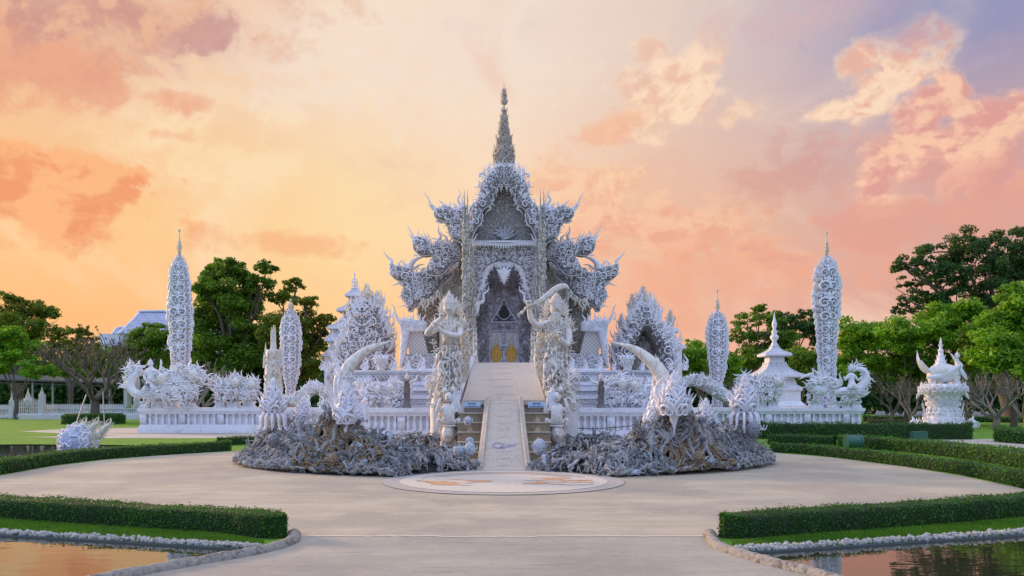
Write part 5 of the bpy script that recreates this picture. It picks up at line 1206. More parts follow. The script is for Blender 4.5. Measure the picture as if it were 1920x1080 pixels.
tube(g, [P(232-12*u**1.8, 577+49*u, 114)+(0, 5*(1-u), 0) for u in np.linspace(0, 1, 8)], .16, 6); tube(g, [P(194-6*u**1.8, 609+41*u, 115)+(0, 4*(1-u), 0) for u in np.linspace(0, 1, 8)], .14, 6)
build('roof_trim', g, 'white', t); g = G(); a = P(198, 760, 118); b = P(420, 628, 118); box(g, a[0], b[0], 116, 122, 0, b[2]); build('wall', g, 'white', t, smooth=False)

# ------------------------------------------------------------------ far left: walkway, fence, gate
t = thing('covered_walkway', 'long covered walkway with low grey roof behind the left trees', 'walkway', (P(60, 760, 80)[0], 80, 0))
g = G(); A = P(-200, 704, 74); B_ = P(330, 720, 92)
for (dz, dy_, th) in ((0, 0, .16), (-.35, .5, .12)):
    V = [A+(0, dy_, dz), B_+(0, dy_, dz), B_+(0, 2.6, dz+.5), A+(0, 2.6, dz+.5)]; V += [v-(0, 0, th) for v in V]; g.add(V, [(0, 1, 2, 3), (7, 6, 5, 4), (0, 4, 5, 1), (1, 5, 6, 2), (2, 6, 7, 3), (3, 7, 4, 0)])
build('roof', g, 'darkroof', t, smooth=False)
for i in range(15):
    u = i/14; p = A*(1-u)+B_*u; g = G(); tube(g, [(p[0], p[1]+.5, 0), (p[0], p[1]+.5, p[2]-.2)], .10, 8); build('post', g, 'post', t)
def fence(label, x0, x1, Y, yt, yb):
    k = Y/F; t = thing('picket_fence', label, 'fence', (P((x0+x1)/2, yb, Y)[0], Y, 0)); Z = lambda py: float(P(0, py, Y)[2])
    g = G(); a, b = P(x0, yb, Y)[0], P(x1, yb, Y)[0]; box(g, a, b, Y-.06, Y+.1, Z(yt+9), Z(yt+6)); box(g, a, b, Y-.06, Y+.1, Z(yb-6), Z(yb-9)); box(g, a, b, Y-.12, Y+.2, 0, Z(yb-2.5)); build('rail', g, 'white', t, smooth=False)
    g = G(); n = int((x1-x0)/3.4)
    for i in range(n):
        x = a+(i+.5)*(b-a)/n; prism(g, [(x-.05, Z(yb-1)), (x+.05, Z(yb-1)), (x+.05, Z(yt+4)), (x+.075, Z(yt+3)), (x, Z(yt-1)), (x-.075, Z(yt+3)), (x-.05, Z(yt+4))], Y-.03, Y+.03)
    o = build('pickets', g, 'white', t, smooth=False)
    g = G(); n = int((x1-x0)/5)
    for i in range(n):
        x = a+(i+.5)*(b-a)/n; stamp(g, 'wave', [(x, Y-.1, Z(yb-7.5))], .26); stamp(g, 'drop', [(x, Y-.1, Z(yt+7.5))], .2)
    build('fretwork', g, 'white', t); return t
fence('white picket fence left of the ornamental gate', -160, 25, 74, 759, 790); fence('white picket fence between gate post and frangipani, far left lawn', 84, 262, 74, 758, 782)
t = thing('low_balustrade', 'low white ornamental border running along the back of the left lawn', 'border', (P(150, 785, 70)[0], 70, 0)); g = G(); a, b = P(36, 785, 70)[0], P(264, 785, 70)[0]
box(g, a, b, 69.9, 70.1, .42, .52); box(g, a, b, 69.9, 70.1, 0, .08); build('rail', g, 'white', t, smooth=False); g = G(); n = 70; xs = np.linspace(a, b, n); stamp(g, 'scroll', np.stack([xs, 0*xs+69.95, 0*xs+.26], 1), .36, 0, np.arange(n) % 2); build('scrollwork', g, 'white', t)
t = thing('ornamental_gate', 'white double gate with pointed centre on the far left', 'gate', (P(57, 780, 73)[0], 73, 0)); g = G(); Z = lambda py: float(P(0, py, 73)[2])
for i in range(13):
    x = 33+i*3.8; hgt = 752-10*math.exp(-((x-54)/9)**2)*(1)
    a = P(x, 0, 73)[0]; prism(g, [(a-.045, .1), (a+.045, .1), (a+.045, Z(hgt+3)), (a, Z(hgt-3)), (a-.045, Z(hgt+3))], 72.97, 73.03)
for y in (757, 764, 777): box(g, P(31, 0, 73)[0], P(80, 0, 73)[0], 72.95, 73.05, Z(y+1), Z(y-1))
build('gate_leaf', g, 'white', t, smooth=False); g = G(); lathe(g, P(54, 0, 73)[0], 72.9, [(.18, Z(762)), (.3, Z(752)), (.34, Z(749)), (.16, Z(746)), (.2, Z(742)), (.08, Z(736)), (.01, Z(726))], 10); build('gate_finial', g, 'white', t)
for lab, x, w_, yt in (('square white gate post with bulb finial right of the gate', 79, 4.5, 740), ('ornate white gate post with urn left of the gate', 22, 3.5, 752)):
    t = thing('gate_post', lab, 'post', (P(x, 780, 73)[0], 73, 0), 'gate posts'); g = G(); a = P(x, 0, 73)[0]; r = w_*73/F; box(g, a-r, a+r, 73-r, 73+r, 0, Z(yt)); build('shaft', g, 'white', t, smooth=False)
    g = G(); lathe(g, a, 73, [(r*1.2, Z(yt)), (r*1.2, Z(yt-1)), (r*.5, Z(yt-2)), (r*.8, Z(yt-5)), (r*.3, Z(yt-8)), (r*.4, Z(yt-9)), (.01, Z(yt-14))], 12); build('finial', g, 'white', t)
# white kiosk arch behind the swan rider
g = G(); pl = Plate(g, [(232, 765), (232, 720), (236, 690), (243, 678), (250, 690), (254, 720), (254, 765), (250, 765), (249, 735), (243, 724), (238, 735), (237, 765)], 60, .15, 4, .8, 3); pl.carve(7, m=0, seed=3); pl.fringe([(234, 700), (243, 680), (252, 700)], 12, 4, m=0)
tag(build('arch', g, 'white', None), 'slim white carved arch behind the swan rider statue', 'arch')

# ------------------------------------------------------------------ heads, bodies
def gs(x, z, cx_, cz, sx, sz): return np.exp(-((x-cx_)/sx)**2-((z-cz)/sz)**2)
def head(g, c_, r, m=0, fierce=True, crown=True, yaw=0.0, tiltx=0.0, jaw=1.0):
    def fn(D):
        x, y, z = D[..., 0], D[..., 1], D[..., 2]; f = np.clip(-y, 0, 1)**.5; R = np.ones_like(x)
        R = R+f*(.26*gs(x, z, 0, -.08, .10, .16)+.12*gs(x, z, 0, -.02, .16, .1)+.12*gs(abs(x), z, .30, .26, .22, .07)-.15*gs(abs(x), z, .28, .12, .12, .09)+.10*gs(abs(x), z, .42, -.2, .16, .16)-.12*gs(x, z, 0, -.46, .3, .04)+.10*gs(x, z, 0, -.38, .24, .06)+.10*gs(x, z, 0, -.56, .22, .06)+.12*gs(x, z, 0, -.78, .25, .14))
        return R
    o = G(); ball(o, (0, 0, 0), 1, 40, 30, m, fn, (.80, .88, 1.1))
    for s in (1, -1):
        ball(o, (s*.255, -.74, .13), .13, 10, 8, m); ball(o, (s*.80, 0, -.05), .22, 8, 8, m, None, (.5, .8, 1.5))
        if fierce:
            stamp(o, 'flame', [(s*.2, -.85, -.42)], .35, s*.2, m=m); stamp(o, 'flame', [(s*.45, -.7, .3)], .6, s*1.0, s < 0, m=m); stamp(o, 'kanok', [(s*.85, 0, .1)], .8, s*.5, s < 0, m=m); stamp(o, 'scroll', [(s*.45, -.72, -.5)], .45, 0, s > 0, m=m, thick=1.5)
        stamp(o, 'flame', [(s*.88, 0, .0)], .8, s*.35, s < 0, m=m)
    if crown:
        lathe(o, 0, .05, [(.80, .42), (.92, .5), (.92, .62), (.74, .68), (.78, .8), (.6, .95), (.62, 1.05), (.42, 1.2), (.44, 1.3), (.22, 1.5), (.22, 1.62), (.05, 2.1)], 16, m)
        for z, rr_, n in ((.55, .9, 14), (.82, .72, 12), (1.1, .55, 10), (1.35, .4, 8)):
            a = np.arange(n)*2*PI/n; stamp(o, 'flame', np.stack([np.sin(a)*rr_, .05-np.cos(a)*rr_, 0*a+z], 1), .36, 0, np.arange(n) % 2, yaw=a, tilt=.25, m=m)
    V = o.verts(); cs, sn = math.cos(yaw), math.sin(yaw); ct, st_ = math.cos(tiltx), math.sin(tiltx)
    V = np.stack([V[:, 0], V[:, 1]*ct-V[:, 2]*st_, V[:, 1]*st_+V[:, 2]*ct], 1); V = np.stack([V[:, 0]*cs-V[:, 1]*sn, V[:, 0]*sn+V[:, 1]*cs, V[:, 2]], 1)
    o.V = [V*r+np.asarray(c_)]; g.merge(o)
def skin(name, nodes, edges, parent, mt, sub=2):
    """nodes: world xyz + radius; one continuous skinned body, baked to a plain mesh"""
    off = np.array(parent.location); me = bpy.data.meshes.new(name); me.from_pydata([tuple(np.array(p[:3])-off) for p in nodes], edges, []); me.update()
    o = bpy.data.objects.new(name, me); COL.objects.link(o); md = o.modifiers.new('s', 'SKIN'); md.use_smooth_shade = True
    for v, p in zip(me.skin_vertices[0].data, nodes): v.radius = (p[3], p[3]*(p[4] if len(p) > 4 else 1)); v.use_root = False
    me.skin_vertices[0].data[0].use_root = True
    sb = o.modifiers.new('u', 'SUBSURF'); sb.levels = sub; sb.render_levels = sub
    dg = bpy.context.evaluated_depsgraph_get(); nm = bpy.data.meshes.new_from_object(o.evaluated_get(dg)); o.modifiers.clear(); o.data = nm
    nm.materials.clear(); nm.materials.append(M[mt]); nm.polygons.foreach_set('use_smooth', [True]*len(nm.polygons)); o.parent = parent; return o

def guardian(label, xc, Y, s, sword):
    """s=+1: mirrored pose of the left figure"""
    k = Y/F; t = thing('guardian_statue', label, 'statue', P(xc, 722, Y)); X = lambda dx_, y, dy=0, r=4, fl=1: (*(P(xc+dx_*.94, y, Y)+(0, dy, 0)), r*k*.86, fl)
    if not sword:
        N = [X(0, 672, 0, 17, .8), X(0, 650, 0, 13.5, .8), X(0, 625, 0, 19, .7), X(0, 606, 0, 14, .7), X(0, 594, 0, 6.5), X(0, 580, 0, 6.5),
             X(-20, 611, 0, 8.5), X(-34, 624, -.22, 7.5), X(-46, 629, -.3, 6.5), X(-30, 612, -.42, 6), X(-14, 600, -.5, 5),
             X(21, 611, 0, 8.5), X(22, 630, -.2, 7.5), X(6, 631, -.42, 6.5), X(-12, 624, -.5, 5.5), X(-22, 616, -.55, 4.5),
             X(-9, 690, 0, 11), X(-11, 712, -.02, 8), X(-12, 724, -.08, 6), X(9, 690, 0, 11), X(11, 712, -.02, 8), X(12, 724, -.08, 6)]
    else:
        N = [X(0, 668, 0, 18, .8), X(0, 648, 0, 15, .8), X(0, 625, 0, 21, .7), X(0, 606, 0, 15, .7), X(0, 594, 0, 7), X(0, 580, 0, 7),
             X(-22, 608, 0, 9), X(-38, 612, -.15, 8), X(-50, 600, -.25, 7), X(-53, 586, -.3, 6), X(-52, 576, -.35, 5),
             X(22, 611, 0, 9), X(27, 632, -.12, 8), X(22, 650, -.25, 7), X(10, 640, -.45, 6), X(5, 633, -.5, 5),
             X(-9, 690, 0, 11), X(-11, 712, -.02, 8), X(-12, 724, -.08, 6), X(9, 690, 0, 11), X(11, 712, -.02, 8), X(12, 724, -.08, 6)]
    E = [(0, 1), (1, 2), (2, 3), (3, 4), (4, 5), (3, 6), (6, 7), (7, 8), (8, 9), (9, 10), (3, 11), (11, 12), (12, 13), (13, 14), (14, 15), (0, 16), (16, 17), (17, 18), (0, 19), (19, 20), (20, 21)]
    skin('body', N, E, t, 'statue')
    g = G(); head(g, P(xc, 576, Y)+(0, -.05, 0), 15*k, yaw=-.12*s, tiltx=.12); build('head', g, 'statue', t)
    # hands with fingers
    for (dx_, y, dy) in (((-12, 598, -.52), (-24, 614, -.58)) if not sword else ((-52, 573, -.36), (4, 631, -.52))):
        g = G(); c_ = P(xc+dx_, y, Y)+(0, dy, 0); ball(g, c_, 4.2*k, 10, 8, s=(1, .6, 1.1))
        for f in range(4):
            a = -.6+.4*f; p0 = c_+np.array((math.sin(a)*3.4*k, -.02, math.cos(a)*3.4*k)); p1 = p0+np.array((math.sin(a)*2.6*k, -.05, math.cos(a)*2.6*k)); tube(g, catmull([p0, p1, p1+(0, -.05, -2.4*k)], 6), [1.3*k, 1.25*k, 1.2*k, 1.1*k, k, .7*k], 6)
        tube(g, [c_+(3.4*k, -.02, 0), c_+(5.6*k, -.06, 1.5*k), c_+(6*k, -.09, 3*k)], [1.5*k, 1.3*k, .8*k], 6); build('hand', g, 'statue', t)
    # skirt of hanging flames
    g = G(); c_ = P(xc, 0, Y); Z = lambda y: float(P(0, y, Y)[2])
    lathe(g, c_[0], c_[1], [(14*k, Z(722)), (17*k, Z(705)), (16*k, Z(690)), (15*k, Z(672)), (12.5*k, Z(655))], 20, 0, sy=.72)
    r = np.random.default_rng(5 if sword else 6)
    for y, rad, sz, n, a0 in ((652, 14, 15, 14, PI), (664, 16, 22, 14, PI), (680, 18, 22, 14, PI), (697, 18, 20, 14, PI), (712, 17, 18, 14, PI)):
        a = np.arange(n)*2*PI/n+.1*y; pos = np.stack([c_[0]+np.sin(a)*rad*k, c_[1]-np.cos(a)*rad*k*.75, 0*a+Z(y)], 1); stamp(g, 'flame', pos+r.normal(0, .04, (n, 3)), sz*k*r.uniform(.7, 1.5, n), a0+r.normal(0, .35, n), r.random(n) > .5, yaw=a, tilt=-.12, m=1, thick=1.6)
        stamp(g, 'drop', pos+r.normal(0, .03, (n, 3)), sz*.5*k, r.uniform(-.6, .6, n), r.random(n) > .5, yaw=a, m=1, thick=1.8)
    for y in np.arange(655, 722, 7): stamp(g, 'drop', [P(xc, y, Y)+(0, -18*k*.8, 0)], 9*k, 0, m=1)
    build('skirt', g, ['relief', 'statue'], t)
    # chest straps, armlets, collar
    g = G()
    for y, rad, n in ((599, 13, 12), (606, 17, 14), (646, 14, 14), (652, 15, 14)):
        a = np.arange(n)*2*PI/n; stamp(g, 'drop' if y < 610 else 'kanok', np.stack([c_[0]+np.sin(a)*rad*k, c_[1]-np.cos(a)*rad*k*.72, 0*a+Z(y)], 1), 8*k, PI if y < 610 else 0, yaw=a)
    for sg in (1, -1):
        q = catmull([P(xc-sg*16, 608, Y)+(0, -.1, 0), P(xc, 626, Y)+(0, -.27, 0), P(xc+sg*14, 646, Y)+(0, -.12, 0)], 12); tube(g, q, 1.3*k, 5)
        for q_ in q[1::2]: stamp(g, 'drop', [q_-(0, .02, 0)], 4.5*k)
        stamp(g, 'kanok', [P(xc+sg*24, 608, Y)]*2, [17*k, 13*k], [sg*.9, sg*.4], sg < 0); stamp(g, 'scroll', [P(xc+sg*22, 612, Y)+(0, -.14, 0)], 10*k, 0, sg > 0)
    stamp(g, 'scroll', [P(xc+d_, 626+e, Y)+(0, -.3, 0) for d_, e in ((-4, 0), (4, 0), (0, 5), (-7, 4), (7, 4))], 7*k, 0, [0, 1, 0, 0, 1]); build('ornament', g, 'ivory', t)
    g = G()
    for (rad, sz, n, dy_) in ((15, 16, 15, .25), (13, 11, 13, .1)):
        a = np.linspace(-1.9, 1.9, n); stamp(g, 'kanok', np.stack([P(xc+math.sin(q)*rad, 580-math.cos(q)*rad, Y)+(0, dy_, 0) for q in a]), sz*k*r.uniform(.7, 1.2, n), a, a < 0)
    for sg in (1, -1):
        for (x_, y_, sz, an) in ((22, 604, 18, .7), (27, 610, 16, 1.1), (30, 618, 15, 1.5), (18, 602, 14, .3), (26, 640, 16, 1.9), (22, 652, 18, 2.2), (20, 660, 18, 2.5)): stamp(g, 'kanok', [P(xc+sg*x_, y_, Y)+(0, .12, 0)], sz*k, sg*an, sg < 0, thick=1.4)
    if sword:
        for j in range(90):
            y = r.uniform(603, 655); a = r.uniform(-1.4, 1.4); rad = 19 if y < 640 else 15; stamp(g, ('scroll', 'kanok', 'drop', 'wave')[j % 4], [(c_[0]+math.sin(a)*rad*k, c_[1]-math.cos(a)*rad*k*.72, Z(y))], r.uniform(6, 11)*k, r.choice((0, PI))+r.normal(0, .5), r.random() > .5, yaw=a, thick=1.4)
        for j in range(22): stamp(g, 'flame', [P(xc+r.uniform(-9, 9), 588+r.uniform(0, 6), Y)+(0, -.25, 0)], r.uniform(10, 18)*k, PI+r.normal(0, .25), r.random() > .5)
    build('costume_flames', g, 'statue', t)
    # craggy robe trailing towards the bridge side
    g = G(); r = np.random.default_rng(12)
    for j in range(26):
        x0 = 24+r.uniform(-3, 12); y0 = r.uniform(615, 680); y1 = y0+r.uniform(30, 70); tube(g, catmull([P(xc+s*x0, y0, Y+.3), P(xc+s*(x0+r.normal(0, 2)), (y0+y1)/2, Y+.25), P(xc+s*(x0-(y1-650)*.10+r.normal(0, 2)), y1, Y+.3)], 7), np.linspace(4.5, 1.2, 7)*k, 6)
        stamp(g, ('flame', 'kanok')[j % 2], [P(xc+s*(x0+2), y0+8, Y+.15)], 14*k, PI*(j % 3 > 0)+r.normal(0, .3), m=0)
    build('robe', g, 'ivory', t)
    if sword:
        pts = [(976, 591), (990, 578), (1006, 571), (1022, 560), (1040, 546), (1056, 540), (1066, 546)]
        sw = thing('curved_sword', 'broad curved sword raised over the head of the right guardian statue', 'sword', P(990, 578, Y)+(0, -.4, 0)); g = G()
        q = catmull([P(x, y, Y)+(0, -.42, 0) for x, y in pts[2:]], 22); wd_ = np.array([3.5, 3.8, 4.2, 4.5, 4.8, 5, 5.2, 5.4, 5.6, 5.8, 6, 6, 6, 5.8, 5.6, 5.2, 4.8, 4.2, 3.4, 2.4, 1.4, .3])*k; tube(g, q, wd_, 8, flat=.28); build('blade', g, 'fang', sw)
        g = G(); q = catmull([P(x, y, Y)+(0, -.42, 0) for x, y in pts[:3]], 14); tube(g, q, (2.6+1.2*np.sin(np.arange(14)*1.7))*k, 8); stamp(g, 'flame', [q[0]]*3, 9*k, [-2.2, -1.8, -2.6]); stamp(g, 'scroll', [q[-1], q[-2]], 11*k, [0, 1]); build('hilt', g, 'ivory', sw)
    # demons and faces carrying the figure
    pt = thing('statue_pedestal', label.split(' guardian')[0].replace('white', 'pale')+' pedestal of stacked demons and faces under the guardian nearest the '+('left' if s > 0 else 'right')+' steps', 'pedestal', P(xc, 830, Y))
    g = G(); prf = [(18, 836), (17, 815), (15, 795), (17, 780), (15, 765), (19, 752), (20, 738), (21, 726), (19, 721)]; n = 24
    lathe(g, c_[0], c_[1], [(r_*k, max(0, Z(y))) for r_, y in prf], n, 0, sy=.8)
    for j in range(150):
        y = r.uniform(722, 812); a = r.uniform(-2.2, 2.2); rad = float(np.interp(y, [p[1] for p in prf[::-1]], [p[0] for p in prf[::-1]])); stamp(g, ('flame', 'kanok', 'scroll', 'drop')[j % 4], [(c_[0]+math.sin(a)*rad*k, c_[1]-math.cos(a)*rad*k*.82, Z(y))], r.uniform(8, 16)*k, r.choice((0, PI))+r.normal(0, .5), r.random() > .5, yaw=a, m=1, thick=1.5)
    build('carved_shaft', g, ['relief', 'ivory'], pt)
    N = [X(0, 786, -.34, 10, 1), X(0, 772, -.34, 12), X(0, 762, -.3, 9), X(0, 754, -.3, 5), X(-12, 764, -.32, 5.5), X(-24, 774, -.36, 4.5), X(-20, 760, -.4, 4), X(-16, 746, -.36, 3.2), X(12, 764, -.32, 5.5), X(24, 774, -.36, 4.5), X(20, 760, -.4, 4), X(16, 746, -.36, 3.2), X(-12, 792, -.36, 5.5), X(-21, 784, -.42, 5), X(-20, 800, -.4, 3.4), X(12, 792, -.36, 5.5), X(21, 784, -.42, 5), X(20, 800, -.4, 3.4)]
    skin('demon_body', N, [(0, 1), (1, 2), (2, 3), (2, 4), (4, 5), (5, 6), (6, 7), (2, 8), (8, 9), (9, 10), (10, 11), (0, 12), (12, 13), (13, 14), (0, 15), (15, 16), (16, 17)], pt, 'statue')
    g = G(); head(g, P(xc, 745, Y)+(0, -.36, 0), 9*k, crown=False); head(g, P(xc-7, 733, Y)+(0, -.3, 0), 6*k, crown=False); head(g, P(xc+8, 731, Y)+(0, -.3, 0), 6*k, crown=False); build('demon_head', g, 'statue', pt)
    g = G(); head(g, P(xc-1*s, 812, Y)+(0, -.22, 0), 16*k, crown=False, fierce=False); stamp(g, 'drop', [P(xc+d_, 797, Y)+(0, -.42, 0) for d_ in (-12, -6, 0, 6, 12)], 9*k, [1.2, 1.4, 1.57, 1.7, 1.9], thick=1.5); build('stone_face', g, 'statue', pt)
guardian('white demon guardian statue with crossed arms, left of the bridge', 843, 23.6, 1, False)
guardian('white bearded demon guardian statue raising a curved sword, right of the bridge', 1042, 23.6, -1, True)
# ------------------------------------------------------------------ tusks
def tusk(label, pts, Y, sheath, s):
    k = Y/F; t = thing('giant_tusk', label, 'tusk', P(*pts[0][:2], Y)); c_ = catmull([(*P(x, y, Y), r*k) for x, y, r in pts], 40)
    c_[:, 3] *= .86; g = G(); tube(g, c_[:, :3], np.maximum(c_[:, 3], .003), 18); build('tusk', g, 'fang', t)
    n0, n1 = sheath; g = G(); q = c_[n0:n1]; tube(g, q[:, :3], q[:, 3]*1.12+.01, 18, 0)
    for a in np.arange(10)*2*PI/10:
        T = np.gradient(q[:, :3], axis=0); T /= np.linalg.norm(T, axis=1)[:, None]; A = np.cross(T, (0, 1, 0)); A /= np.linalg.norm(A, axis=1)[:, None]; B_ = np.array((0, 1, 0.))
        tube(g, q[:, :3]+(A*math.cos(a)+B_*math.sin(a))*(q[:, 3:4]*1.15+.01), .022, 5, 0)
    r = np.random.default_rng(4)
    for i in (0, 3, 6, len(q)-1):
        if i >= len(q): continue
        p = q[i]; n = 14; a = np.arange(n)*2*PI/n
        stamp(g, 'flame' if i == len(q)-1 else 'kanok', np.stack([p[0]+np.sin(a)*p[3]*1.15, p[1]-np.cos(a)*p[3]*1.15, 0*a+p[2]], 1), .24, (0 if i == len(q)-1 else 0), np.arange(n) % 2, yaw=a, thick=1.2)
    build('ribbed_sheath', g, 'white', t); return t
tusk('giant curved white tusk curling right, left side of the hand pit', [(712, 862, 10), (694, 825, 12), (672, 790, 15), (653, 760, 16), (643, 728, 16), (648, 700, 15), (666, 674, 12), (698, 652, 7.5), (735, 639, .4)], 19.2, (10, 24), 1)
tusk('giant curved ivory tusk curling left, right side of the hand pit', [(1186, 870, 10), (1206, 828, 13), (1224, 792, 17), (1238, 758, 19), (1244, 726, 20), (1238, 700, 17), (1218, 676, 13), (1188, 654, 8), (1146, 641, .4)], 19.2, (10, 21), -1)

# ornate crown posts standing in the tangle
def crown_post(label, xc, Y, yt, yb, hw_, seed, droop=True, m='white'):
    k = Y/F; t = thing('crown_ornament', label, 'ornament', P(xc, yb, Y)); H = yb-yt; c_ = P(xc, 0, Y); Z = lambda u: float(P(0, yb-u*H, Y)[2]); w_ = hw_*k
    g = G(); lathe(g, c_[0], Y, [(w_*.05, Z(0)), (w_*.06, Z(.15)), (w_*.26, Z(.32)), (w_*.55, Z(.42)), (w_*.6, Z(.50)), (w_*.4, Z(.56)), (w_*.42, Z(.66)), (w_*.22, Z(.76)), (w_*.26, Z(.80)), (w_*.12, Z(.88)), (w_*.14, Z(.91)), (.005, Z(1))], 14); build('core', g, m, t)
    g = G(); r = np.random.default_rng(seed)
    for u, rad, sz, n, lean in ((.40, .62, .52, 10, .55), (.48, .62, .46, 10, .35), (.56, .46, .42, 8, .3), (.66, .42, .36, 8, .25), (.76, .26, .28, 6, .2), (.86, .14, .2, 6, .1)):
        a = np.arange(n)*2*PI/n+u*5; pos = np.stack([c_[0]+np.sin(a)*rad*w_, Y-np.cos(a)*rad*w_, 0*a+Z(u)], 1); stamp(g, 'kanok', pos, sz*H*k*.62, r.normal(0, .2, n), np.arange(n) % 2, yaw=a, tilt=lean, thick=.9)
        stamp(g, 'scroll', pos, sz*H*k*.34, 0, np.arange(n) % 2, yaw=a, thick=1)
    build('flame_petals', g, m, t)
    if droop:
        g = G()
        for a in np.arange(12)*2*PI/12+.2:
            d_ = np.array((math.sin(a), -math.cos(a), 0)); pts = [np.array((c_[0], Y, Z(.36)))+d_*w_*.35, np.array((c_[0], Y, Z(.30)))+d_*w_*.9, np.array((c_[0], Y, Z(.12)))+d_*w_*1.0, np.array((c_[0], Y, Z(.06)))+d_*w_*1.35, np.array((c_[0], Y, Z(.14)))+d_*w_*1.5]
            tube(g, catmull(pts, 14), np.linspace(.10, .02, 14)*w_*1.3, 6)
        build('curling_legs', g, m, t)
    return t
crown_post('white flame crown ornament low in the tangle, under the weathered left tower', 512, 20.2, 706, 812, 24, 1)
crown_post('small white flame crown ornament between the left crown and the left tusk', 567, 20.6, 742, 812, 17, 2)
crown_post('large white flame crown ornament with drooping legs near the right end of the tangle', 1396, 20.4, 700, 812, 27, 3)
crown_post('small pale flame crown ornament between the right tusk and the large right crown', 1324, 20.6, 744, 820, 17, 4)
crown_post('white scrolled crown mask standing against the base of the right tusk', 1264, 18.6, 692, 824, 34, 5, droop=False)
crown_post('narrow white scrolled collar ornament against the base of the left tusk', 648, 18.6, 712, 838, 19, 6, droop=False)
# weathered tower left
Y = 24.0; k = Y/F; t = thing('weathered_tower', 'weathered ivory spired tower standing behind the left crown ornament', 'tower', P(512, 790, Y)); g = G(); r = np.random.default_rng(8); c_ = P(513, 0, Y); Z = lambda y: float(P(0, y, Y)[2])
lathe(g, c_[0], Y, [(17*k, Z(800)), (17*k, Z(750)), (16*k, Z(700)), (14*k, Z(660)), (13.5*k, Z(656)), (6*k, Z(655)), (5*k, Z(640)), (2.6*k, Z(620)), (.2*k, Z(608))], 12, 0)
for j in range(130):
    a = r.uniform(0, 2*PI); y = r.uniform(658, 790); stamp(g, ('drop', 'flame', 'wave')[j % 3], [(c_[0]+math.sin(a)*15.5*k, Y-math.cos(a)*15.5*k, Z(y))], r.uniform(7, 15)*k, r.normal(0, .25), yaw=a, m=1)
for x, yt in ((498, 642), (527, 640), (495, 660), (530, 656), (509, 612), (516, 609)): tube(g, [P(x, 690, Y-.05), P(x, yt+12, Y-.05), P(x, yt, Y-.05)], [2.2*k, 1.5*k, .15*k], 6, 1)
build('tower', g, ['ivory', 'statue'], t)

# ------------------------------------------------------------------ the pit of reaching hands
EX, EY, RX, RY = 0.0, 22.6, 7.25, 5.35
MOUNDS = [(-6.1, 21.1, .66, .8), (-5.1, 20.1, .50, .65), (-3.75, 19.1, .66, .74), (-4.4, 19.0, .45, .6), (-1.5, 21.6, .45, .45), (-2.9, 18.4, .18, .5),
          (4.1, 19.1, .76, .82), (4.8, 19.2, .45, .6), (3.3, 18.6, .3, .6), (5.6, 19.9, .45, .7), (6.3, 21.0, .74, .75), (1.5, 21.6, .45, .45)]
def mh(x, y):
    x = np.asarray(x, float); y = np.asarray(y, float); e = np.sqrt(((x-EX)/RX)**2+((y-EY)/RY)**2)
    ss = lambda a, b, v: (lambda q: q*q*(3-2*q))(np.clip((v-a)/(b-a), 0, 1))
    z = .40*ss(.62, .80, e)*(1-ss(.86, 1.0, e)*.9)+.04; z = z+.10*np.sin(x*4.3+1.1*np.sin(y*3.1))*np.sin(y*4.9+x)*ss(.6, .8, e)*(1-ss(.86, 1.0, e))
    for mx, my, h_, sg_ in MOUNDS: z = z+h_*np.exp(-((x-mx)**2+(y-my)**2)/(sg_**2))*(1-ss(.90, 1.02, e)*.9)
    dd = np.sqrt((x-cd_[0])**2+(y-cd_[1])**2); return z*(.05+.95*ss(2.42, 2.62, dd))*(.3+.7*ss(.80, .95, abs(x)))
def blocked(x, y): return (abs(x) < .80) | ((abs(x) < 1.42) & (y > 21.9)) | ((((x-cd_[0])**2+(y-cd_[1])**2) < 2.45**2))
# hand shapes
def make_hand(seed, curl, arm=.26, sc=1.0):
    g = G(); r = np.random.default_rng(seed); L = arm
    tube(g, catmull([(.05*r.normal(), .05*r.normal()+.03, -.12), (.02*r.normal(), .02*r.normal(), L*.45), (0, 0, L)], 7), np.array([.042, .040, .037, .034, .031, .028, .026]), 7)
    tube(g, [(0, 0, L-.01), (0, -.004, L+.03), (0, -.008, L+.07), (0, -.012, L+.095)], [.028, .040, .044, .038], 8, flat=.5, up=(0, -1, 0))
    for f in range(4):
        a = (-.34+.22*f)*r.uniform(.8, 1.5); x0 = -.032+.021*f; ln = (.075, .09, .085, .065)[f]*r.uniform(.9, 1.1); cu = curl*r.uniform(.6, 1.4)
        p = np.array((x0, -.012, L+.088)); pts = [p]; an = 0
        for j in range(3): an += cu; p = p+np.array((math.sin(a)*math.cos(an), -math.sin(an), math.cos(a)*math.cos(an)))*ln*(.44, .32, .26)[j]; pts.append(p)
        tube(g, pts, [.0125, .011, .010, .006], 6)
    tube(g, [(.030, -.008, L+.025), (.062, -.022, L+.055), (.074, -.035, L+.085)], [.015, .012, .007], 6)
    g.V = [g.verts()*sc]; return g
HANDS = [make_hand(1, .25, .14), make_hand(2, .6, .10), make_hand(3, .12, .20), make_hand(4, .9, .10), make_hand(5, .4, .17)]
HA = [h.arrays() for h in HANDS]
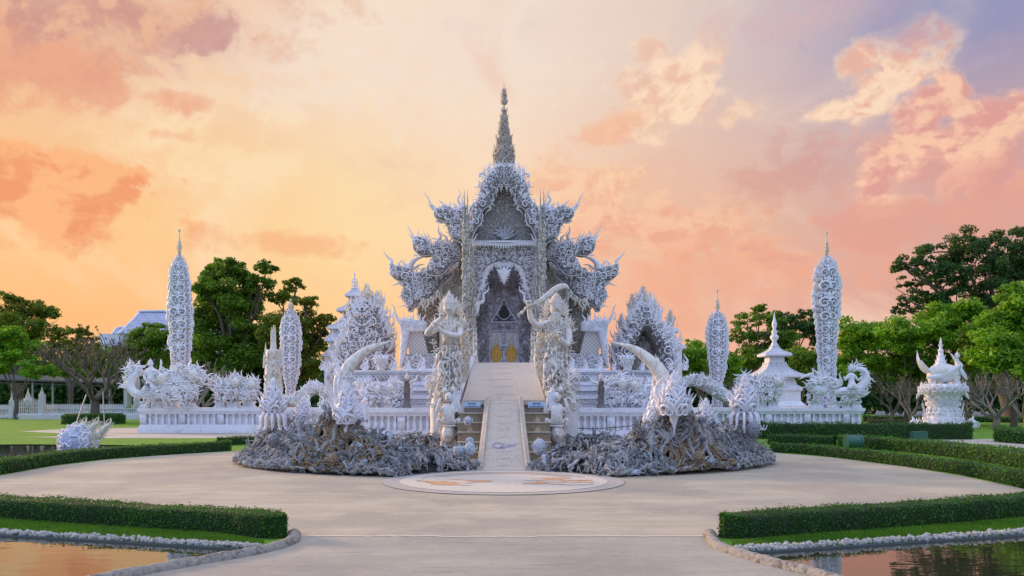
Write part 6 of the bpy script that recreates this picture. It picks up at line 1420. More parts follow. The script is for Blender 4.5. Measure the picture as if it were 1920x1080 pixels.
def rootpath(x, y, r, out, n=16, step=.13, arch=.0):
    p = np.array((x, y)); d_ = np.array(out, float); d_ /= np.linalg.norm(d_)+1e-9; pts = []
    for i in range(n):
        z = float(mh(*p)); pts.append((p[0], p[1], max(.02, z-.02+arch*math.sin(PI*i/n)*(1+.3*math.sin(i*2.1)))))
        gx = (mh(p[0]+.05, p[1])-mh(p[0]-.05, p[1]))*10; gy_ = (mh(p[0], p[1]+.05)-mh(p[0], p[1]-.05))*10
        d_ = d_*.75-np.array((gx, gy_))*.09+r.normal(0, .58, 2); d_ /= np.linalg.norm(d_)+1e-9; q = p+d_*step
        e = math.hypot((q[0]-EX)/RX, (q[1]-EY)/RY)
        if e > 1.03 or blocked(*q): d_ = -d_*.3+r.normal(0, .5, 2); q = p+d_*step*.3
        p = q
    return pts
for sgn, side in ((-1, 'left'), (1, 'right')):
    r = np.random.default_rng(100+sgn)
    t = thing('hand_sculpture', f'grey tangle of reaching stone hands and roots filling the {side} half of the pit', 'sculpture', (sgn*4.2, 20.5, 0))
    # mound body
    g = G(); na, ne = 90, 26; V = []
    for i in range(na):
        a = -PI/2+PI*i/(na-1) if sgn > 0 else PI/2+PI*i/(na-1)
        for j in range(ne):
            e = .05+.90*j/(ne-1); x = EX+RX*e*math.cos(a); y = EY+RY*e*math.sin(a)
            x = max(x, .80) if sgn > 0 else min(x, -.80)
            if y > 21.5: x = max(x, 1.45) if sgn > 0 else min(x, -1.45)
            z = float(mh(x, y))*(0.0 if j == ne-1 else 1)+r.normal(0, .035)*(j < ne-1); V.append((x, y, z*.45-.02))
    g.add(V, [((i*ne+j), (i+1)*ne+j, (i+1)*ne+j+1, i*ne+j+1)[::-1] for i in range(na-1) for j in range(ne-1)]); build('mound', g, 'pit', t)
    # sample spots
    def spots(n, lo=.0):
        out = []
        while len(out) < n:
            a = r.uniform(0, 2*PI); e = math.sqrt(r.uniform(lo, 1.0)); x = EX+RX*e*math.cos(a); y = EY+RY*e*math.sin(a)
            if x*sgn < .8 or blocked(x, y): continue
            if y > 24 and r.random() < .55: continue
            if float(mh(x, y)) < .22 and e < .9 and y > 20.5 and r.random() < .6: continue
            out.append((x, y, e))
        return out
    def orient(x, y, e):
        o_ = np.array(((x-EX)/RX, (y-EY)/RY*1.1-.25, 0)); o_ = o_*r.uniform(.1, 1.3)+r.normal(0, .62, 3); zz = np.array((0, 0, r.uniform(.2, 1.2))); d_ = o_*np.array((1, 1, .2))+zz
        return d_/np.linalg.norm(d_)
    def basis(d_):
        u = np.cross(d_, r.normal(size=3)); u /= np.linalg.norm(u); v = np.cross(d_, u); return np.stack([u, v, d_], 1)
    # roots: greys and browns
    gg, gb = G(), G()
    for (x, y, e) in spots(300, .2)+spots(200, .72):
        sc = r.uniform(.5, 1.3); pts = rootpath(x, y, r, (x-EX, y-EY-1), n=int(r.uniform(9, 18)), step=.10*sc+.03, arch=r.uniform(0.02, .20)); bx, by = (-3.9, 18.9) if sgn < 0 else (4.2, 18.9)
        br_ = math.hypot(x-bx, y-by) < .95; rad = r.uniform(.02, .05)*sc; q = catmull(pts, 3*len(pts)); q = q+r.normal(0, .008, q.shape)
        tube(gb if br_ else gg, q, np.linspace(rad, rad*.3, len(q))*(1+.25*np.sin(np.arange(len(q))*1.3)), 6)
    for k_ in range(40):      # thick roots spilling onto the paving at the front
        a = r.uniform(-2.75, -1.75) if sgn < 0 else r.uniform(-1.4, -.35); x, y = EX+RX*.86*math.cos(a), EY+RY*.86*math.sin(a)
        if blocked(x, y): continue
        rad = r.uniform(.04, .085); tube_p = rootpath(x, y, r, (r.normal(0, 1), -1.2), 15, .13, arch=r.uniform(.02, .14)); q = catmull(tube_p, 40); tube(gg, q, np.linspace(rad, rad*.35, 40)*(1+.18*np.sin(np.arange(40)*.9)), 8)
    # big root fans on the brown mounds
    bx, by = (-3.8, 18.9) if sgn < 0 else (4.15, 18.9)
    for k_ in range(46):
        a = r.uniform(0, 2*PI); rr_ = r.uniform(.0, .6); x, y = bx+rr_*math.cos(a), by+rr_*math.sin(a); pts = rootpath(x, y, r, (math.cos(a), math.sin(a)-.5), 13, .10, arch=r.uniform(.02, .16)); q = catmull(pts, 34); rad = r.uniform(.02, .055); tube(gb, q, np.linspace(rad, rad*.3, 34)*(1+.2*np.sin(np.arange(34)*1.1)), 7)
    o = build('roots', gg, 'root', t); o['kind'] = 'stuff'; o = build('brown_roots', gb, 'rootbrown', t); o['kind'] = 'stuff'
    # individual hands
    first = {}; sp = sorted(spots(420, .45), key=lambda s_: s_[1])
    near_ = [s_ for s_ in sp if s_[1] < 21.5][:100]
    for i, (x, y, e) in enumerate(near_):
        v = i % 5; sc = r.uniform(.85, 1.3); B_ = basis(orient(x, y, e)); key = (v, i % 4 == 0)
        if key not in first:
            gg = G(); gg.merge(HANDS[v]); o = build('hand', gg, 'handlight' if key[1] else 'hand', None); o.parent = t; first[key] = o
        else: o = first[key].copy(); COL.objects.link(o)
        o.matrix_basis = Matrix.Translation((x-t.location.x, y-t.location.y, float(mh(x, y))-.04)) @ Matrix(B_.tolist()).to_4x4() @ Matrix.Scale(sc, 4)
    gl_, gd_ = G(), G(); rest = spots(560, .0)
    for i, (x, y, e) in enumerate(rest):
        V0, Fs = HA[i % 5]; sc = r.uniform(.5, 1.15); B_ = basis(orient(x, y, e)); V = (V0*sc)@B_.T+np.array((x, y, float(mh(x, y))-.03))
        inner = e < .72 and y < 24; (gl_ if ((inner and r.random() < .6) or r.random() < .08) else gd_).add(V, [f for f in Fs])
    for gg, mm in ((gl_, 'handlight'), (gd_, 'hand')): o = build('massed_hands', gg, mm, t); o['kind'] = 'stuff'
    # fine tendrils that break the outline
    g = G()
    for (x, y, e) in spots(620, .2):
        d_ = orient(x, y, e); p = np.array((x, y, float(mh(x, y)))); ln = r.uniform(.12, .40); q = catmull([p, p+d_*ln*.5+r.normal(0, .04, 3), p+d_*ln*.8+r.normal(0, .07, 3), p+d_*ln+r.normal(0, .10, 3)-(0, 0, .05)], 9); tube(g, q, np.linspace(.022, .006, 9), 5)
    o = build('tendrils', g, 'root', t); o['kind'] = 'stuff'

# pots, heads and skulls near the bridge
Y = 19.9; k = Y/F
t = thing('stone_bowl', 'pale blue stone bowl held among the hands left of the ramp', 'bowl', P(862, 858, Y)); g = G(); c_ = P(862, 846, Y); lathe(g, c_[0], c_[1], [(.04, c_[2]-.16), (.12, c_[2]-.12), (.165, c_[2]-.02), (.16, c_[2]+.09), (.15, c_[2]+.12), (.14, c_[2]+.12), (.13, c_[2]+.05), (.02, c_[2]-.06)], 20); build('bowl', g, 'handlight', t)
def stone_head(name, label, cat, px, py, Y, r_px, fierce=False, m='handlight', tiltx=0, yaw=0):
    g = G(); head(g, P(px, py, Y), r_px*Y/F, fierce=fierce, crown=False, tiltx=tiltx, yaw=yaw); tag(build(name, g, m, None), label, cat)
stone_head('stone_bust', 'round pale blue stone head with capped top leaning by the left parapet', 'bust', 881, 842, 19.8, 13, tiltx=-.3)
g = G(); ball(g, P(881, 826, 19.9), 8*k, 12, 8, 0, None, (1, 1, .8)); build('cap', g, 'handlight', [o for o in COL.objects if o.name.startswith('stone_bust')][0])
stone_head('stone_skull', 'dark grey skull at the foot of the left parapet', 'skull', 893, 871, 19.2, 9, True, 'hand')
stone_head('stone_skull', 'large pale wailing skull among the hands right of the ramp', 'skull', 1011, 838, 19.8, 15, True, tiltx=.35, yaw=.3)
stone_head('stone_skull', 'grey skull at the foot of the right parapet', 'skull', 996, 873, 19.2, 8, True, 'hand')
stone_head('stone_skull', 'pale skull beside the face on the left guardian pedestal', 'skull', 877, 790, 22.6, 9, True)
stone_head('stone_skull', 'brown skull caught in the roots under the left tusk', 'skull', 625, 862, 18.0, 11, True, 'rootbrown', yaw=-.3)
stone_head('stone_skull', 'brown skull caught in the roots under the right tusk', 'skull', 1310, 856, 18.2, 11, True, 'rootbrown', yaw=.3)
stone_head('stone_mask', 'dark horned demon mask in the far right of the tangle', 'mask', 1412, 806, 20.0, 15, True, 'hand', yaw=.4)
stone_head('stone_mask', 'dark demon mask in the far left of the tangle', 'mask', 512, 826, 19.4, 13, True, 'hand', yaw=-.3)

# ------------------------------------------------------------------ beasts and riders along the walls
class Px:
    def __init__(s, Y): s.Y = Y; s.k = Y/F; s.g = G()
    def limb(s, pts, n=8, flat=1.0, m=0, dy=0.0):
        c_ = catmull([(*(P(p[0], p[1], s.Y)+(0, dy+(p[3] if len(p) > 3 else 0), 0)), p[2]*s.k) for p in pts], 5*len(pts)); tube(s.g, c_[:, :3], np.maximum(c_[:, 3], .004), n, m, flat=flat); return c_
    def burst(s, px, py, rad, n, size, a0=-PI, a1=PI, seed=0, kind='flame', dy=0.0, m=0):
        r = np.random.default_rng(seed); a = np.linspace(a0, a1, n)+r.normal(0, .1, n); stamp(s.g, kind, np.stack([P(px+math.sin(q)*rad, py-math.cos(q)*rad, s.Y)+(0, dy+r.uniform(-.1, .1), 0) for q in a]), size*s.k*r.uniform(.7, 1.3, n), a, r.random(n) > .5, m=m)
    def st(s, kind, px, py, size, ang=0, mir=False, dy=0.0, m=0, **kw): stamp(s.g, kind, [P(px, py, s.Y)+(0, dy, 0)], size*s.k, ang, mir, m=m, **kw)
def plinth(t, x, yt, yb, w_, Y):
    g = G(); c_ = P(x, 0, Y); k = Y/F; Z = lambda y: float(P(0, y, Y)[2]); q2 = math.sqrt(2)
    lathe(g, c_[0], Y+w_*k, [(w_*1.25*k*q2, Z(yb)), (w_*1.25*k*q2, Z(yb-3)), (w_*k*q2, Z(yb-5)), (w_*k*q2, Z(yt+4)), (w_*1.2*k*q2, Z(yt+3)), (w_*1.2*k*q2, Z(yt))], 4, 0, PI/4); build('plinth', g, 'white', t, smooth=False)
def lion(label, x, Y, s, wd, ytop, ybot, seed, plx, group='beast statues on the balustrades'):
    """maned guardian beast facing s (-1 left, +1 right)"""
    t = thing('beast_statue', label, 'statue', P(x, ybot, Y), group); H = ybot-ytop; A = Px(Y)
    A.limb([(x-s*wd*.32, ybot-H*.32, H*.16), (x, ybot-H*.34, H*.2), (x+s*wd*.22, ybot-H*.5, H*.18), (x+s*wd*.3, ybot-H*.62, H*.12)])
    for dx_, dy in ((-.30, -.15), (-.2, .2), (.14, -.2), (.24, .15)): A.limb([(x+s*wd*dx_, ybot-H*.3, H*.12, dy), (x+s*wd*(dx_+.06), ybot-H*.15, H*.075, dy), (x+s*wd*(dx_), ybot-2, H*.06, dy), (x+s*wd*(dx_+.08), ybot, H*.06, dy-.05)])
    A.limb([(x-s*wd*.36, ybot-H*.45, H*.07), (x-s*wd*.5, ybot-H*.55, H*.07), (x-s*wd*.46, ybot-H*.8, H*.05), (x-s*wd*.52, ytop+H*.05, .3)])
    build('body', A.g, 'relief', t); g = G(); head(g, P(x+s*wd*.3, ybot-H*.66, Y)+(0, -.25, 0), H*.17*A.k, crown=False, yaw=s*.5); build('head', g, 'statue', t)  # body toned darker than the mane, crevice shade put into its colour
    A = Px(Y); A.burst(x+s*wd*.28, ybot-H*.66, H*.16, 17, H*.32, -2.4, 2.4, seed, 'kanok', -.1); A.burst(x+s*wd*.25, ybot-H*.62, H*.1, 13, H*.28, -2.8, 2.8, seed+1, 'flame', -.2); A.burst(x-s*wd*.2, ybot-H*.5, H*.14, 11, H*.26, -1.6, 1.6, seed+2, 'kanok'); A.burst(x, ybot-H*.55, H*.13, 9, H*.25, -1.4, 1.4, seed+3, 'flame')
    A.burst(x-s*wd*.46, ybot-H*.6, H*.08, 9, H*.26, -2 if s > 0 else -.6, .6 if s > 0 else 2, seed+4)
    for q in range(12): A.st('scroll', x+(-.34+.06*q)*s*wd, ybot-H*(.36+.08*math.sin(q*2)), H*.2, 0, q % 2, dy=-H*.19*A.k, thick=1.5)
    A.burst(x-s*wd*.15, ybot-H*.25, H*.12, 11, H*.3, 1.2, 5.0, seed+6, 'kanok', -H*.2*A.k); A.burst(x+s*wd*.2, ybot-H*.3, H*.12, 11, H*.26, 1.2, 5.0, seed+7, 'kanok', -H*.2*A.k); A.burst(x-s*wd*.3, ybot-H*.4, H*.12, 9, H*.42, -1.2*1 if s > 0 else -.2, .2 if s > 0 else 1.2, seed+8, 'flame', -.1)
    build('mane', A.g, 'carved', t)
    for px in plx: plinth(t, px, ybot, 765, 9, Y)
    return t
lion('white maned lion statue facing left with blazing feathered tail, left balustrade', 428, 41.2, 1, 56, 700, 752, 1, (412, 436))
lion('small white dragon statue beside the maned lion on the left balustrade', 466, 41.2, 1, 30, 706, 752, 2, (464,))
lion('white beast statue crouching at the foot of the tall left flame column', 318, 40.9, -1, 34, 690, 752, 3, (318,))
lion('white beast statue rearing on the right of the tall left flame column', 354, 40.9, 1, 40, 682, 752, 4, (352,))
lion('white lion statue in front of the small pavilion on the right balustrade', 1440, 41.2, 1, 50, 700, 750, 5, (1428, 1450))
lion('white dragon statue left of the small pavilion on the right balustrade', 1404, 41.4, -1, 34, 700, 752, 6, (1402,))
lion('white winged lion statue in front of the terrace wall left of the bridge', 746, 33.0, -1, 40, 712, 760, 7, (748,))
lion('small white beast statue on the balustrade behind the left tusk', 700, 33.0, 1, 30, 716, 758, 8, (690,))
lion('white winged lion statue in front of the terrace wall right of the bridge', 1152, 33.0, 1, 44, 700, 758, 9, (1140, 1163))
lion('small white beast statue on the balustrade behind the right tusk', 1196, 33.0, -1, 26, 706, 758, 10, (1194,))
for lab, x in (('slim dark weathered statuette on the balustrade left of the bridge', 763), ('slim dark weathered statuette on the balustrade right of the bridge', 1127)):
    Y = 32.3; k = Y/F; t = thing('dark_statuette', lab, 'statue', P(x, 768, Y)); g = G(); c_ = P(x, 0, Y); r = np.random.default_rng(x)
    lathe(g, c_[0], Y, [(9*k, float(P(0, y, Y)[2])) if False else (w_*k, float(P(0, y, Y)[2])) for w_, y in ((9, 768), (8, 760), (5.5, 756), (6, 745), (4.5, 735), (5, 722), (3.5, 714))], 10); 
    for j in range(40): a = r.uniform(-2, 2); y = r.uniform(716, 764); stamp(g, ('flame', 'drop')[j % 2], [(c_[0]+math.sin(a)*5*k, Y-math.cos(a)*5*k, float(P(0, y, Y)[2]))], 9*k, r.normal(0, .4), yaw=a)
    build('body', g, 'bronze', t); g = G(); head(g, P(x, 708, Y), 4.5*k); build('head', g, 'statue', t)
    A = Px(Y); s = 1 if x < 900 else 1; A.limb([(x, 724, 3), (x+8, 716, 3), (x+17, 712, 2.5), (x+20, 702, .6)]); A.limb([(x, 724, 3), (x-9, 718, 3), (x-16, 716, 2), (x-20, 708, .6)]); build('arms', A.g, 'statue', t)
# swan rider on the left end
Y = 41.0; t = thing('swan_rider_statue', 'white crowned deity riding a swan-tailed beast, left end of the balustrade', 'statue', P(282, 750, Y)); A = Px(Y); k = A.k
X = lambda x, y, dy=0, r=4: (*(P(x, y, Y)+(0, dy, 0)), r*k)
skin('rider_body', [X(285, 718, 0, 8), X(284, 706, 0, 6.5), X(284, 697, 0, 8), X(284, 690, 0, 4), X(283, 685, 0, 3), X(275, 696, 0, 4), X(270, 706, 0, 3.2), X(276, 714, -.1, 2.6), X(293, 696, 0, 4), X(299, 704, -.05, 3), X(303, 694, -.1, 2.6), X(303, 684, -.1, 2), X(278, 728, -.2, 6), X(268, 734, -.2, 4), X(292, 728, -.2, 6), X(302, 734, -.2, 4)], [(0, 1), (1, 2), (2, 3), (3, 4), (2, 5), (5, 6), (6, 7), (2, 8), (8, 9), (9, 10), (10, 11), (0, 12), (12, 13), (0, 14), (14, 15)], t, 'white')
g = G(); head(g, P(282, 683, Y), 5.6*k, fierce=False); build('rider_head', g, 'white', t); g = G(); stamp(g, 'drop', [P(303, 679, Y)+(0, -.1, 0)], 12*k); build('raised_bud', g, 'white', t)
A.limb([(262, 742, 5), (275, 740, 10), (290, 740, 10), (304, 738, 6), (312, 728, 4)]); A.limb([(264, 742, 8), (252, 736, 8), (244, 724, 8), (248, 708, 7), (258, 698, 5), (254, 686, 2)]); build('swan_body', A.g, 'white', t)
A = Px(Y); A.burst(252, 700, 5, 15, 22, -1.6, 1.4, 1, 'kanok'); A.burst(246, 716, 6, 11, 18, -2.2, -.2, 2); A.burst(285, 738, 9, 13, 16, 1.2, 5, 3, 'kanok', -.2); A.burst(306, 732, 3, 9, 16, -.8, 2.2, 4)
for q in range(10): A.st('scroll', 256+q*5.5, 740+2*math.sin(q), 9, 0, q % 2, dy=-.25, thick=1.5)
build('feathers', A.g, 'carved', t); [plinth(t, px, 752, 765, 9, Y) for px in (272, 292)]
# crane and naga boat on the right end
t = thing('crane_statue', 'white long-beaked crane statue left of the tall right flame column', 'statue', P(1525, 750, 41)); A = Px(41)
A.limb([(1545, 735, 9), (1530, 730, 12), (1522, 722, 9), (1524, 712, 6), (1522, 705, 5), (1518, 702, 4.5)]); A.limb([(1519, 703, 4), (1508, 706, 2.4), (1498, 712, .3)]); A.limb([(1530, 738, 6), (1528, 748, 4), (1527, 752, 5)]); build('body', A.g, 'white', t)
A = Px(41); A.burst(1530, 726, 8, 15, 20, -1.9, .9, 3, 'kanok', -.2); A.burst(1538, 716, 4, 9, 26, -.6, .5, 5); A.burst(1522, 742, 6, 9, 14, -2.4, 2.4, 6, 'kanok', -.2); build('feathers', A.g, 'carved', t); [plinth(t, px, 752, 765, 9, 41) for px in (1531,)]
t = thing('naga_rider_statue', 'white naga boat with seated crowned rider and curled tail, right end of the balustrade', 'statue', P(1590, 750, 41)); A = Px(41)
A.limb([(1565, 738, 6), (1580, 736, 10), (1600, 734, 10), (1616, 724, 9), (1624, 710, 7.5), (1620, 696, 6), (1608, 692, 4), (1600, 696, 2)]); A.limb([(1598, 742, 6), (1615, 738, 3.5), (1630, 728, .5)]); A.limb([(1610, 742, 5), (1622, 740, 3), (1632, 734, .4)]); build('naga_body', A.g, 'white', t)
k = A.k; X = lambda x, y, dy=0, r=4: (*(P(x, y, 41)+(0, dy, 0)), r*k)
skin('rider_body', [X(1594, 722, -.2, 6), X(1593, 710, -.2, 5), X(1593, 704, -.2, 6.5), X(1592, 698, -.2, 3), X(1586, 706, -.2, 3), X(1580, 714, -.25, 2.4), X(1578, 706, -.3, 2), X(1600, 706, -.2, 3), X(1606, 714, -.25, 2.4), X(1612, 706, -.3, 2), X(1586, 730, -.35, 4.5), X(1603, 730, -.35, 4.5)], [(0, 1), (1, 2), (2, 3), (2, 4), (4, 5), (5, 6), (2, 7), (7, 8), (8, 9), (0, 10), (0, 11)], t, 'white')
g = G(); head(g, P(1592, 692, 41)+(0, -.2, 0), 5*k, fierce=False); build('rider_head', g, 'white', t)
A = Px(41); A.burst(1615, 712, 10, 13, 16, -.2, 2.6, 7); A.burst(1604, 692, 4, 11, 17, -1.6, 1.6, 8); A.burst(1570, 728, 5, 13, 22, -1.8, .4, 9, 'kanok'); A.burst(1590, 738, 10, 15, 16, 1.2, 5, 10, 'kanok', -.2)
for q in range(12): A.st('scroll', 1564+q*5, 736, 9, 0, q % 2, dy=-.28, thick=1.5)
build('fins', A.g, 'carved', t); [plinth(t, px, 752, 765, 8, 41) for px in (1568, 1584, 1606)]
# sweeping feathered naga tails behind the tusks
def sweep(label, pts, Y, seed, lean):
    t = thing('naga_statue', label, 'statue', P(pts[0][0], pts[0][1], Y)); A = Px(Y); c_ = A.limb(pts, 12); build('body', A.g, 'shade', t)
    A = Px(Y); r = np.random.default_rng(seed)
    for p in c_[1:-1]:
        for q in range(11):
            a = r.uniform(-1.8, 1.8); stamp(A.g, ('scroll', 'kanok', 'flame', 'drop')[r.integers(0, 4)], [p[:3]+np.array((r.normal(0, .05), -p[3]*abs(math.sin(q*.9))*.95, math.cos(a)*p[3]*.95))], r.uniform(8, 15)*A.k, lean+a*.5+r.normal(0, .3), r.random() > .5, thick=1.4)
    build('scales', A.g, 'carved', t)
sweep('white feathered naga sweeping down behind the right tusk', [(1278, 722, 6), (1300, 716, 9), (1325, 724, 11), (1350, 740, 10), (1372, 753, 7), (1390, 745, 8), (1402, 725, 2)], 37, 1, .5)
sweep('white naga with curled body behind the left tusk', [(612, 746, 6), (602, 732, 9), (586, 732, 10), (570, 744, 9), (548, 754, 7), (525, 754, 7)], 37, 2, -.4)
sweep('white scaled beast behind the weathered left tower', [(620, 700, 14), (640, 715, 20), (660, 735, 16), (655, 755, 10)], 39, 3, 0)

# round dragon sculpture rising from the middle pond
Y = 26.2; k = Y/F; t = thing('dragon_orb_sculpture', 'round white scroll-covered dragon sculpture with three flame crests by the left pond', 'sculpture', P(152, 850, Y)); g = G(); c0 = P(146, 830, Y); R0 = 31*k
ball(g, c0, R0, 28, 20, 0, None, (1.08, 1, 1.0)); r = np.random.default_rng(3)
for j in range(130):
    d_ = r.normal(size=3); d_ /= np.linalg.norm(d_)
    if d_[1] > .5 or d_[2] < -.6: continue
    yaw = math.atan2(d_[0], -d_[1]); stamp(g, ('scroll', 'kanok', 'wave')[j % 3], [c0+d_*R0*np.array((1.08, 1, 1))*.99], r.uniform(10, 17)*k, r.uniform(-2, 2), r.random() > .5, yaw=yaw, m=1, thick=1.1)
build('orb', g, ['orbblue', 'white'], t)
for (bx, by), (tx, ty) in (((140, 810), (163, 783)), ((165, 808), (186, 783)), ((182, 818), (209, 785))):
    g = G(); A = Px(Y); A.g = g; A.limb([(bx, by, 7), (bx+(tx-bx)*.5, by+(ty-by)*.5+2, 5), (tx-3, ty+9, 2.6), (tx, ty, .4)])
    for q in range(9): u = q/9; A.st('flame' if q % 2 else 'kanok', bx+(tx-bx)*u-4+2*(q % 3), by+(ty-by)*u, 13*(1-.5*u), .25+.2*(q % 3-1), q % 2); A.st('kanok', bx+(tx-bx)*u+5, by+(ty-by)*u+6, 11*(1-.5*u), 1.0, True)
    build('flame_crest', g, 'ivory', t)
g = G(); A = Px(Y); A.g = g
for q in range(16): A.st(('kanok', 'scroll')[q % 2], 176+r.uniform(-8, 12), 815+q*2, 13, .9+r.normal(0, .4), q % 3 == 0, dy=-.2); A.st('kanok', 112+r.uniform(-2, 5), 822+q*1.6, 9, -.6, False)
build('mane', g, 'ivory', t)

# winged beast on a carved drum, right
Y = 43.5; k = Y/F; Z = lambda y: float(P(0, y, Y)[2]); t = thing('winged_beast_pedestal', 'round white carved pedestal with flame fringes, right of the balustrade', 'pedestal', P(1768, 805, Y)); c_ = P(1768, 0, Y)
g = G(); lathe(g, c_[0], Y, [(46*k, 0), (46*k, Z(797)), (34*k, Z(792)), (29*k, Z(786)), (26*k, Z(770)), (26*k, Z(752)), (29*k, Z(744)), (34*k, Z(738)), (38*k, Z(730)), (36*k, Z(724)), (31*k, Z(720))], 26, 0); r = np.random.default_rng(2)
for y, rad, sz, n, kd in ((796, 44, 13, 26, 'kanok'), (788, 33, 12, 20, 'kanok'), (778, 27, 9, 18, 'scroll'), (768, 27, 9, 18, 'drop'), (758, 27, 9, 18, 'scroll'), (748, 30, 10, 20, 'wave'), (738, 36, 13, 20, 'kanok'), (731, 39, 12, 22, 'scroll'), (724, 37, 10, 22, 'kanok')):
    a = np.arange(n)*2*PI/n; stamp(g, kd, np.stack([c_[0]+np.sin(a)*rad*k, Y-np.cos(a)*rad*k, 0*a+Z(y)], 1), sz*k*r.uniform(.8, 1.2, n), r.normal(0, .2, n), np.arange(n) % 2, yaw=a, m=1, thick=1.2)
for s in (1, -1):
    for q in range(7): stamp(g, 'flame', [P(1768+s*(28+q*1.5), 790-q*5, Y)], (15-q)*k, s*(.5-.03*q), s < 0, m=1)
    stamp(g, 'drop', [P(1768+s*46, 742, Y)]*2, [16*k, 11*k], [s*-.5+PI, s*-.3+PI], m=1)
build('drum', g, ['white', 'carved'], t)
for s in (1, -1):
    f = thing('flame_finial', 'curled flame finial at the '+('right' if s > 0 else 'left')+' foot of the winged beast pedestal', 'ornament', P(1768+s*58, 803, Y)); A = Px(Y); A.limb([(1768+s*57, 803, 5), (1768+s*60, 795, 5), (1768+s*55, 788, 3.5), (1768+s*58, 780, .4)]); A.st('scroll', 1768+s*60, 797, 14, 0, s > 0, dy=-.1); A.st('kanok', 1768+s*54, 797, 14, -s*.3, s < 0); build('flame', A.g, 'white', f)
w_ = thing('winged_beast_statue', 'white turtle-like beast with spread wings carrying a small spire', 'statue', P(1768, 722, Y)); A = Px(Y)
A.limb([(1742, 712, 6), (1755, 702, 17), (1772, 700, 18), (1790, 702, 14), (1798, 706, 5)], 14)
for x, dy in ((1745, -.2), (1757, .5), (1788, -.3), (1795, .4)): A.limb([(x, 706, 7, dy), (x-1, 715, 6, dy), (x+2, 721, 6, dy)])
A.limb([(1792, 700, 8), (1797, 690, 6), (1795, 680, 4.5), (1793, 672, 4)]); build('body', A.g, 'statue', w_)
g = G(); head(g, P(1793, 668, Y)+(0, -.1, 0), 4.5*k); build('head', g, 'statue', w_)
A = Px(Y)
for q in range(13):
    u = q/12; A.limb([(1775-22*u, 706-6*u, 3.2), (1752-16*u, 704-10*u, 3.0), (1734-8*u, 692-12*u-4*u, 2.2), (1726+2*u-3, 676-22*u+8*math.sin(u*3), .3)], 5, .5, dy=-.3+.05*q)
A.limb([(1730, 708, 2), (1750, 706, 4), (1772, 698, 5), (1792, 686, 3)], 8, .5, dy=-.45); build('wing', A.g, 'white', w_)
A = Px(Y)
for q in range(7): u = q/6; A.limb([(1786, 704, 3), (1794+4*u, 696-5*u, 2.6), (1798+2*u-14*u, 684-16*u, 1.8), (1790-12*u+3, 674-22*u+10, .3)], 5, .5, dy=-.3+.3*u)
A.limb([(1806, 712, 1), (1800, 704, 4), (1792, 690, 3)], 8, .5, dy=-.4); build('wing', A.g, 'white', w_)
g = G(); lathe(g, P(1764, 0, Y)[0], Y, [(r_*k, Z(y)) for r_, y in ((12, 690), (11, 684), (9, 682), (9, 678), (7, 676), (6.5, 668), (4.5, 666), (4, 656), (2.6, 654), (1.8, 644), (2.4, 642), (.2, 632))], 12)
for y, r_ in ((686, 11), (679, 9), (670, 7), (660, 4.5), (650, 3)): a = np.arange(8)*2*PI/8; stamp(g, 'flame', np.stack([P(1764, 0, Y)[0]+np.sin(a)*r_*k, Y-np.cos(a)*r_*k, 0*a+Z(y)], 1), 6*k, 0, [0, 1]*4, yaw=a, tilt=.2)
build('back_spire', g, 'carved', w_)

# ------------------------------------------------------------------ small things
Y = gy(843); c_ = P(1600, 0, Y); t = thing('drum_floodlight', 'dark green drum shaped floodlight between the right hedges', 'floodlight', (c_[0], Y, 0)); g = G()
pts = [np.array((c_[0]-.24+.48*u, Y, .26)) for u in np.linspace(0, 1, 5)]; tube(g, pts, .24, 20); tube(g, [pts[0]-(.02, 0, 0), pts[0]+(.04, 0, 0)], .26, 20); tube(g, [pts[-1]-(.04, 0, 0), pts[-1]+(.02, 0, 0)], .26, 20); build('drum', g, 'green', t)
g = G(); box(g, c_[0]-.2, c_[0]+.2, Y-.1, Y+.1, 0, .1); [box(g, c_[0]+s*.17-.02, c_[0]+s*.17+.02, Y-.04, Y+.04, .48, .56) for s in (1, -1)]; build('bracket', g, 'green', t, smooth=False)
c_ = P(1727, 0, gy(831)); t = thing('box_floodlight', 'small dark box floodlight on the pale path, right side', 'floodlight', (c_[0], c_[1], 0)); g = G(); box(g, c_[0]-.28, c_[0]+.28, c_[1], c_[1]+.3, .05, .46); build('housing', g, 'green', t, smooth=False); g = G(); box(g, c_[0]-.12, c_[0]+.12, c_[1]+.05, c_[1]+.25, 0, .05); build('foot', g, 'black', t, smooth=False)
i = 0
for row, (x0, x1, yy, n, Y) in enumerate(((1640, 2040, 786, 15, 66), (1650, 2060, 770, 17, 92))):
    for j in range(n):
        u = j/(n-1); x = x0+(x1-x0)*u; Yk = Y-u*(8 if row == 0 else 6); red = (j % 2 == 0) and u > .45 and row == 0; c_ = P(x, 0, Yk); g = G(); V = []; L_ = .52; m_ = 9
        for xx in (-L_, L_):
            for q in range(m_): a = PI*q/(m_-1); V.append((c_[0]+L_*math.cos(a) if False else c_[0]+xx*(1 if True else 0)*.0+L_*math.cos(a), Yk+(xx*.35), .42*math.sin(a)))
        fs = [(q, q+1, m_+q+1, m_+q) for q in range(m_-1)]+[tuple(range(m_)), tuple(range(m_, 2*m_))[::-1]]; g.add(V, fs)
        o = build('kerb_stone', g, 'redkerb' if red else 'stone', None, smooth=False)
        tag(o, 'red painted half-round kerb stone along the road on the right' if red else ('white half-round kerb stone along the near side of the road' if row == 0 else 'white half-round kerb stone along the far side of the road'), 'kerb stone', 'half-round kerb stones along the road')
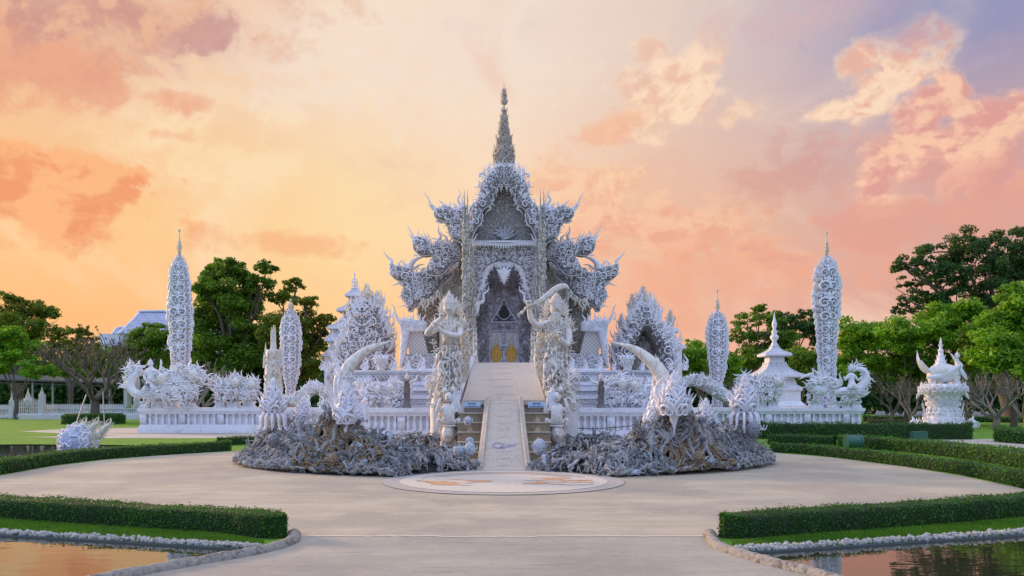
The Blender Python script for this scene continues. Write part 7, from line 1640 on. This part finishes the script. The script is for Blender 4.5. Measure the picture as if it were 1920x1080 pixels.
t = thing('rope_post', 'short rusty post of the rope barrier before the right balustrade', 'post', P(1200, 828, 27)); g = G(); c_ = P(1200, 0, 27); tube(g, [(c_[0], 27, 0), (c_[0], 27, .95)], .05, 8); tube(g, [(c_[0], 27, .93), (c_[0], 27, 1.0)], .07, 8); build('post', g, 'rust', t)
g = G(); tube(g, catmull([(c_[0], 27, .85), (c_[0]-1.6, 27.2, .72), (c_[0]-3, 27.5, .8)], 14), .015, 5); build('rope', g, 'rust', t)
# planters on the terrace
for lab, x, Y in (('white carved urn planter on the terrace right of the bridge', 1214, 34.2), ('white carved urn planter on the terrace left of the bridge', 682, 34.2), ('white urn planter on the upper terrace beside the left wing', 716, 34.4), ('white urn planter on the upper terrace beside the right wing', 1174, 34.4)):
    k = Y/F; c_ = P(x, 0, Y); Z = lambda y: float(P(0, y, Y)[2]); yb = 738 if Y < 34.3 else 694; t = thing('urn_planter', lab, 'planter', P(x, yb, Y)); g = G(); lathe(g, c_[0], Y-.2, [(8*k, Z(yb)), (5*k, Z(yb-3)), (10*k, Z(yb-12)), (14*k, Z(yb-20)), (15*k, Z(yb-22)), (12*k, Z(yb-22)), (3*k, Z(yb-18))], 14)
    a = np.arange(12)*2*PI/12; stamp(g, 'scroll', np.stack([c_[0]+np.sin(a)*11*k, Y-.2-np.cos(a)*11*k, 0*a+Z(yb-13)], 1), 8*k, 0, np.arange(12) % 2, yaw=a); build('urn', g, 'carved', t)
    g = G(); stamp(g, 'kanok', [P(x+d_, yb-22, Y-.2) for d_ in (-10, -5, 0, 5, 10)], 14*k, [-.7, -.3, 0, .3, .7], [0, 0, 0, 1, 1]); build('ornament', g, 'carved', t)

# rows of small flame finials and praying figures along the copings
gf = G(); stamp(gf, 'kanok', [(0, 0, .05)], .42, 0); stamp(gf, 'kanok', [(0, 0, .05)], .34, .5); stamp(gf, 'kanok', [(0, 0, .05)], .34, -.5, True); stamp(gf, 'flame', [(0, -.03, .22)], .42, 0); lathe(gf, 0, 0, [(.10, 0), (.10, .04), (.05, .07), (.08, .12), (.03, .2)], 8)
fin0 = None
spots_ = []
for s in (1, -1):
    sd = 'right' if s > 0 else 'left'
    for i in range(9): spots_.append((s*(2.95+i*.62), 34.75, EYE-(694-HY)*34.6/F, f'small white flame finial in the row on the terrace coping {sd} of the bridge'))
    for i in range(7): spots_.append((s*(4.5+i*.62), 33.2, EYE-(765-HY)*32/F, f'small white flame finial standing at the back of the balustrade coping {sd} of the bridge'))
for x, y, z, lab in spots_:
    if fin0 is None: gg = G(); gg.merge(gf); o = build('flame_finial', gg, 'carved', None); fin0 = o
    else: o = fin0.copy(); COL.objects.link(o)
    sc = .75+.5*((x*7.3) % 1); o.location = (x, y, z); o.scale = (sc, sc, sc*(1.1 if x > 0 else 1.0)); tag(o, lab, 'finial', 'flame finials along the terrace copings')
# thorny flame clusters filling the foot of the guardians
for s in (1, -1):
    t = thing('flame_cluster', 'bristling white flame cluster rising behind the '+('right' if s > 0 else 'left')+' guardian statue', 'ornament', P(CX+s*116, 745, 27)); A = Px(27); r = np.random.default_rng(40+s)
    for j in range(60):
        x = CX+s*r.uniform(98, 140); y = r.uniform(700, 765); A.st(('kanok', 'flame', 'scroll')[j % 3], x, y, r.uniform(10, 20), s*r.normal(.3, .4), r.random() > .5, dy=r.uniform(-.3, .3), thick=1.4)
    lathe(A.g, P(CX+s*119, 0, 27)[0], 27, [(.42, .1), (.34, .8), (.36, 1.3), (.28, 1.9), (.16, 2.3), (.03, 2.8)], 12); build('cluster', A.g, 'statue', t)
